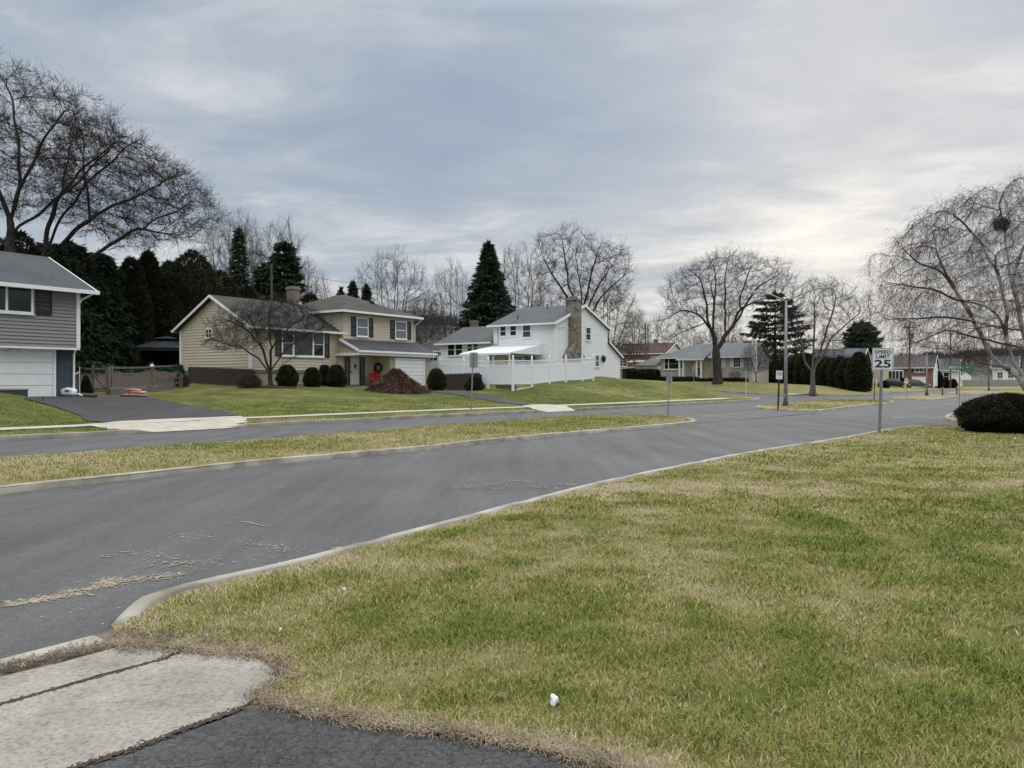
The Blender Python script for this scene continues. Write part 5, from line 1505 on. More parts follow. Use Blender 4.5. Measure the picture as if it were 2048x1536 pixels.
hb, _ = gable_house('brick_split_level', o, YAW, 9.2, 8.5, -.2, 4.1, 6.3, 'brick_red', 'roof_taupe', 'red brick split-level with white garage door and cars parked before it', wins=((1.62, 3.25, 1.45, .72, 2),))
window(hb, (-.35, 7.5, 1.95), -YA, -XA, 2.4, 1.45, vm=[(.6*k, .09) for k in (1, 2, 3)], fr=.14); bb = MB(); bb.box(-.36, 0, 5.0, 7.6, 1.8, 1.95); bb.box(-.36, 0, 5.0, 7.6, 3.5, 3.62); bb.box(-.33, 0, 5.1, 7.5, 1.95, 3.5); bb.build('bay', MT['white'], hb)
for y in (1.35-.30, 3.2): shutter(hb, (0, y + .36, 3.2), -YA, -XA, .34, .84, 'redshutter')
garage_door(hb, (0, 3.45, .3), -YA, -XA, 2.15, 1.9, rows=4, cols=4, handle=False)
for y in (4.6, 6.8): window(hb, (0, y + .6, .9), -YA, -XA, .6, .5, fr=.06)
cw_ = MB(); cw_.box(-.06, .1, -.08, .06, .2, 4.0); cw_.build('corner_board', MT['white'], hb)
mb = MB(); lap(mb, (0, -.02, 0), XA, -YA, .6, 6.2, lambda z: (.02, 8.48) if z < 4.1 else ((z-4.1)/.518, 8.5-(z-4.1)/.518), .2); mb.build('side_wall', MT['siding_white'], hb)
o = PZ(1916, 760, 156)
h, _ = gable_house('white_ranch', o, YAW, 6.5, 8, .0, 3.75, 6.0, 'siding_white', 'roof_grey', 'small white sided house with grey roof beyond the brick split-level', wins=((3.2, 1.6, .9, 1.6, 1), (1.6, 1.6, .9, 1.6, 1)))
o = PZ(1943, 760, 166)
gs = empty('garden_shed', (o[0], o[1], 0), 0, 'small white gabled shed behind the long grey fence', 'shed')
mb = MB(); mb.prism([(-2.5, .4), (0, .4), (0, 2.6), (-1.25, 3.5), (-2.5, 2.6)], 'y', 0, 3); mb.build('wall', MT['siding_white'], gs)
mb = MB(); slab(mb, [(.15, -.15, 2.6), (.15, 3.1, 2.6), (-1.25, 3.1, 3.62), (-1.25, -.15, 3.62)], .08); slab(mb, [(-1.25, -.15, 3.62), (-1.25, 3.1, 3.62), (-2.65, 3.1, 2.6), (-2.65, -.15, 2.6)], .08); mb.build('roof', MT['roof_grey'], gs)
o = PZ(2036, 760, 178)
gable_house('pale_house', o, YAW, 5.0, 8, .3, 4.6, 7.2, 'siding_white', 'roof_grey', 'pale house glimpsed behind the birch trunks', wins=((.9, 2.2, 1.0, 1.3, 2), (3.0, 2.2, 1.0, 1.3, 2)))
o = PZ(1722, 760, 128)
h, rr = gable_house('solar_house', o, YAW, 8.2, 9, .3, 4.4, 7.0, 'brick_red', 'roof_taupe', 'brick house whose roof carries solar panels above the cedar hedge')
for r_ in range(2):
    for c_ in range(4):
        m_ = MB(); s0, s1 = .12 + r_*.44, .12 + r_*.44 + .40; y0 = .9 + c_*1.25
        q = [(-.4 + (4.9)*s, y, 4.32 + 2.83*s + .06) for s, y in ((s0, y0), (s1, y0), (s1, y0+1.15), (s0, y0+1.15))]; slab(m_, q, .05); m_.build('solar_panel', MT['solar'], rr)
o = PZ(1764, 760, 136)
gable_house('taupe_roofed_house', o, YAW, 4.2, 8, .2, 4.6, 6.2, 'siding_tan', 'roof_taupe', 'house half hidden behind the speed limit sign and the cedar hedge', wins=((2.6, 2.6, .8, 1.4, 1),))
o = PZ(888, 760, 92)
gable_house('far_brown_roofed_house', o, YAW, 5.0, 8, .8, 5.2, 6.6, 'siding_white', 'roof_brown', 'low house with three narrow windows behind the white house', wins=((1.0, 3.9, 2.4, .95, 4),))
# ================================================================== lettering
def text(par, s, w, h, loc, m, name, bold=.012):
    """flat lettering fitted to a box; reads along local x and faces -y"""
    c = bpy.data.curves.new('lettering', 'FONT'); c.body = s; c.size = 1.0; c.extrude = .004; c.offset = bold; c.resolution_u = 3
    o = bpy.data.objects.new('lettering_curve', c); col.objects.link(o)
    dg = bpy.context.evaluated_depsgraph_get(); me = bpy.data.meshes.new_from_object(o.evaluated_get(dg))
    bpy.data.objects.remove(o); bpy.data.curves.remove(c)
    v = np.empty(len(me.vertices) * 3, np.float32); me.vertices.foreach_get('co', v); v = v.reshape(-1, 3)
    lo, hi = v.min(0), v.max(0); sx, sy = w / (hi[0]-lo[0]), h / (hi[1]-lo[1])
    n = np.stack([(v[:, 0]-(lo[0]+hi[0])/2)*sx + loc[0], loc[1] - (v[:, 2]-lo[2])*.5, (v[:, 1]-(lo[1]+hi[1])/2)*sy + loc[2]], 1)
    me.vertices.foreach_set('co', n.astype(np.float32).ravel()); me.materials.clear(); me.update()
    return link(name, me, m, par)
def rrect(w, h, r, cx=0, cz=0, n=5):
    o = []
    for sx, sz, a0 in ((1, 1, 0), (-1, 1, 90), (-1, -1, 180), (1, -1, 270)):
        for k in range(n + 1):
            a = R(a0 + 90*k/n); o.append((cx + sx*(w/2-r) + r*math.cos(a), cz + sz*(h/2-r) + r*math.sin(a)))
    return o
def upost(par, h, m='galv', w=.055, name='post', z0=-.2):
    """U-channel sign post with its flanges"""
    mb = MB(); mb.box(-w/2, w/2, .0, .012, z0, h); mb.box(-w/2-.018, -w/2, -.03, .004, z0, h); mb.box(w/2, w/2+.018, -.03, .004, z0, h)
    return mb.build(name, MT[m], par)
SGN = YAW - math.pi/2      # faces back along the street, towards the camera
def lean(o, dx): o.rotation_euler = (o.rotation_euler[0], dx, o.rotation_euler[2])

# ---- speed limit sign
b = hit(1759, 867); 
s = empty('speed_limit_sign', b, SGN, 'white speed limit 25 sign on a leaning steel post at the lawn edge', 'road sign'); lean(s, .030)
top = CAMH + (HOR-696)/FPX*b.y - b.z; sh_, sw = .665, .585
upost(s, top - .03)
cz = top - sh_/2
p = MB(); p.prism(rrect(sw, sh_, .035, .03, cz), 'y', -.040, -.036); p.build('sign_plate', MT['sign_white'], s)
bd = MB(); a_, b_ = rrect(sw-.03, sh_-.03, .03, .03, cz), rrect(sw-.052, sh_-.052, .022, .03, cz)
for k in range(len(a_)):
    j = (k+1) % len(a_); bd.face([(a_[k][0], -.042, a_[k][1]), (a_[j][0], -.042, a_[j][1]), (b_[j][0], -.042, b_[j][1]), (b_[k][0], -.042, b_[k][1])])
bd.build('border', MT['letter_black'], s)
text(s, 'SPEED', .455, .108, (.03, -.042, cz+.212), MT['letter_black'], 'lettering', .014)
text(s, 'LIMIT', .38, .108, (.03, -.042, cz+.075), MT['letter_black'], 'lettering', .014)
text(s, '25', .445, .235, (.03, -.042, cz-.135), MT['letter_black'], 'lettering', .022)
bt = MB(); bt.lathe((0, 0, 0), [(0, 0)], 3) if False else None
for z in (cz+.27, cz-.27): bt.obox((.03, -.046, z), (.012, 0, 0), (0, .006, 0), (0, 0, .012))
bt.build('bolt', MT['galv'], s)

# ---- street name sign at the far corner
b = on(*G(1920, 824)); X = (1918.5-1024)/FPX*b.y; b.x = X
s = empty('street_name_sign', b, SGN, 'green BRADFORD AVE street name sign on a grey pole behind the dark bush', 'street sign'); lean(s, .004)
z1 = CAMH + (HOR-738.6)/FPX*b.y - b.z; z2 = CAMH + (HOR-731)/FPX*b.y - b.z + .01
mb = MB(); mb.tube([(0, .0, -.2), (0, 0, z1)], .03, 8); mb.build('post', MT['galv'], s)
w_ = 39.5/FPX*b.y; mb = MB(); mb.prism(rrect(w_, z2-z1, .02, 0, (z1+z2)/2), 'y', -.015, -.009); mb.build('sign_blade', MT['green_sign'], s)
text(s, 'BRADFORD', w_*.66, (z2-z1)*.70, (-w_*.13, -.016, (z1+z2)/2), MT['letter_white'], 'lettering', .012)
text(s, 'AVE', w_*.13, (z2-z1)*.36, (w_*.36, -.016, (z1+z2)/2+.01), MT['letter_white'], 'lettering', .010)
mb = MB(); mb.box(-.03, .03, -.02, .02, z1-.06, z1); mb.prism(rrect(.75, .15, .02, 0, z2+.11), 'x', -.004, .004); mb.build('bracket', MT['green_sign'], s)

# ---- signs seen from behind
def back_sign(px, py, x0, x1, y0, y1, label, m='alu', rz=SGN + math.pi, postm='galv', name='road_sign', lx=0.0, p=None):
    b = hit(px, py) if p is None else p; s = empty(name, b, rz, label, 'road sign'); 
    cx = ((x0+x1)/2 - 1024)/FPX*b.y; w = (x1-x0)/FPX*b.y; z1 = CAMH - (y1-HOR)/FPX*b.y - b.z; z2 = CAMH - (y0-HOR)/FPX*b.y - b.z
    mb = MB(); tx = -(cx - b.x) if abs(rz - SGN) > 1 else (cx - b.x)
    mb.tube([(0, 0, -.2), (tx, 0, z2-.02)], .032, 8); mb.build('post', MT[postm], s)
    mb = MB(); mb.prism(rrect(w, z2-z1, min(w, z2-z1)*.12, tx, (z1+z2)/2), 'y', -.045, -.037); mb.build('sign_plate', MT[m], s)
    return s, tx, z1, z2, w
back_sign(942, 820, 937.5, 957.5, 705, 735.5, 'back of a large grey traffic sign on the far verge before the white fence')
back_sign(1336, 833, 1331.5, 1344, 746, 767, 'back of a small grey traffic sign at the tip of the grass median', 'alu')
s, *_ = back_sign(1748, 803, 1746, 1753, 757, 767, 'small tan-backed sign on a brown post at the middle median', 'offwhite', postm='steel_dark')
s, tx, z1, z2, w = back_sign(1813, 794.5, 1809.5, 1816.5, 758, 766.5, 'small white sign with red print on the far median', 'sign_white', SGN)
mb = MB(); mb.box(tx-w*.32, tx+w*.32, -.05, -.046, z1+(z2-z1)*.55, z1+(z2-z1)*.8); mb.build('print', MT['sign_red'], s)
# octagonal stop sign seen from behind and aslant
b = hit(1387.5, 775); s = empty('stop_sign', b, SGN - .75, 'stop sign seen from behind in front of the brick house porch', 'road sign')
zt = CAMH + (HOR-729)/FPX*b.y - b.z
mb = MB(); mb.tube([(0, 0, -.2), (0, 0, zt)], .03, 8); mb.build('post', MT['galv'], s)
mb = MB(); mb.prism([(.38*math.cos(R(22.5+45*k)), zt-.36+.38*math.sin(R(22.5+45*k))) for k in range(8)], 'y', .034, .04); mb.build('sign_plate', MT['alu'], s)
# green blades on the side-street corner
b = hit(1492, 793); s = empty('street_name_sign', b, SGN, 'pale post with two crossed green street name blades before the brick house', 'street sign')
zt = CAMH + (HOR-741.5)/FPX*b.y - b.z
mb = MB(); mb.tube([(0, 0, -.2), (0, 0, zt)], .03, 8); mb.build('post', MT['offwhite'], s)
mb = MB(); mb.prism(rrect(.85, .17, .02, .05, zt+.10), 'y', -.005, .005); mb.build('sign_blade', MT['green_sign'], s)
mb = MB(); mb.prism(rrect(.75, .17, .02, 0, zt+.29), 'x', -.005, .005); mb.build('sign_blade', MT['green_sign'], s)
mb = MB(); mb.box(-.03, .03, -.03, .03, zt, zt+.20); mb.build('bracket', MT['galv'], s)

# ---- no dogs sign
b = hit(1556, 816.5); s = empty('no_dogs_sign', b, -.28, 'small white no dogs sign with a red prohibition ring beside the street lamp', 'road sign'); lean(s, .035)
zt = CAMH + (HOR-741.5)/FPX*b.y - b.z
upost(s, zt-.02, 'steel_dark', .06)
cz = zt - .23; mb = MB(); mb.prism(rrect(.33, .47, .03, 0, cz), 'y', -.036, -.032); mb.build('sign_plate', MT['letter_white'], s)
rg = MB(); n = 28
for k in range(n):
    a, c = 2*math.pi*k/n, 2*math.pi*(k+1)/n
    rg.face([(.135*math.cos(a), -.0385, cz+.06+.135*math.sin(a)), (.135*math.cos(c), -.0385, cz+.06+.135*math.sin(c)), (.105*math.cos(c), -.0385, cz+.06+.105*math.sin(c)), (.105*math.cos(a), -.0385, cz+.06+.105*math.sin(a))])
rg.obox((0, -.0395, cz+.06), (.078, 0, -.078), (0, .0004, 0), (.011, 0, .011)); rg.build('prohibition_ring', MT['sign_red'], s)
dg_ = MB(); dog = [(-.078,.0),(-.07,.018),(-.045,.022),(.03,.022),(.045,.045),(.06,.05),(.08,.035),(.082,.022),(.06,.018),(.052,-.005),(.055,-.06),(.04,-.06),(.035,-.015),(-.03,-.015),(-.04,-.06),(-.056,-.06),(-.055,-.01),(-.068,.004)]
dg_.prism([(x, cz+.065+z) for x, z in dog], 'y', -.0378, -.0365); dg_.build('dog_symbol', MT['letter_black'], s)
ln = MB()
for k, wd in enumerate((.2, .24)): ln.box(-wd/2, wd/2, -.0378, -.0365, cz-.155-k*.035, cz-.14-k*.035)
ln.build('print', MT['alu'], s)

# ---- street lamps
def street_lamp(b, zt, armL, armR, label, rtop=.065, rbase=.12, lx=0.0, heads=True):
    s = empty('street_lamp', b, YAW, label, 'street lamp')
    mb = MB(); mb.tube([(0, 0, 0), (lx*.5, 0, zt*.5), (lx, 0, zt)], [rbase, (rbase+rtop)/2, rtop], 12); mb.build('pole', MT['lampgrey'], s, True)
    mb = MB(); mb.lathe((0, 0, 0), [(.24, -.1), (.24, .05), (.16, .06), (.15, .3), (.125, .32)], 10); mb.build('base', MT['steel_dark'], s)
    mb = MB(); mb.box(-.135, -.115, -.06, .06, .55, .78); mb.build('hand_hole', MT['galv'], s)
    for sg, L in ((1, armL), (-1, armR)):
        if not L: continue
        mb = MB(); mb.tube([(lx, 0, zt-.06), (lx, sg*.25, zt+.06), (lx, sg*L*.5, zt+.34), (lx, sg*L*.75, zt+.50), (lx, sg*L, zt+.56)], [.05, .045, .04, .034, .03], 8); mb.build('arm', MT['lampgrey'], s, True)
        y = lambda k: sg*(L + k)
        hd_ = MB()
        secs = [(-.08, .05, .04), (.05, .11, .07), (.3, .17, .10), (.55, .15, .09), (.72, .06, .04)]
        for (k0, w0, h0), (k1, w1, h1) in zip(secs[:-1], secs[1:]):
            z0 = zt+.57
            r0 = [(lx-w0, y(k0), z0), (lx-w0*.6, y(k0), z0+h0), (lx+w0*.6, y(k0), z0+h0), (lx+w0, y(k0), z0)]; r1 = [(lx-w1, y(k1), z0), (lx-w1*.6, y(k1), z0+h1), (lx+w1*.6, y(k1), z0+h1), (lx+w1, y(k1), z0)]
            for q in range(4): hd_.face([r0[q], r0[(q+1) % 4], r1[(q+1) % 4], r1[q]])
        ho = hd_.build('lamp_head', MT['lampgrey'], s)
        gl = MB(); gl.obox((lx, y(.38), zt+.545), (.12, 0, 0), (0, .26, 0), (0, 0, .022)); gl.obox((lx, y(.38), zt+.50), (.08, 0, 0), (0, .18, 0), (0, 0, .024)); gl.build('lens', MT['lampglass'], ho)
    return s
b = hit(1571, 813.5); zt = CAMH + (HOR-600)/FPX*b.y - b.z
street_lamp(b, zt, 1.55, 1.95, 'grey double-armed street lamp on the middle grass median', lx=.16)
b = hit(1853.5, 791); street_lamp(b, CAMH + (HOR-706)/FPX*b.y - b.z, 0, 0, 'plain grey column on the far median before the brick house', .07, .10)
b = hit(1977.5, 781.5); street_lamp(b, CAMH + (HOR-640)/FPX*b.y - b.z, 1.6, 0, 'pale grey column beside the far field seen through the birch', .06, .12)
for px, py, lb in ((1885, 791, 'short dark marker post at the tip of the far median'), (1913.5, 788.5, 'thin grey marker post right of the street name sign')):
    b = hit(px, py); s = empty('marker_post', b, 0, lb, 'marker post'); mb = MB(); mb.tube([(0, 0, -.1), (0, 0, .72)], .07, 8); mb.build('post', MT['steel_dark'], s); mb = MB(); mb.lathe((0, 0, .72), [(.09, 0), (.09, .06), (.0, .09)], 8); mb.build('cap', MT['galv'], s)

# ---- utility poles and wires
def utility_pole(px, Y, ytop, lb, arms=True, tr=False, r=.14, lx=0):
    b = onpx(px, Y); s = empty('utility_pole', b, YAW, lb, 'utility pole'); zt = CAMH + (HOR-ytop)/FPX*Y - b.z
    mb = MB(); mb.tube([(0, 0, -.3), (lx, 0, zt)], [r, r*.7], 8); mb.build('pole', MT['poleWood'], s)
    if arms:
        mb = MB(); mb.box(lx-.06, lx+.06, -1.1, 1.1, zt-.75, zt-.63); mb.build('crossarm', MT['poleWood'], s)
        mb = MB()
        for y in (-1, -.4, .4, 1): mb.lathe((lx, y, zt-.63), [(.03, 0), (.05, .08), (.03, .18), (0, .2)], 6)
        mb.build('insulator', MT['offwhite'], s)
    if tr: mb = MB(); mb.lathe((lx, -.38, zt-2.6), [(.0, 0), (.22, 0), (.22, .9), (.05, 1.0), (0, 1.0)], 10); mb.build('transformer', MT['galv'], s)
    return Vector((b.x, b.y, b.z + zt))
T1 = utility_pole(543, 74, 527, 'bare wooden utility pole behind the tan house roof', False, r=.13)
T2 = utility_pole(1291, 118, 646, 'taller of two wooden poles beside the red brick house', False)
T2b = utility_pole(1295.5, 121, 650, 'shorter of two wooden poles beside the red brick house', False, r=.1)
T3 = utility_pole(1819, 127, 646, 'wooden utility pole with a transformer before the brick split-level', True, True, .15, .3)
T4 = utility_pole(1901, 150, 660, 'wooden utility pole at the edge of the far field', True, False, .15)
def wire(p, q, sag, lb, r=.018, group='overhead wires'):
    p, q = Vector(p), Vector(q); mb = MB()
    mb.tube([p.lerp(q, k/12) - ZA*sag*4*(k/12)*(1-k/12) for k in range(13)], r, 4); tag(mb.build('overhead_wire', MT['wire']), lb, 'wire', group)
wire(T1, PZ(730, 566, 96), .5, 'upper overhead wire running from the pole behind the tan house', .02)
wire(T1 - ZA*1.9, PZ(760, 600, 92), .6, 'lower overhead wire running from the pole behind the tan house', .02)
wire(T1 - ZA*.3, PZ(300, 560, 66), .5, 'overhead wire running left from the pole behind the tan house', .02)
for dz, lb in ((-.6, 'upper overhead wire between the two far poles'), (-2.4, 'middle overhead wire between the two far poles'), (-2.9, 'lower overhead wire between the two far poles')):
    wire(T3 + ZA*dz, T4 + ZA*dz, .5, lb, .025)
wire(T4 - ZA*.6, PZ(2300, 690, 175), .8, 'overhead wire leaving the far field pole towards the birch', .025)
wire(T3 - ZA*2.4, PZ(1560, 700, 150), .9, 'overhead wire running left above the cedar hedge', .025)
for (px, py, dx, lb) in ((1809, 781.5, .35, 'yellow guy-wire guard beside the parked cars'), (1929.5, 779.5, -.8, 'yellow guy-wire guard at the far field')):
    b = hit(px, py); s = empty('guy_wire_guard', b, 0, lb, 'guy guard'); mb = MB(); mb.tube([(0, 0, 0), (dx*.9, .1, 1.9)], .09, 6); mb.build('sleeve', MT['yellow'], s)
    mb = MB(); mb.tube([(dx*.9, .1, 1.9), (dx*3.2, .3, 6.5)], .02, 4); mb.build('guy_wire', MT['wire'], s)

# ---- parked cars
def car(b, rz, m, label, pitch=0):
    c = empty('parked_car', b, rz, label, 'car'); c.rotation_euler = (0, pitch, rz)
    # x forward; profile: lower body and glasshouse
    W = .88
    secs = [(-2.25, .50, .78, .70), (-2.1, .28, .92, .80), (-1.4, .24, .98, .87), (-.6, .22, .96, .88), (.4, .22, .95, .88), (1.1, .23, .90, .87), (1.85, .26, .76, .80), (2.2, .36, .62, .66), (2.28, .42, .55, .55)]
    mb = MB(); rings = []
    for x, zl, zu, w in secs: rings.append([(x, -w, zl+.08), (x, -w, (zl+zu)/2), (x, -w*.94, zu), (x, w*.94, zu), (x, w, (zl+zu)/2), (x, w, zl+.08), (x, w*.8, zl), (x, -w*.8, zl)])
    for a, d in zip(rings[:-1], rings[1:]):
        for k in range(8): mb.face([a[k], a[(k+1) % 8], d[(k+1) % 8], d[k]])
    mb.face(rings[0]); mb.face(rings[-1])
    mb.build('body', MT[m], c)
    rf = [(-1.75, .95, .74), (-1.0, 1.38, .60), (-.3, 1.45, .59), (.3, 1.38, .60), (1.15, .93, .76)]
    gl, tp = MB(), MB()
    low = {-1.75: .93, -1.0: .97, -.3: .95, .3: .94, 1.15: .89}
    P = [[(x, -.80, low[x]), (x, -w, z), (x, w, z), (x, .80, low[x])] for x, z, w in rf]
    for a, d in zip(P[:-1], P[1:]):
        gl.face([a[0], d[0], d[1], a[1]]); gl.face([a[2], d[2], d[3], a[3]])
    gl.face([P[0][1], P[1][1], P[1][2], P[0][2]]); gl.face([P[3][1], P[4][1], P[4][2], P[3][2]]); gl.build('windows', MT['glass'], c)
    for a, d in zip(P[1:-2], P[2:-1]): tp.face([a[1], d[1], d[2], a[2]])
    tp2 = MB(); slab(tp2, [(-1.02, -.6, 1.40), (-.3, -.59, 1.47), (.32, -.6, 1.40), (.32, .6, 1.40), (-.3, .59, 1.47), (-1.02, .6, 1.40)], .03); tp2.build('roof', MT[m], c)
    for x in (-1.35, 1.4):
        for sy in (-1, 1):
            w_ = MB(); w_.tube([(x, sy*.68, .32), (x, sy*.90, .32)], .32, 18); wo = w_.build('wheel', MT['tyre'], c)
            w_ = MB(); w_.tube([(x, sy*.89, .32), (x, sy*.915, .32)], .2, 14); w_.build('rim', MT['chrome'], wo)
    for sy in (-1, 1):
        l = MB(); l.obox((2.12, sy*.58, .60), (.10, 0, 0), (0, .14, 0), (0, 0, .06)); l.build('headlight', MT['lampglass'], c)
        l = MB(); l.obox((-2.2, sy*.6, .72), (.06, 0, 0), (0, .13, 0), (0, 0, .06)); l.build('tail_light', MT['sign_red'], c)
        l = MB(); l.obox((.75, sy*.93, .98), (.08, 0, 0), (0, .07, 0), (0, 0, .05)); l.build('mirror', MT[m], c)
    return c
b = onpx(1789, 127); car(b, R(-28), 'carblack', 'black sedan parked on the slope left of the brick split-level garage', .10)
b = onpx(1832, 134); car(b, R(-35), 'cargrey', 'dark grey sedan parked in front of the white garage door', .05)

# ================================================================== fences
def picket_fence(p, q, n, h, label, z=None):
    """solid boards with pointed tops"""
    p, q = Vector(p), Vector(q); a = (q-p); L = math.hypot(a.x, a.y); f = empty('picket_fence', p, math.atan2(a.y, a.x), label, 'fence')
    dz = q.z - p.z
    mb = MB(); w = L / n
    for k in range(n):
        x0, x1 = k*w + .006, (k+1)*w - .006; g = dz*k/n; o = -.01 + .004*((k*7) % 5); hh = h + dz*0 - g*0 + .012*((k*5) % 3)
        mb.prism([(x0, g-.3), (x1, g-.3), (x1, g+hh-.09), ((x0+x1)/2, g+hh), (x0, g+hh-.09)], 'y', o, o+.02)
    mb.build('board', MT['picket'], f)
    for z_ in (.35, h-.35): mb = MB(); mb.bar((0, .06, z_), (L, .06, z_+dz), .05, .09); mb.build('rail', MT['picket'], f)
    for k in range(4): mb = MB(); mb.box(L*k/3.001-.05, L*k/3.001+.05, .05, .14, dz*k/3-.3, dz*k/3+h-.15); mb.build('post', MT['picket'], f)
MT['picket'] = M_noise('dark_brown_stained_boards', (.040, .026, .024), (.068, .046, .043), 5, .8, .3, stretch=(6, 6, .5))
q = hit(505, 771.5, 40); Yq = 48.6
pa, pb = onpx(376, 51.5), onpx(506, 49.2)
picket_fence(pa, pb, 30, CAMH + (HOR-732)/FPX*50.5 - pa.z, 'dark brown pointed board fence before the tan gable wall')
pa, pb = onpx(887, 59), onpx(960, 55.5)
picket_fence(pa, pb, 22, CAMH + (HOR-747)/FPX*57 - pa.z, 'dark brown pointed board fence below the white vinyl fence')

def vinyl_fence():
    c = Vector(((1026-1024)/FPX*53, 53, 0)); f = empty('vinyl_fence', (c.x, c.y, 0), YAW, 'white vinyl privacy fence with lattice top and pointed post caps', 'fence')
    def Zp(py, Y): return CAMH - (py-HOR)/FPX*Y
    R_ = [(0, 53, 719.5, 768.5, 782), (2.45, 55.0, 720.5, 768, 772.5), (4.88, 57, 720, 764, 766.5), (7.34, 59.1, 718.5, 760.5, 764), (9.99, 61.3, 717, 759.5, 761.5), (11.86, 62.9, 715, 756.5, 761.5)]
    def leg_s(px, D):   # distance along a direction from the corner to a pixel column
        t = (px-1024)/FPX; return (t*c.y - c.x) / (D[0] - t*D[1])
    e_ = Vector(((880-1024)/FPX*62, 62)); LD = Vector((e_.x - c.x, e_.y - c.y)); LD.normalize(); LA = math.atan2(LD.y, LD.x) - YAW
    Lf = []
    for px, yt, yb, yg in ((1026, 719.5, 768.5, 782), (976, 722, 768.5, 776), (927, 721.5, 767, 772), (880, 721, 767, 772), (845, 721, 767, 772)):
        q = leg_s(px, LD) if px < 1020 else 0; Lf.append((q, 53 + q*LD.y, yt, yb, yg))
    done = set()
    for leg, D in ((R_, 'x'), (Lf, 'y')):
        P = lambda s, d=0: (s, d) if D == 'x' else (s*math.cos(LA) - d*math.sin(LA), s*math.sin(LA) + d*math.cos(LA))
        for i, (s, Y, yt, yb, yg) in enumerate(leg):
            if (P(s)) in done: continue
            done.add(P(s)); x, y = P(s); zt, zg = Zp(yt, Y) + .05, Zp(yg, Y) - .25
            mb = MB(); mb.box(x-.07, x+.07, y-.07, y+.07, zg, zt); po = mb.build('post', MT['vinyl'], f)
            mb = MB(); mb.lathe((x, y, zt), [(.10, 0), (.10, .04), (.05, .06), (.06, .11), (.08, .16), (.05, .22), (.0, .30)], 8); mb.build('cap', MT['vinyl'], po)
        for (s0, Y0, t0, b0, _), (s1, Y1, t1, b1, _) in zip(leg[:-1], leg[1:]):
            a0, a1, c0, c1 = Zp(t0, Y0), Zp(t1, Y1), Zp(b0, Y0), Zp(b1, Y1)
            mb = MB(); m_ = 16; e = .075
            def PT(s, z, d): x, y = P(s, d); return (x, y, z)
            S = [s0+e + (s1-s0-2*e)*k/m_ for k in range(m_+1)]; zt = lambda s: a0 + (a1-a0)*(s-s0)/(s1-s0); zb = lambda s: c0 + (c1-c0)*(s-s0)/(s1-s0)
            for k in range(m_):
                u0, u1 = S[k]+.003, S[k+1]-.003
                mb.face([PT(u0, zb(u0)+.12, -.02), PT(u1, zb(u1)+.12, -.02), PT(u1, zt(u1)-.44, -.02), PT(u0, zt(u0)-.44, -.02)])
                mb.face([PT(u0, zb(u0)+.12, .02), PT(u1, zb(u1)+.12, .02), PT(u1, zt(u1)-.44, .02), PT(u0, zt(u0)-.44, .02)])
            for za, zb_, dd in ((lambda s: zb(s), lambda s: zb(s)+.14, .03), (lambda s: zt(s)-.46, lambda s: zt(s)-.32, .03), (lambda s: zt(s)-.07, lambda s: zt(s), .03)):
                i = len(mb.v)
                for s in (s0+e, s1-e):
                    for d in (-dd, dd): mb.v += [PT(s, za(s), d), PT(s, zb_(s), d)]
                mb.f += [tuple(i+k for k in q) for q in ((0, 1, 5, 4), (2, 6, 7, 3), (1, 3, 7, 5), (0, 4, 6, 2))]
            mb.build('panel', MT['vinyl'], f)
            lt = MB(); n = 22
            for k in range(-3, n+1):
                for sg in (1, -1):
                    u0 = s0+e + (s1-s0-2*e)*k/n; u1 = u0 + .25*(1 if sg > 0 else 1)
                    za_, zb_ = (-.32, -.07) if sg > 0 else (-.07, -.32)
                    # clip to the bay
                    lo, hi = s0+e, s1-e
                    if u1 <= lo or u0 >= hi: continue
                    f0 = max(0, (lo-u0)/.25); f1 = min(1, (hi-u0)/.25)
                    q0, q1 = u0 + .25*f0, u0 + .25*f1; y0, y1 = za_ + (zb_-za_)*f0, za_ + (zb_-za_)*f1
                    d = .008*sg
                    lt.face([PT(q0, zt(q0)+y0-.02, d), PT(q1, zt(q1)+y1-.02, d), PT(q1, zt(q1)+y1+.02, d), PT(q0, zt(q0)+y0+.02, d)])
            lt.build('lattice', MT['vinyl'], f)
    T = Matrix.Translation((c.x, c.y, 0)) @ Matrix.Rotation(YAW, 4, 'Z')
    w = empty('timber_retaining_wall', (c.x, c.y, 0), YAW + LA - math.pi/2, 'low brown timber wall under the white fence corner', 'retaining wall')
    mb = MB()
    for k in range(3): mb.box(.2 + .02*k, .45 + .02*k, .25, 2.6, .78 + k*.19, .965 + k*.19)
    mb.build('sleeper', MT['sleeper'], w)
    bd = MB(); bd.bar((.4, -.02, 1.0), (2.6, -.02, 1.18), .03, .16); tag(bd.build('loose_board', MT['vinyl']), 'loose white board lying under the white vinyl fence', 'board'); o = bpy.data.objects['loose_board']; o.location = (c.x, c.y, .0); o.rotation_euler = (0, 0, YAW)
vinyl_fence()

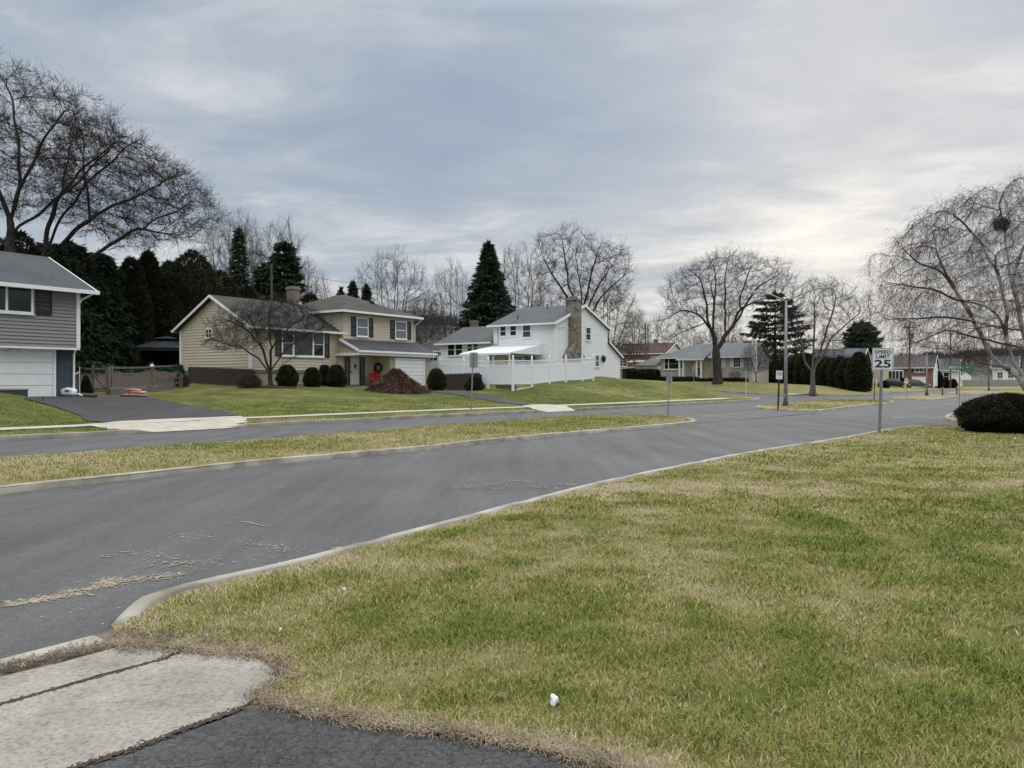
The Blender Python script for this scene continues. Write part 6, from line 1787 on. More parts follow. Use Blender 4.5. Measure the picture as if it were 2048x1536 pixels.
def rail_fence():
    """split-rail fence, gate and garland between the grey and the tan house"""
    f = empty('split_rail_fence', onpx(285, 43), 0, 'weathered split-rail fence behind the black driveway', 'fence'); M = f.location
    pts = [(222, 42.5, 732), (305, 44.5, 733), (362, 47, 735)]
    for i, (px, Y, yt) in enumerate(pts):
        b = onpx(px, Y) - M; zt = CAMH + (HOR-yt)/FPX*Y - M.z; mb = MB(); mb.box(b.x-.08, b.x+.08, b.y-.07, b.y+.07, b.z-.3, zt); mb.build('post', MT['railWood'], f)
    for (p, q) in zip(pts[:-1], pts[1:]):
        a, b = onpx(p[0], p[1]) - M, onpx(q[0], q[1]) - M
        for k, z in enumerate((.35, .72, 1.08, 1.38)): mb = MB(); mb.bar((a.x, a.y+.02*k, a.z + z + .04*((k*3) % 2)), (b.x, b.y+.02*k, b.z + z - .05*((k*5) % 3)), .06, .10); mb.build('rail', MT['railWood'], f)
    g = empty('garden_gate', onpx(184, 42), 0, 'wooden cross-braced gate beside the blue-grey garage wall', 'gate'); M = g.location
    zt = CAMH + (HOR-733)/FPX*42 - M.z
    for px, w in ((157, .2), (216, .18)): x = (px-184)/FPX*42; mb = MB(); mb.box(x-w/2, x+w/2, -.08, .08, -.2, zt); mb.build('gate_post', MT['railWood'], g)
    x0, x1 = (160-184)/FPX*42+.1, (213-184)/FPX*42; mb = MB()
    for z in (.25, zt-.42, zt-.12): mb.bar((x0, -.03, z), (x1, -.03, z), .05, .1)
    mb.bar(((187-184)/FPX*42, -.04, zt-.4), (x1, -.04, .2), .05, .1); mb.bar(((187-184)/FPX*42, -.045, zt-.4), (x0, -.045, .2), .05, .09); mb.box(.0, .12, -.035, .02, .1, zt+.1); mb.build('gate_frame', MT['railWood'], g)
    # garland
    P, D = [], []
    path = [(150, 735), (170, 742), (186, 748), (205, 742), (216, 733), (235, 736), (255, 746), (275, 742), (303, 732), (325, 741), (345, 738), (360, 733), (367, 745)]
    for (ax, ay), (bx, by) in zip(path[:-1], path[1:]):
        for _ in range(260):
            t = random.random(); px = ax+(bx-ax)*t; Y = 41.6 + (px-150)/217*5; p = PZ(px, ay+(by-ay)*t, Y); P.append([p[0]+random.gauss(0, .05), p[1]+random.gauss(0, .05), p[2]+random.gauss(0, .05)]); D.append([random.gauss(0, 1) for _ in range(3)])
    V, F = leafcloud(np.array(P), np.array(D), .16, .05, rng); tag(link('garland', np_mesh('garland', V, [F]), MT['ivy']), 'green garland draped along the split-rail fence and gate', 'garland')
    w = empty('block_wall', onpx(262, 42), 0, 'low grey block retaining wall behind the stacked bags', 'retaining wall'); M = w.location
    a, b = onpx(221, 41.3) - M, onpx(345, 45.5) - M; mb = MB(); t = (b-a).normalized(); n = Vector((-t.y, t.x, 0))
    zt = CAMH + (HOR-775)/FPX*42 - M.z; mb.prism([(0, -.2), ((b-a).length, -.0), ((b-a).length, zt+.12), (0, zt)], 'y', 0, .3)
    o = mb.build('wall', MT['wallblock'], w); o.location = a; o.location.z = 0; o.rotation_euler = (0, 0, math.atan2(t.y, t.x))
rail_fence()
o = PZ(1925, 760, 163)
lf = empty('board_fence', (o[0], o[1], .2), R(-12), 'long grey board fence at the back of the far field', 'fence')
mb = MB(); [mb.box(k*.3, k*.3+.285, 0, .04, 0, 1.55) for k in range(36)]; mb.build('board', MT['alu'], lf)
mb = MB(); mb.box(0, 10.8, .045, .09, .3, .4); mb.box(0, 10.8, .045, .09, 1.2, 1.3); mb.build('rail', MT['alu'], lf)

# ---- gazebo
def gazebo():
    b = onpx(335, 63); g = empty('gazebo', b, .25, 'dark metal-roofed gazebo in the back garden behind the tan house', 'gazebo')
    Zp = lambda py: CAMH - (py-HOR)/FPX*63 - b.z
    ze, zt = Zp(697), Zp(682); r = 2.2; mb = MB()
    c = [(-r, -r, ze), (r, -r, ze), (r, r, ze), (-r, r, ze)]; t = [(-.7, -.7, zt), (.7, -.7, zt), (.7, .7, zt), (-.7, .7, zt)]
    for k in range(4): mb.face([c[k], c[(k+1) % 4], t[(k+1) % 4], t[k]])
    for k in range(4):
        for j in range(9):
            u = (j+.5)/9; p = Vector(c[k]).lerp(Vector(c[(k+1) % 4]), u); q = Vector(t[k]).lerp(Vector(t[(k+1) % 4]), u); mb.bar(p + ZA*.02, q + ZA*.02, .04, .05)
    mb.build('roof', MT['metalroof'], g); mb = MB(); r2 = 1.0; z2, z3 = zt+.14, zt+.45
    c = [(-r2, -r2, z2), (r2, -r2, z2), (r2, r2, z2), (-r2, r2, z2)]
    for k in range(4): mb.face([c[k], c[(k+1) % 4], (0, 0, z3)])
    mb.build('top_roof', MT['metalroof'], g)
    for x in (-2, 2):
        for y in (-2, 2): mb = MB(); mb.box(x-.08, x+.08, y-.08, y+.08, -.2, ze); mb.build('post', MT['black'], g)
    mb = MB(); mb.box(-2.05, 2.05, -2.08, -2.0, ze-.25, ze-.02); mb.box(-2.08, -2.0, -1.98, 2.05, ze-.25, ze-.02); mb.box(-2.0, 2.05, 1.98, 2.06, ze-.25, ze-.02); mb.build('beam', MT['black'], g)
    mb = MB(); mb.box(-1.9, 1.9, 1.90, 1.95, 0, ze-.3); mb.box(-1.95, -1.9, -.5, 1.9, 0, ze-.3); mb.build('curtain', MT['black'], g)
gazebo()

# ---- bags, planter and other small things by the drive
def bag(name, loc, rz, sx, sy, sz, m, label, group=None):
    n, mm = 14, 9; V, F = [], []
    for j in range(mm):
        f = -1 + 2*j/(mm-1)
        for i in range(n):
            a = 2*math.pi*i/n; ca, sa = math.cos(a), math.sin(a); k = (1-abs(f)**4)**.25 if abs(f) < 1 else .25
            x = sx*math.copysign(abs(ca)**.55, ca)*k; y = sy*math.copysign(abs(sa)**.55, sa)*k; w = .02*math.sin(i*2.7+j)
            V.append((x+w, y+w, sz*(f*.5+.5)*(1-.25*(ca*ca)**2) + .01*math.sin(i*1.9)))
    for j in range(mm-1):
        for i in range(n): a = j*n+i; b_ = j*n+(i+1) % n; F.append((a, b_, b_+n, a+n))
    me = np_mesh(name, V, [np.array(F), np.array([list(range(n))[::-1]]), np.array([[(mm-1)*n+i for i in range(n)]])], True)
    o = tag(link(name, me, MT[m]), label, 'bag', group); o.location = loc; o.rotation_euler = (0, 0, rz); return o
b = hit(262, 794.5); b.y += .25
bag('mulch_bag', b + Vector((0, 0, .03)), .05, .66, .32, .17, 'bag_red', 'bottom red and pink bag of the stack on the driveway', 'stacked red bags')
bag('mulch_bag', b + Vector((.03, .03, .17)), -.08, .60, .3, .16, 'bag_red', 'middle pink bag of the stack on the driveway', 'stacked red bags')
bag('mulch_bag', b + Vector((-.04, .02, .30)), .1, .38, .28, .14, 'bag_red', 'small red bag on top of the stack on the driveway', 'stacked red bags')
b = hit(130, 793.5); b.y += .3
o = bag('plastic_bag', b + Vector((0, 0, .03)), .1, .30, .28, .40, 'bag_white', 'bulging white and green plastic bag beside the garage pillar')
g_ = MB(); g_.box(-.315, -.18, -.2, .2, .03, .38); g_.build('green_print', MT['bag_green'], o); g_ = MB(); [g_.box(-.05, .14, -.297, -.288, .2+.05*k, .23+.05*k) for k in range(2)]; g_.build('print', MT['letter_black'], o)
b = hit(153, 794); tag(bag('folded_sack', b + Vector((0, .3, .03)), -.3, .24, .2, .14, 'bag_white', 'crumpled pale sack lying beside the white plastic bag'), cat='sack')
b = hit(172, 795); lg = MB(); lg.tube([(-.5, .1, .12), (.1, 0, .1), (.55, -.08, .1)], [.11, .10, .09], 8); o = tag(lg.build('log', MT['poleWood'], None, True), 'grey log lying at the back edge of the driveway', 'log'); o.location = b
b = hit(15, 789, 26); pl = empty('planter_wall', b + Vector((-.3, .6, 0)), YAW - .3, 'low dark block planter on the lawn before the garage', 'planter')
mb = MB(); mb.box(-1.9, .62, 0, .9, -.6, .16); mb.build('wall', MT['bluebrick'], pl); mb = MB(); mb.box(-1.95, .66, -.04, .94, .16, .22); mb.build('coping', MT['kerb'], pl)
b = hit(86, 803); s = empty('path_light', b, 0, 'small black path light at the edge of the driveway', 'path light'); mb = MB(); mb.tube([(0, 0, 0), (0, 0, .16)], .012, 6); mb.build('stake', MT['black'], s); mb = MB(); mb.lathe((0, 0, .15), [(.03, 0), (.07, .02), (.02, .06), (0, .07)], 8); mb.build('shade', MT['black'], s)
b = hit(146, 792); b.y += .4; hr = empty('handrail', b, 0, 'thin white handrail beside the blue-grey garage wall', 'handrail'); mb = MB(); mb.tube([(.1, 0, -.1), (.1, 0, 1.45)], .02, 6); mb.build('post', MT['white'], hr); mb = MB(); mb.tube([(-.12, -.2, 1.02), (.1, 0, 1.2)], .03, 6); mb.build('rail', MT['white'], hr)
b = hit(302, 789, 38); ld = empty('garden_lantern', onpx(304, 44.2) + Vector((0, 0, 1.42)), 0, 'small lit white lantern on the split-rail fence post', 'lantern')
mb = MB(); mb.lathe((0, 0, 0), [(.02, 0), (.13, .03), (.08, .16), (.02, .19)], 8); mb.build('shade', MT['lampglass'], ld); mb = MB(); mb.lathe((0, 0, .19), [(.09, 0), (.02, .07), (0, .1)], 8); mb.build('cap', MT['black'], ld)

# ---- litter on the near lawn
def paper(px, py, s, label, seed):
    b = hit(px, py); r = np.random.default_rng(seed); import bmesh
    bm = bmesh.new(); bmesh.ops.create_icosphere(bm, subdivisions=2, radius=1)
    for v in bm.verts: v.co *= .55 + .75*r.random()
    for v in bm.verts: v.co.x *= s*.75; v.co.y *= s*.6; v.co.z *= s
    me = bpy.data.meshes.new('paper_scrap'); bm.to_mesh(me); bm.free(); o = tag(link('paper_scrap', me, MT['paper']), label, 'litter'); o.location = b + Vector((0, 0, s*.8 + .01)); o.rotation_euler = (.2, .3, r.random()*3)
paper(1107, 1418, .034, 'largest crumpled white paper scrap in the near grass', 1); paper(689, 1184, .016, 'small white scrap in the grass near the kerb bend', 2); paper(560, 1266, .014, 'pale scrap in the grass beside the old driveway', 3)
paper(634, 1428, .010, 'white scrap at the corner of the crazed asphalt', 4); paper(1872, 890, .03, 'white scrap on the lawn right of the speed limit sign', 5); paper(2030, 880, .03, 'white scrap on the lawn in front of the dark bush', 6)
MT['leaf'] = M_noise('fallen_brown_leaves', (.11, .052, .026), (.25, .14, .07), 5, .8)
V, F = [], []
def leaf(px, py, s):
    b = hit(px, py); a = random.random()*6.3; i = len(V); 
    for k, (x, y, z) in enumerate(((-1, 0, .1), (-.3, .55, .25), (.6, .4, .15), (1.1, 0, .5), (.5, -.5, .2), (-.4, -.5, .3))):
        V.append((b.x + s*(x*math.cos(a)-y*math.sin(a)), b.y + s*(x*math.sin(a)+y*math.cos(a)), b.z + .012 + s*z*.6))
    F.append(tuple(range(i, i+6)))
for px, py, s in [(535, 1484, .022), (968, 1465, .026), (940, 1460, .018), (760, 1435, .02), (985, 1478, .03), (700, 1440, .02), (1935, 949, .07), (1240, 1003, .04), (1330, 1040, .03), (1020, 1300, .015), (560, 1335, .02), (520, 1345, .02), (1630, 1015, .05)] + [(random.uniform(300, 1100), random.uniform(1290, 1500), .012) for _ in range(60)] + [(random.uniform(600, 2000), random.uniform(900, 1500), random.uniform(.010, .022)) for _ in range(110)]:
    leaf(px, py, s)
me = bpy.data.meshes.new('fallen_leaves'); me.from_pydata(V, [], F); tag(link('fallen_leaves', me, MT['leaf']), 'scattered dry brown leaves on the near lawn and driveway', 'leaves', kind='stuff')
# ================================================================== planting
def outline_attr(seed, poly, n, Y, sig, base):
    r = np.random.default_rng(seed); P = np.array(poly, float); lo, hi = P.min(0), P.max(0); o = []
    cx = (lo + hi) / 2
    while len(o) < n:
        q = lo + (hi - lo) * r.random((200, 2)); q = q[inside(q, poly)]
        for px, py in q:
            u = min(1, math.hypot((px-cx[0])/(hi[0]-lo[0]), (py-cx[1])/(hi[1]-lo[1])) * 2)
            y = Y + r.normal(0, sig * max(.25, math.sqrt(max(0, 1-u*u*.8)))); p = PZ(px, py, Y); o.append([p[0]-base[0], y-base[1], p[2]-base[2]])
    return o[:n]
def skel_px(lines, Y, base, seed, dep=1.0):
    r = np.random.default_rng(seed); out = []; reg = []
    for k, L in enumerate(lines):
        dy = 0 if k == 0 else r.normal(0, dep); pl = []
        for i, (px, py) in enumerate(L):
            p = np.array(PZ(px, py, Y)) - np.array(base); p[1] += dy * i / max(1, len(L)-1) if k else 0
            pl.append(p)
        pl[0][1] = 0 if k == 0 else pl[0][1]
        out.append(pl)
    out[0][0] = np.array([out[0][0][0]*0, 0, -.1])
    return out
def portrait_tree(name, px, py, lines, outline, n, D, sig, label, group, bark, twig, r_root, Y=None, seed=3, **kw):
    b = hit(px, py) if Y is None else onpx(px, Y); base = (b.x, b.y, b.z)
    sk_ = skel_px(lines, b.y, base, seed, kw.pop('dep', 1.0)); at = outline_attr(seed, outline, n, b.y, sig, base)
    m = bare_meshes(name, seed, sk_, at, D, r_root, **kw)
    return tree_thing(name, m, b, 0, 1, label, 'tree', group, MT[bark], MT[twig])
BG = 'bare trees along the street'
# great bare tree behind the grey house: two stems
portrait_tree('bare_tree', 24, 0, [[(24, 760), (22, 520), (20, 445)], [(20, 450), (-12, 340), (-40, 230), (-70, 160)], [(21, 450), (50, 370), (105, 285), (165, 215)], [(20, 450), (42, 380), (38, 260), (15, 160)], [(22, 500), (-60, 420), (-130, 330)], [(22, 480), (90, 410), (150, 355), (215, 275)]],
    [(-190, 105), (-60, 125), (0, 142), (60, 148), (130, 172), (205, 212), (228, 260), (215, 330), (150, 400), (60, 440), (-40, 440), (-190, 400)], 1900, .46, 3.6, 'huge bare tree standing behind the grey house roof', BG, 'bark', 'twig', .30, tm=1.45, Y=54, seed=5, thick=.07, twl=.8, twr=.013, twn=4, trop=(.05, 0, .06), droop=.02)
portrait_tree('bare_tree', 80, 0, [[(80, 760), (80, 540), (96, 450), (128, 360), (146, 270)], [(82, 520), (130, 440), (212, 352), (300, 292)], [(84, 530), (185, 442), (290, 395), (385, 352)], [(80, 580), (190, 515), (285, 458), (350, 436), (412, 412)], [(120, 385), (190, 320), (240, 285)], [(185, 440), (190, 380), (200, 330)], [(285, 458), (330, 470), (380, 470)]],
    [(110, 300), (150, 250), (235, 262), (328, 305), (345, 345), (400, 375), (424, 415), (400, 455), (330, 490), (240, 500), (160, 470), (100, 420)], 2100, .42, 3.4, 'huge bare tree with long limbs reaching right above the dark evergreens', BG, 'bark', 'twig', .27, tm=1.5, Y=57, seed=8, thick=.07, twl=.8, twr=.013, twn=4, trop=(.10, 0, .04), droop=.02)
# the maple before the brick ranch
portrait_tree('maple_tree', 1434, 768, [[(1434, 768), (1433, 720), (1426, 664)], [(1434, 706), (1452, 668), (1473, 648), (1492, 615), (1513, 580), (1545, 557), (1575, 542)], [(1427, 668), (1412, 640), (1406, 605), (1396, 575), (1382, 558)], [(1425, 664), (1395, 626), (1362, 618), (1332, 636)], [(1427, 668), (1428, 610), (1434, 560), (1428, 530)], [(1454, 668), (1452, 600), (1455, 545), (1462, 512)], [(1475, 645), (1480, 600), (1492, 565), (1505, 530)], [(1414, 645), (1385, 655), (1352, 672), (1338, 690)], [(1406, 605), (1420, 570), (1440, 535)], [(1490, 615), (1520, 600), (1560, 590)]],
    [(1322, 630), (1328, 566), (1370, 538), (1398, 524), (1432, 501), (1467, 505), (1494, 510), (1510, 528), (1530, 517), (1566, 524), (1586, 549), (1588, 574), (1546, 592), (1507, 620), (1478, 640), (1420, 630), (1376, 660), (1338, 690), (1308, 668)], 1700, .46, 3.2, 'big forked bare maple before the pale brick house', BG, 'bark', 'twig', .42, tm=1.4, seed=13, thick=.09, twl=.9, twr=.012, twn=3, trop=(0, 0, .02), jit=.25, flare=1.25)
portrait_tree('maple_tree', 1625, 787, [[(1625, 787), (1626, 756), (1624, 745)], [(1624, 747), (1611, 722), (1607, 685), (1600, 640), (1590, 603)], [(1625, 746), (1627, 705), (1630, 660), (1631, 612)], [(1626, 747), (1645, 712), (1656, 682), (1684, 655), (1716, 626)], [(1628, 740), (1641, 690), (1655, 640), (1662, 600)], [(1656, 682), (1694, 680), (1722, 650)], [(1607, 690), (1590, 660), (1575, 630)]],
    [(1566, 640), (1576, 590), (1610, 562), (1655, 556), (1690, 575), (1718, 592), (1742, 614), (1730, 640), (1708, 664), (1660, 690), (1600, 700), (1575, 680)], 1100, .38, 2.4, 'bare tree on the verge before the cedar hedge', BG, 'bark_pale', 'twig', .22, tm=1.4, seed=17, thick=.055, twl=.7, twr=.010, twn=3, trop=(0, 0, .12))
bt_ = portrait_tree('birch_tree', 2092, 0, [[(2092, 860), (2070, 800), (2048, 765), (2021, 740), (1985, 719), (1966, 676), (1945, 630), (1914, 587), (1890, 544), (1872, 498)], [(2044, 762), (2009, 691), (2011, 636), (2000, 593), (1988, 544), (1969, 501)], [(2070, 800), (2062, 720), (2046, 660), (2036, 610), (2024, 560), (2018, 514), (2008, 452), (1999, 408)], [(2014, 736), (1972, 731), (1926, 708), (1909, 698), (1850, 697)], [(2006, 690), (2004, 642), (1969, 608), (1914, 602), (1859, 580), (1778, 566)], [(2046, 660), (1990, 652), (1950, 645), (1896, 633), (1847, 636), (1768, 640)], [(1914, 587), (1884, 541), (1836, 530), (1800, 500)], [(2024, 560), (2060, 480), (2080, 420)], [(2070, 800), (2120, 700), (2150, 600), (2170, 500)], [(1988, 544), (1960, 470), (1920, 425)], [(2062, 720), (2030, 690), (1960, 680), (1880, 660), (1810, 690)]],
    [(1762, 640), (1776, 505), (1800, 460), (1846, 432), (1896, 392), (1952, 370), (2006, 364), (2048, 352), (2120, 360), (2190, 420), (2220, 520), (2200, 640), (2120, 700), (2030, 715), (1940, 715), (1850, 700), (1798, 705)], 3400, .20, 1.6, 'leaning multi-stemmed birch with peeling pale bark behind the dark bush', BG, 'birch', 'twig_red', .17, tm=1.5, Y=28, seed=29, thick=.04, twl=.55, twr=.0045, twn=3, droop=.36, up=0.0, trop=(-.03, 0, -.02), jit=.26, r_tip=.006, thin_from=.03, dep=.7, curl=.42)
nb_ = PZ(2003, 448, 27.8); P = rng.normal(0, 1, (900, 3)) * np.array([.15, .15, .09]); V, F = leafcloud(P - P / np.linalg.norm(P, axis=1)[:, None] * .1, np.cross(P, rng.normal(0, 1, (900, 3))), .26, .016, rng)
o = tag(link('squirrel_nest', np_mesh('squirrel_nest', V, [F]), MT['bark']), 'dark twig nest high in the birch', 'nest'); o.location = nb_
portrait_tree('maple_tree', 1170, 0, [[(1170, 780), (1169, 660), (1168, 628)], [(1168, 640), (1134, 596), (1106, 552), (1086, 516)], [(1168, 635), (1140, 580), (1131, 520), (1122, 470)], [(1168, 632), (1160, 570), (1154, 520)], [(1169, 632), (1180, 560), (1192, 510), (1200, 490)], [(1170, 635), (1196, 572), (1222, 530), (1242, 508)], [(1170, 645), (1205, 590), (1238, 560), (1256, 545)], [(1170, 660), (1210, 630), (1240, 610)]],
    [(1066, 520), (1070, 476), (1100, 468), (1124, 457), (1144, 464), (1160, 488), (1178, 484), (1230, 495), (1258, 515), (1263, 552), (1258, 600), (1228, 626), (1120, 622), (1076, 566)], 1700, .46, 3.0, 'tall bare maple fanning up behind the stone chimney', BG, 'bark', 'twig', .36, Y=92, seed=31, thick=.07, twl=.9, twr=.012, twn=3, trop=(0, 0, .14), jit=.12)
portrait_tree('japanese_maple', 541, 772.5, [[(541, 772), (541, 750), (541, 744)], [(540, 750), (514, 716), (474, 693), (432, 686)], [(541, 745), (526, 695), (500, 662), (462, 640)], [(541, 744), (545, 690), (546, 645), (560, 606)], [(542, 745), (566, 702), (600, 672), (640, 655)], [(542, 750), (572, 722), (612, 692)], [(545, 690), (580, 650), (610, 625)], [(526, 695), (520, 650), (512, 615)]],
    [(408, 690), (436, 642), (472, 622), (525, 601), (564, 593), (606, 608), (645, 631), (661, 657), (620, 688), (580, 690), (540, 680), (498, 700), (445, 706)], 1700, .17, 1.4, 'small spreading bare ornamental maple on the lawn before the tan house', BG, 'bark', 'twig', .13, seed=37, thick=.04, twl=.36, twr=.006, twn=3, trop=(0, 0, -.02), r_tip=.006, thin_from=.016, jit=.3)
# bare trees in the background
n0 = [0]
def bt(key, px, Y, ytop, sxy, label, twig='twig_pale', bark='bark', ztop=None):
    hh = {'A': 15, 'B': 16, 'C': 17, 'D': 15}[key]; b = onpx(px, Y); h = CAMH + (HOR-ytop)/FPX*Y - b.z; n0[0] += 1
    tree_thing('bare_tree', gen(key), b, n0[0]*1.7, (sxy, h/(hh*1.03)), label, 'tree', 'bare trees in the background', MT[bark], MT[twig])
for a in [('C', 785, 100, 502, .78, 'wide fan-shaped bare tree rising behind the tan house roof'),
          ('A', 455, 88, 432, .68, 'bare tree left of the thin dark spruce'), ('B', 487, 95, 425, .62, 'tall bare tree behind the thin dark spruce'), ('B', 560, 92, 438, .74, 'bare tree standing behind the dark pine'),
          ('D', 640, 90, 552, .6, 'low bare tree right of the dark pine'), ('D', 608, 100, 520, .8, 'slim bare tree between the pine and the tan roof'),
          ('C', 905, 104, 522, .5, 'bare tree left of the big spruce'), ('B', 1035, 98, 490, .80, 'bare tree right behind the big spruce'),
          ('D', 1085, 118, 565, .9, 'thin bare tree above the white house roof'), ('C', 1215, 112, 560, .70, 'bare tree at the right end of the white house'), ('A', 1268, 125, 617, .42, 'small bare tree behind the red brick house'),
          ('D', 1305, 140, 640, .8, 'faint bare tree right of the two wooden poles'), ('A', 1372, 142, 650, .55, 'low bare crown behind the left end of the ranch roof'), ('A', 1420, 145, 655, .55, 'low bare crown behind the middle of the ranch roof'), ('B', 1452, 150, 600, .62, 'slim bare tree behind the forked maple'), ('A', 1478, 140, 665, .5, 'low bare crown behind the ranch chimney'),
          ('A', 1512, 101, 682, .30, 'small bare tree at the white chimney of the ranch'), ('A', 1470, 101, 742, .14, 'tiny bare shrub tree under the ranch window'),
          ('A', 850, 118, 590, .55, 'bare tree above the far brown roof'), ('B', 820, 130, 600, .6, 'bare tree right of the tan hip roof'), ('A', 1660, 135, 660, .45, 'low bare tree behind the solar roof'), ('C', 1935, 200, 690, .6, 'bare tree beyond the white garden shed'), ('A', 1985, 195, 695, .6, 'bare tree beyond the long grey fence'), ('C', 2035, 205, 680, .6, 'bare tree beyond the pale far house')]:
    bt(*a)

# evergreens
EG = 'evergreens in the background'
def conifer(px, Y, ytop, hw, label, m, key, cat='tree', name='spruce_tree', **kw):
    b = onpx(px, Y); h = CAMH + (HOR-ytop)/FPX*Y - b.z; rad = hw/FPX*Y
    me = spruce_meshes(key, h, rad, **kw)
    t = empty(name, b, 0, label, cat, EG); link('trunk', me[0], MT['bark'], t); link('crown', me[1], MT[m], t)
conifer(977, 84, 487, 92, 'big dense Christmas-tree-shaped spruce behind the white house', 'spruce', 3, nb=330, per=120, L=.55, W=.14, flat=.45, power=.95, droop=.10, hang=.25)
conifer(478, 86, 462, 38, 'thin dark spruce among bare trees behind the tan house', 'spruce', 4, nb=110, per=70, L=.6, W=.16, droop=.2, hang=.3)
conifer(568, 78, 486, 50, 'tall dark pine behind the tan house chimney', 'pine', 5, nb=150, per=120, L=.6, W=.16, power=.45, droop=-.10, flat=.6, hang=.1, gap=.3, name='pine_tree')
conifer(530, 82, 530, 46, 'shorter dark pine left of the wooden pole', 'pine', 6, nb=130, per=100, L=.6, W=.16, power=.5, droop=-.05, flat=.6, hang=.1, name='pine_tree')
conifer(706, 92, 566, 26, 'pointed evergreen top left behind the hip roof', 'spruce', 7, nb=120, per=70, L=.5, W=.16)
conifer(733, 94, 574, 26, 'pointed evergreen top right behind the hip roof', 'cedar_brown', 8, nb=120, per=70, L=.5, W=.16)
conifer(682, 96, 580, 24, 'lowest of the pointed evergreens behind the hip roof', 'spruce', 9, nb=110, per=70, L=.5, W=.16)
conifer(1550, 120, 588, 84, 'dark conifer with flat layered branches behind the street lamp', 'spruce', 10, nb=95, per=150, L=.7, W=.16, power=.42, droop=-.02, flat=.55, hang=.05, gap=.5, name='conifer_tree')
conifer(1724, 150, 645, 50, 'broad rounded pine behind the speed limit sign', 'pine', 11, nb=130, per=130, L=.8, W=.2, power=.38, droop=.02, flat=.6, hang=.05, gap=.25, z0=.25, name='pine_tree')
conifer(140, 57, 486, 84, 'dark hemlock right behind the grey house roof', 'spruce', 12, nb=300, per=150, L=.42, W=.10, power=.34, droop=.3, flat=.8, hang=.6, name='hemlock_tree')
conifer(198, 60, 506, 66, 'dark drooping hemlock left of the cedars', 'spruce', 13, nb=280, per=150, L=.42, W=.10, power=.32, droop=.3, flat=.8, hang=.6, name='hemlock_tree')
conifer(92, 62, 484, 70, 'dark hemlock peeping over the grey house ridge', 'pine', 14, nb=180, per=100, L=.45, W=.11, power=.36, droop=.2, flat=.7, hang=.4, name='hemlock_tree')
def bush(name, px, Y, ytop, hw, label, cat, m, seed, n, L, W, prof, group, ry=None, stem=.12, sink=0, py=None, core=.86, rough=.1, upw=.55):
    b = onpx(px, Y) if py is None else hit(px, py)
    h = CAMH + (HOR-ytop)/FPX*b.y - b.z + sink; rx = hw/FPX*b.y
    me = bush_mesh(name, seed, rx, ry or rx, h, n, L, W, prof, core=core, rough=rough, upw=upw)
    t = empty(name, b, 0, label, cat, group); link('crown', me, MT[m], t); link('trunk', stem_mesh(h, stem), MT['bark'], t); return t
for i, (px, Y, yt, hw, m, lb) in enumerate([(40, 60, 468, 62, 'cedar_brown', 'bronze cedar behind the grey house ridge'), (262, 62, 520, 34, 'cedar', 'narrow dark cedar right of the hemlocks'), (296, 64, 506, 32, 'cedar', 'pointed dark cedar left of the round bronze cedar'), (384, 66, 504, 66, 'cedar_brown', 'largest round bronze-green cedar above the gazebo'), (338, 70, 525, 40, 'cedar', 'dark cedar between the pointed and the round cedar'), (440, 72, 545, 46, 'cedar_brown', 'round bronze cedar just above the tan gable'), (492, 76, 575, 46, 'cedar', 'dark cedar behind the tan roof ridge'), (232, 70, 560, 50, 'cedar', 'dark cedar at the back of the garden'), (160, 72, 560, 60, 'cedar', 'dark cedar behind the gate'), (620, 84, 590, 40, 'cedar', 'low dark evergreen behind the brick chimney'),
     (300, 80, 600, 70, 'cedar', 'broad dark evergreen screen behind the gazebo'), (90, 75, 560, 70, 'cedar', 'broad dark evergreen screen behind the grey house')]):
    bush('cedar_tree', px, Y, yt, hw, lb, 'tree', m, 60+i, 15000, .42, .11, colprof, EG, upw=.8)
HG = 'cedar hedge along the far verge'
hl = ['nearest', 'second', 'third', 'fourth', 'fifth', 'sixth', 'seventh', 'eighth', 'ninth', 'tenth']
for i, (px, Y, yt, hw) in enumerate([(1718, 97.5, 706, 21), (1699, 100, 717, 22), (1681, 102, 715, 22), (1664, 104, 718, 23), (1648, 106, 715, 22), (1630, 108, 718, 22), (1612, 110, 708, 22), (1593, 112, 714, 23), (1573, 114, 716, 22), (1553, 116, 724, 22)]):
    bush('hedge_cedar', px, Y, yt, hw, f'{hl[i]} dark cedar of the tall hedge, counted from its street end', 'hedge plant', 'cedar', 80+i, 7000, .42, .13, colprof, HG, sink=0)
SG = 'clipped shrubs around the tan house'
D_ = dome(.42, .72)
for i, (px, py, yt, hw, m, lb) in enumerate([(574.5, 773.5, 731, 22, 'yew', 'rounded yew nearest the small bare maple'), (624.5, 773.5, 736, 18.5, 'yew', 'smaller rounded yew in the middle under the big window'), (672, 773.5, 730.5, 20, 'yew', 'rounded yew next to the front door'), (649, 771, 731, 10, 'holly', 'slim dark shrub squeezed between two rounded yews'), (873, 781.5, 738, 19.5, 'yew', 'rounded yew at the right corner of the garage')]):
    bush('yew_shrub', px, 0, yt, hw, lb, 'shrub', m, 100+i, 11000, .11, .035, D_ if m == 'yew' else (lambda f: .35 + .65*math.sin(min(1, f)*math.pi)**.6 if f < .97 else .2), SG, py=py, stem=.05, core=.90, rough=.085)
bush('yew_shrub', 786, 58, 740, 11, 'yew peeping over the weeping russet mound', 'shrub', 'yew', 110, 5000, .12, .04, D_, SG, stem=.05)
bush('red_shrub', 914, 0, 757, 15, 'dark red leafy shrub before the lower picket fence', 'shrub', 'redtwig', 111, 5000, .13, .045, dome(.5, .8), SG, py=779.5, stem=.04)
bush('leafy_shrub', 949, 0, 751, 18, 'glossy green shrub at the end of the lower picket fence', 'shrub', 'holly', 112, 6500, .14, .05, dome(.45, .8), SG, py=780.5, stem=.04)
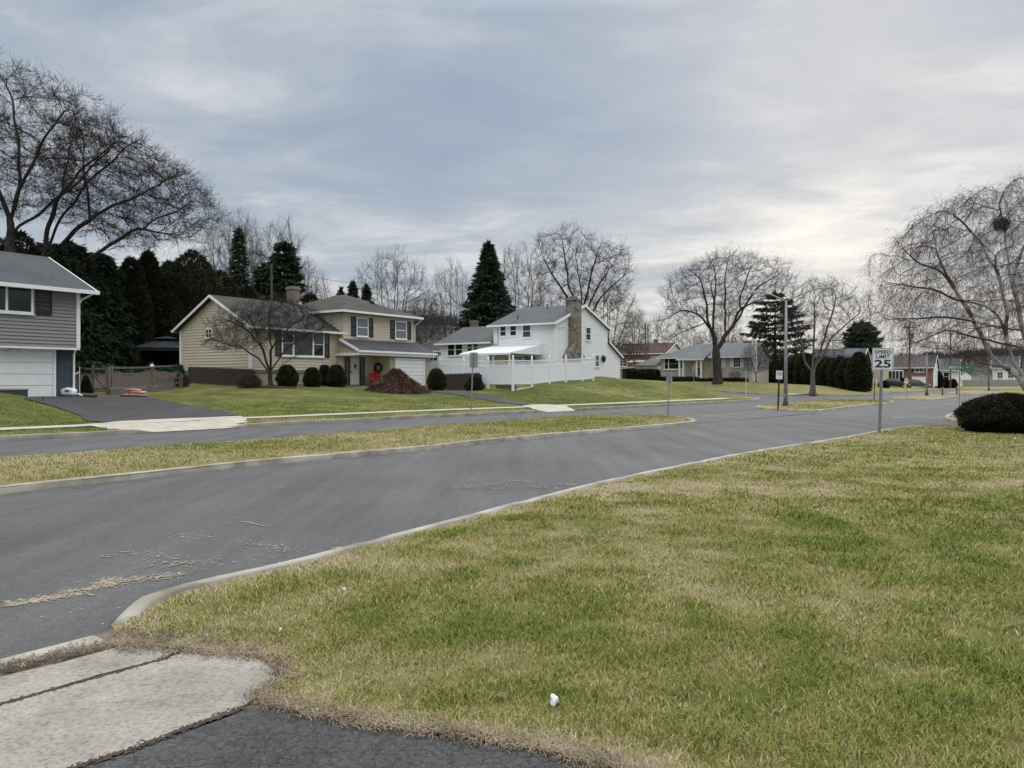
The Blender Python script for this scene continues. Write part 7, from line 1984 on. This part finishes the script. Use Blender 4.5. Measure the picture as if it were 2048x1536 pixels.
bush('dry_shrub', 497, 0, 750, 23, 'bare brown shrub at the right end of the brown fence', 'shrub', 'drytwig', 113, 3800, .28, .015, dome(.5, .7), SG, py=775, stem=.03, core=.5, rough=.25)
bush('dry_shrub', 364, 0, 748, 12, 'dry brown tuft beside the brown board fence', 'shrub', 'drytwig', 114, 2500, .26, .015, dome(.5, .7), SG, py=774, stem=.03, core=.5, rough=.25)
bush('small_cedar', 172, 0, 752, 12, 'small bright green cone-shaped cedar before the gate', 'shrub', 'yew', 115, 5000, .12, .035, lambda f: (1-f)**.8, SG, py=790, stem=.04)
t = bush('weeping_maple', 792, 0, 738, 66, 'low weeping mound of dry russet foliage before the garage', 'shrub', 'mapledead', 116, 26000, .22, .035, lambda f: max(0, 1-f)**1.05*.95+.05, SG, ry=2.0, py=784, stem=.12, core=.8, rough=.12, upw=-.35)
RG = 'clipped hedges before the brick ranch'
def box_hedge(px0, px1, Y, yt, lb, seed):
    a, b = onpx(px0, Y), onpx(px1, Y); c = (a+b)/2; h = CAMH + (HOR-yt)/FPX*Y - c.z; w = (b-a).length/2; r = np.random.default_rng(seed)
    n = 6000; P = (r.random((n, 3))*2-1)*np.array([w, .7, .5]); P[:, 2] = (P[:, 2]+.5)*h; k = r.integers(0, 3, n)
    P[k == 0, 2] = h*(.93+.12*r.random((k == 0).sum())); P[k == 1, 1] = -.7 + .1*r.normal(0, 1, (k == 1).sum()); P[k == 2, 0] = np.sign(P[k == 2, 0])*w
    V, F = leafcloud(P, r.normal(0, 1, (n, 3)) + np.array([0, -.3, .3]), .3, .1, r); mb = MB(); mb.box(-w*.96, w*.96, -.62, .62, -.3, h*.92); i0 = len(V)
    t = empty('box_hedge', c, 0, lb, 'hedge', RG); link('foliage', np_mesh('box_hedge', np.concatenate([V, np.array(mb.v)]), [F, np.array(mb.f)+i0]), MT['boxdark'], t)
box_hedge(1256, 1317, 104, 742, 'dark clipped hedge at the garage end of the brick ranch', 1)
box_hedge(1320, 1392, 105, 757, 'low dark hedge under the picture window of the ranch', 2)
box_hedge(1397, 1424, 103, 760.5, 'low dark hedge left of the big maple trunk', 3)
box_hedge(1446, 1490, 102, 760, 'low dark hedge right of the big maple trunk', 4)
bush('rounded_cedar', 1875, 150, 743, 9, 'cone-shaped dark shrub beside the white ranch', 'shrub', 'cedar', 120, 3500, .4, .13, colprof, RG)
bush('small_bush', 1768, 120, 764, 9, 'small dark bush left of the parked black sedan', 'shrub', 'boxdark', 121, 2500, .3, .1, D_, RG)
bush('small_bush', 1804, 138, 756, 5, 'small dark bush under the bay window', 'shrub', 'redtwig', 122, 1500, .3, .1, D_, RG)
bush('small_bush', 1906, 152, 759, 7, 'round dark bush before the white ranch', 'shrub', 'boxdark', 123, 2000, .3, .1, D_, RG)
bush('small_bush', 1892, 152, 757, 6, 'dark bush at the left window of the white ranch', 'shrub', 'boxdark', 124, 2000, .3, .1, D_, RG)
# the dark bush on the near lawn
b = hit(2016, 864)
me = bush_mesh('yew_bush', 130, 1.40, 1.2, CAMH + (HOR-789)/FPX*b.y - b.z, 70000, .085, .026, lambda f: (.70 + .3*min(1, f/.34)) * (max(0, 1 - max(0, (f-.34)/.66)**2.0)**.62), core=.86, rough=.12, upw=.5)
t = empty('yew_bush', b, 0, 'wide dark clipped bush on the lawn at the right edge', 'shrub'); link('crown', me, MT['boxbig'] if 'boxbig' in MT else MT['boxdark'], t); link('trunk', stem_mesh(.8, .06), MT['bark'], t)
gp = [(138, 43.5), (215, 43.5), (300, 45.3), (372, 48.5), (372, 60), (250, 58), (138, 56)]  # dark mulch bed, its colour also standing in for shade behind the fence
region('mulch_bed', [(onpx(*q).x, onpx(*q).y) for q in gp], 1.0, lambda x, y: HA(x, y) + .04, MT['mulch'], edge=.8)
# mulch bed under the small maple
bb_ = hit(541, 773.5); region('mulch_bed', [(bb_.x + 1.5*math.cos(a)*(1+.1*math.sin(3*a)), bb_.y + .9*math.sin(a)) for a in np.linspace(0, 2*math.pi, 24)[:-1]], .3, lambda x, y: HA(x, y) + .05 - .0*x, MT['mulch'], edge=.25)

# ================================================================== sky, sun, camera
w = bpy.data.worlds.new('World'); scene.world = w; w.use_nodes = True; nt = w.node_tree; nt.nodes.clear()
out = nt.nodes.new('ShaderNodeOutputWorld'); tc = nt.nodes.new('ShaderNodeTexCoord')
SUN_EL, SUN_AZ = R(24), R(24)       # azimuth to the right of the view axis
sky = nt.nodes.new('ShaderNodeTexSky'); sky.sky_type = 'NISHITA'; sky.sun_disc = False; sky.sun_elevation = SUN_EL; sky.sun_rotation = SUN_AZ; sky.air_density = 1.2; sky.dust_density = 2.0
bg1 = nt.nodes.new('ShaderNodeBackground'); bg1.inputs[1].default_value = .08; nt.links.new(sky.outputs[0], bg1.inputs[0])
sp = nt.nodes.new('ShaderNodeSeparateXYZ'); nt.links.new(tc.outputs['Generated'], sp.inputs[0])
zc = math_(nt, 'ADD', math_(nt, 'MAXIMUM', sp.outputs[2], 0.0), .09)
cx = nt.nodes.new('ShaderNodeCombineXYZ'); nt.links.new(math_(nt, 'DIVIDE', sp.outputs[0], zc), cx.inputs[0]); nt.links.new(math_(nt, 'DIVIDE', sp.outputs[1], zc), cx.inputs[1])
pv = mapping(nt, cx.outputs[0], (1.0, 1.0, 1), (0, 0, R(8)), (3.1, 1.7, 0))
nA = noise(nt, pv, .85, 7, .55, .3); nB = noise(nt, mapping(nt, pv, (.8, 1.15, 1)), 1.9, 7, .6, .5); nC = noise(nt, mapping(nt, pv, (.5, 1.0, 1), (0, 0, .2), (9, 4, 0)), .45, 3, .5)
f = math_(nt, 'ADD', math_(nt, 'MULTIPLY', nA.outputs[0], .54), math_(nt, 'MULTIPLY', nB.outputs[0], .48)); f = math_(nt, 'ADD', f, math_(nt, 'MULTIPLY', nC.outputs[0], .20))
# thin cloud low down is lit through; the deck overhead shows its grey underside
low = ramp(nt, sp.outputs[2], [(.0, .10), (.16, .055), (.30, -.0), (.46, -.03)]).outputs[0]
lowv = nt.nodes.new('ShaderNodeMapRange'); lowv.inputs[1].default_value = .02; lowv.inputs[2].default_value = .30; lowv.inputs[3].default_value = .075; lowv.inputs[4].default_value = -.05; nt.links.new(sp.outputs[2], lowv.inputs[0])
f2 = math_(nt, 'ADD', f, lowv.outputs[0])
cl = ramp(nt, f2, [(.41, (.265, .335, .44)), (.53, (.318, .378, .465)), (.615, (.40, .445, .51)), (.685, (.52, .547, .59)), (.775, (.70, .71, .715))])
# glow of the hidden sun behind the right-hand cloud
gd = nt.nodes.new('ShaderNodeVectorMath'); gd.operation = 'DOT_PRODUCT'; nt.links.new(tc.outputs['Generated'], gd.inputs[0])
gdir = Vector((math.sin(R(21.5)), math.cos(R(21.5)), math.tan(R(8.5)))).normalized(); gd.inputs[1].default_value = gdir
gl = ramp(nt, gd.outputs['Value'], [(.965, 0.), (.994, .06), (.9994, .5)]).outputs[0]
gm = math_(nt, 'MULTIPLY', gl, ramp(nt, f, [(.50, .0), (.70, 1.)]).outputs[0])
glow = mixc(nt, gm, cl.outputs[0], (.88, .86, .80), 'MIX')
# brighter deck overhead (outside the frame), boosted to light the ground and walls
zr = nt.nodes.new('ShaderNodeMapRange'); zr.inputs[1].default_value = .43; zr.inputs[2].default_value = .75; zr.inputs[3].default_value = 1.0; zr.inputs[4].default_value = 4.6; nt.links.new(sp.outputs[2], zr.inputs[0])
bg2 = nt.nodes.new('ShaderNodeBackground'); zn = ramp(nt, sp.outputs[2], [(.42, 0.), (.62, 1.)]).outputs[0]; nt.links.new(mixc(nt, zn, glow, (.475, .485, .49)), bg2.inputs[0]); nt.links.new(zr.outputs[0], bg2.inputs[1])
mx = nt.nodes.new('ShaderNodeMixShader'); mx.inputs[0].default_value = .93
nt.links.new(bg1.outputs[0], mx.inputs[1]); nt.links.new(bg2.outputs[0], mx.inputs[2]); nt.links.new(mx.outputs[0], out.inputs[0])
sl_ = bpy.data.lights.new('sun', 'SUN'); sl_.energy = .9; sl_.angle = R(25); sl_.color = (1, .95, .87); so = bpy.data.objects.new('sun', sl_); col.objects.link(so)
sd = Vector((math.sin(SUN_AZ)*math.cos(SUN_EL), math.cos(SUN_AZ)*math.cos(SUN_EL), math.sin(SUN_EL))); so.rotation_euler = sd.to_track_quat('Z', 'Y').to_euler(); so.location = (0, 0, 60)
cam = bpy.data.cameras.new('camera'); co_ = bpy.data.objects.new('camera', cam); col.objects.link(co_); scene.camera = co_
co_.location = (0, 0, CAMH); co_.rotation_euler = (math.pi/2, 0, 0); cam.sensor_width = 36; cam.lens = FPX/2048*36; cam.shift_y = -(768-HOR)/2048; cam.clip_end = 3000; cam.clip_start = .05
scene.view_settings.view_transform = 'Standard'; scene.view_settings.look = 'None'; scene.view_settings.gamma = 1; scene.view_settings.exposure = 0.22
scene.cycles.max_bounces = 5; scene.cycles.diffuse_bounces = 3; scene.cycles.glossy_bounces = 2; scene.cycles.transparent_max_bounces = 4
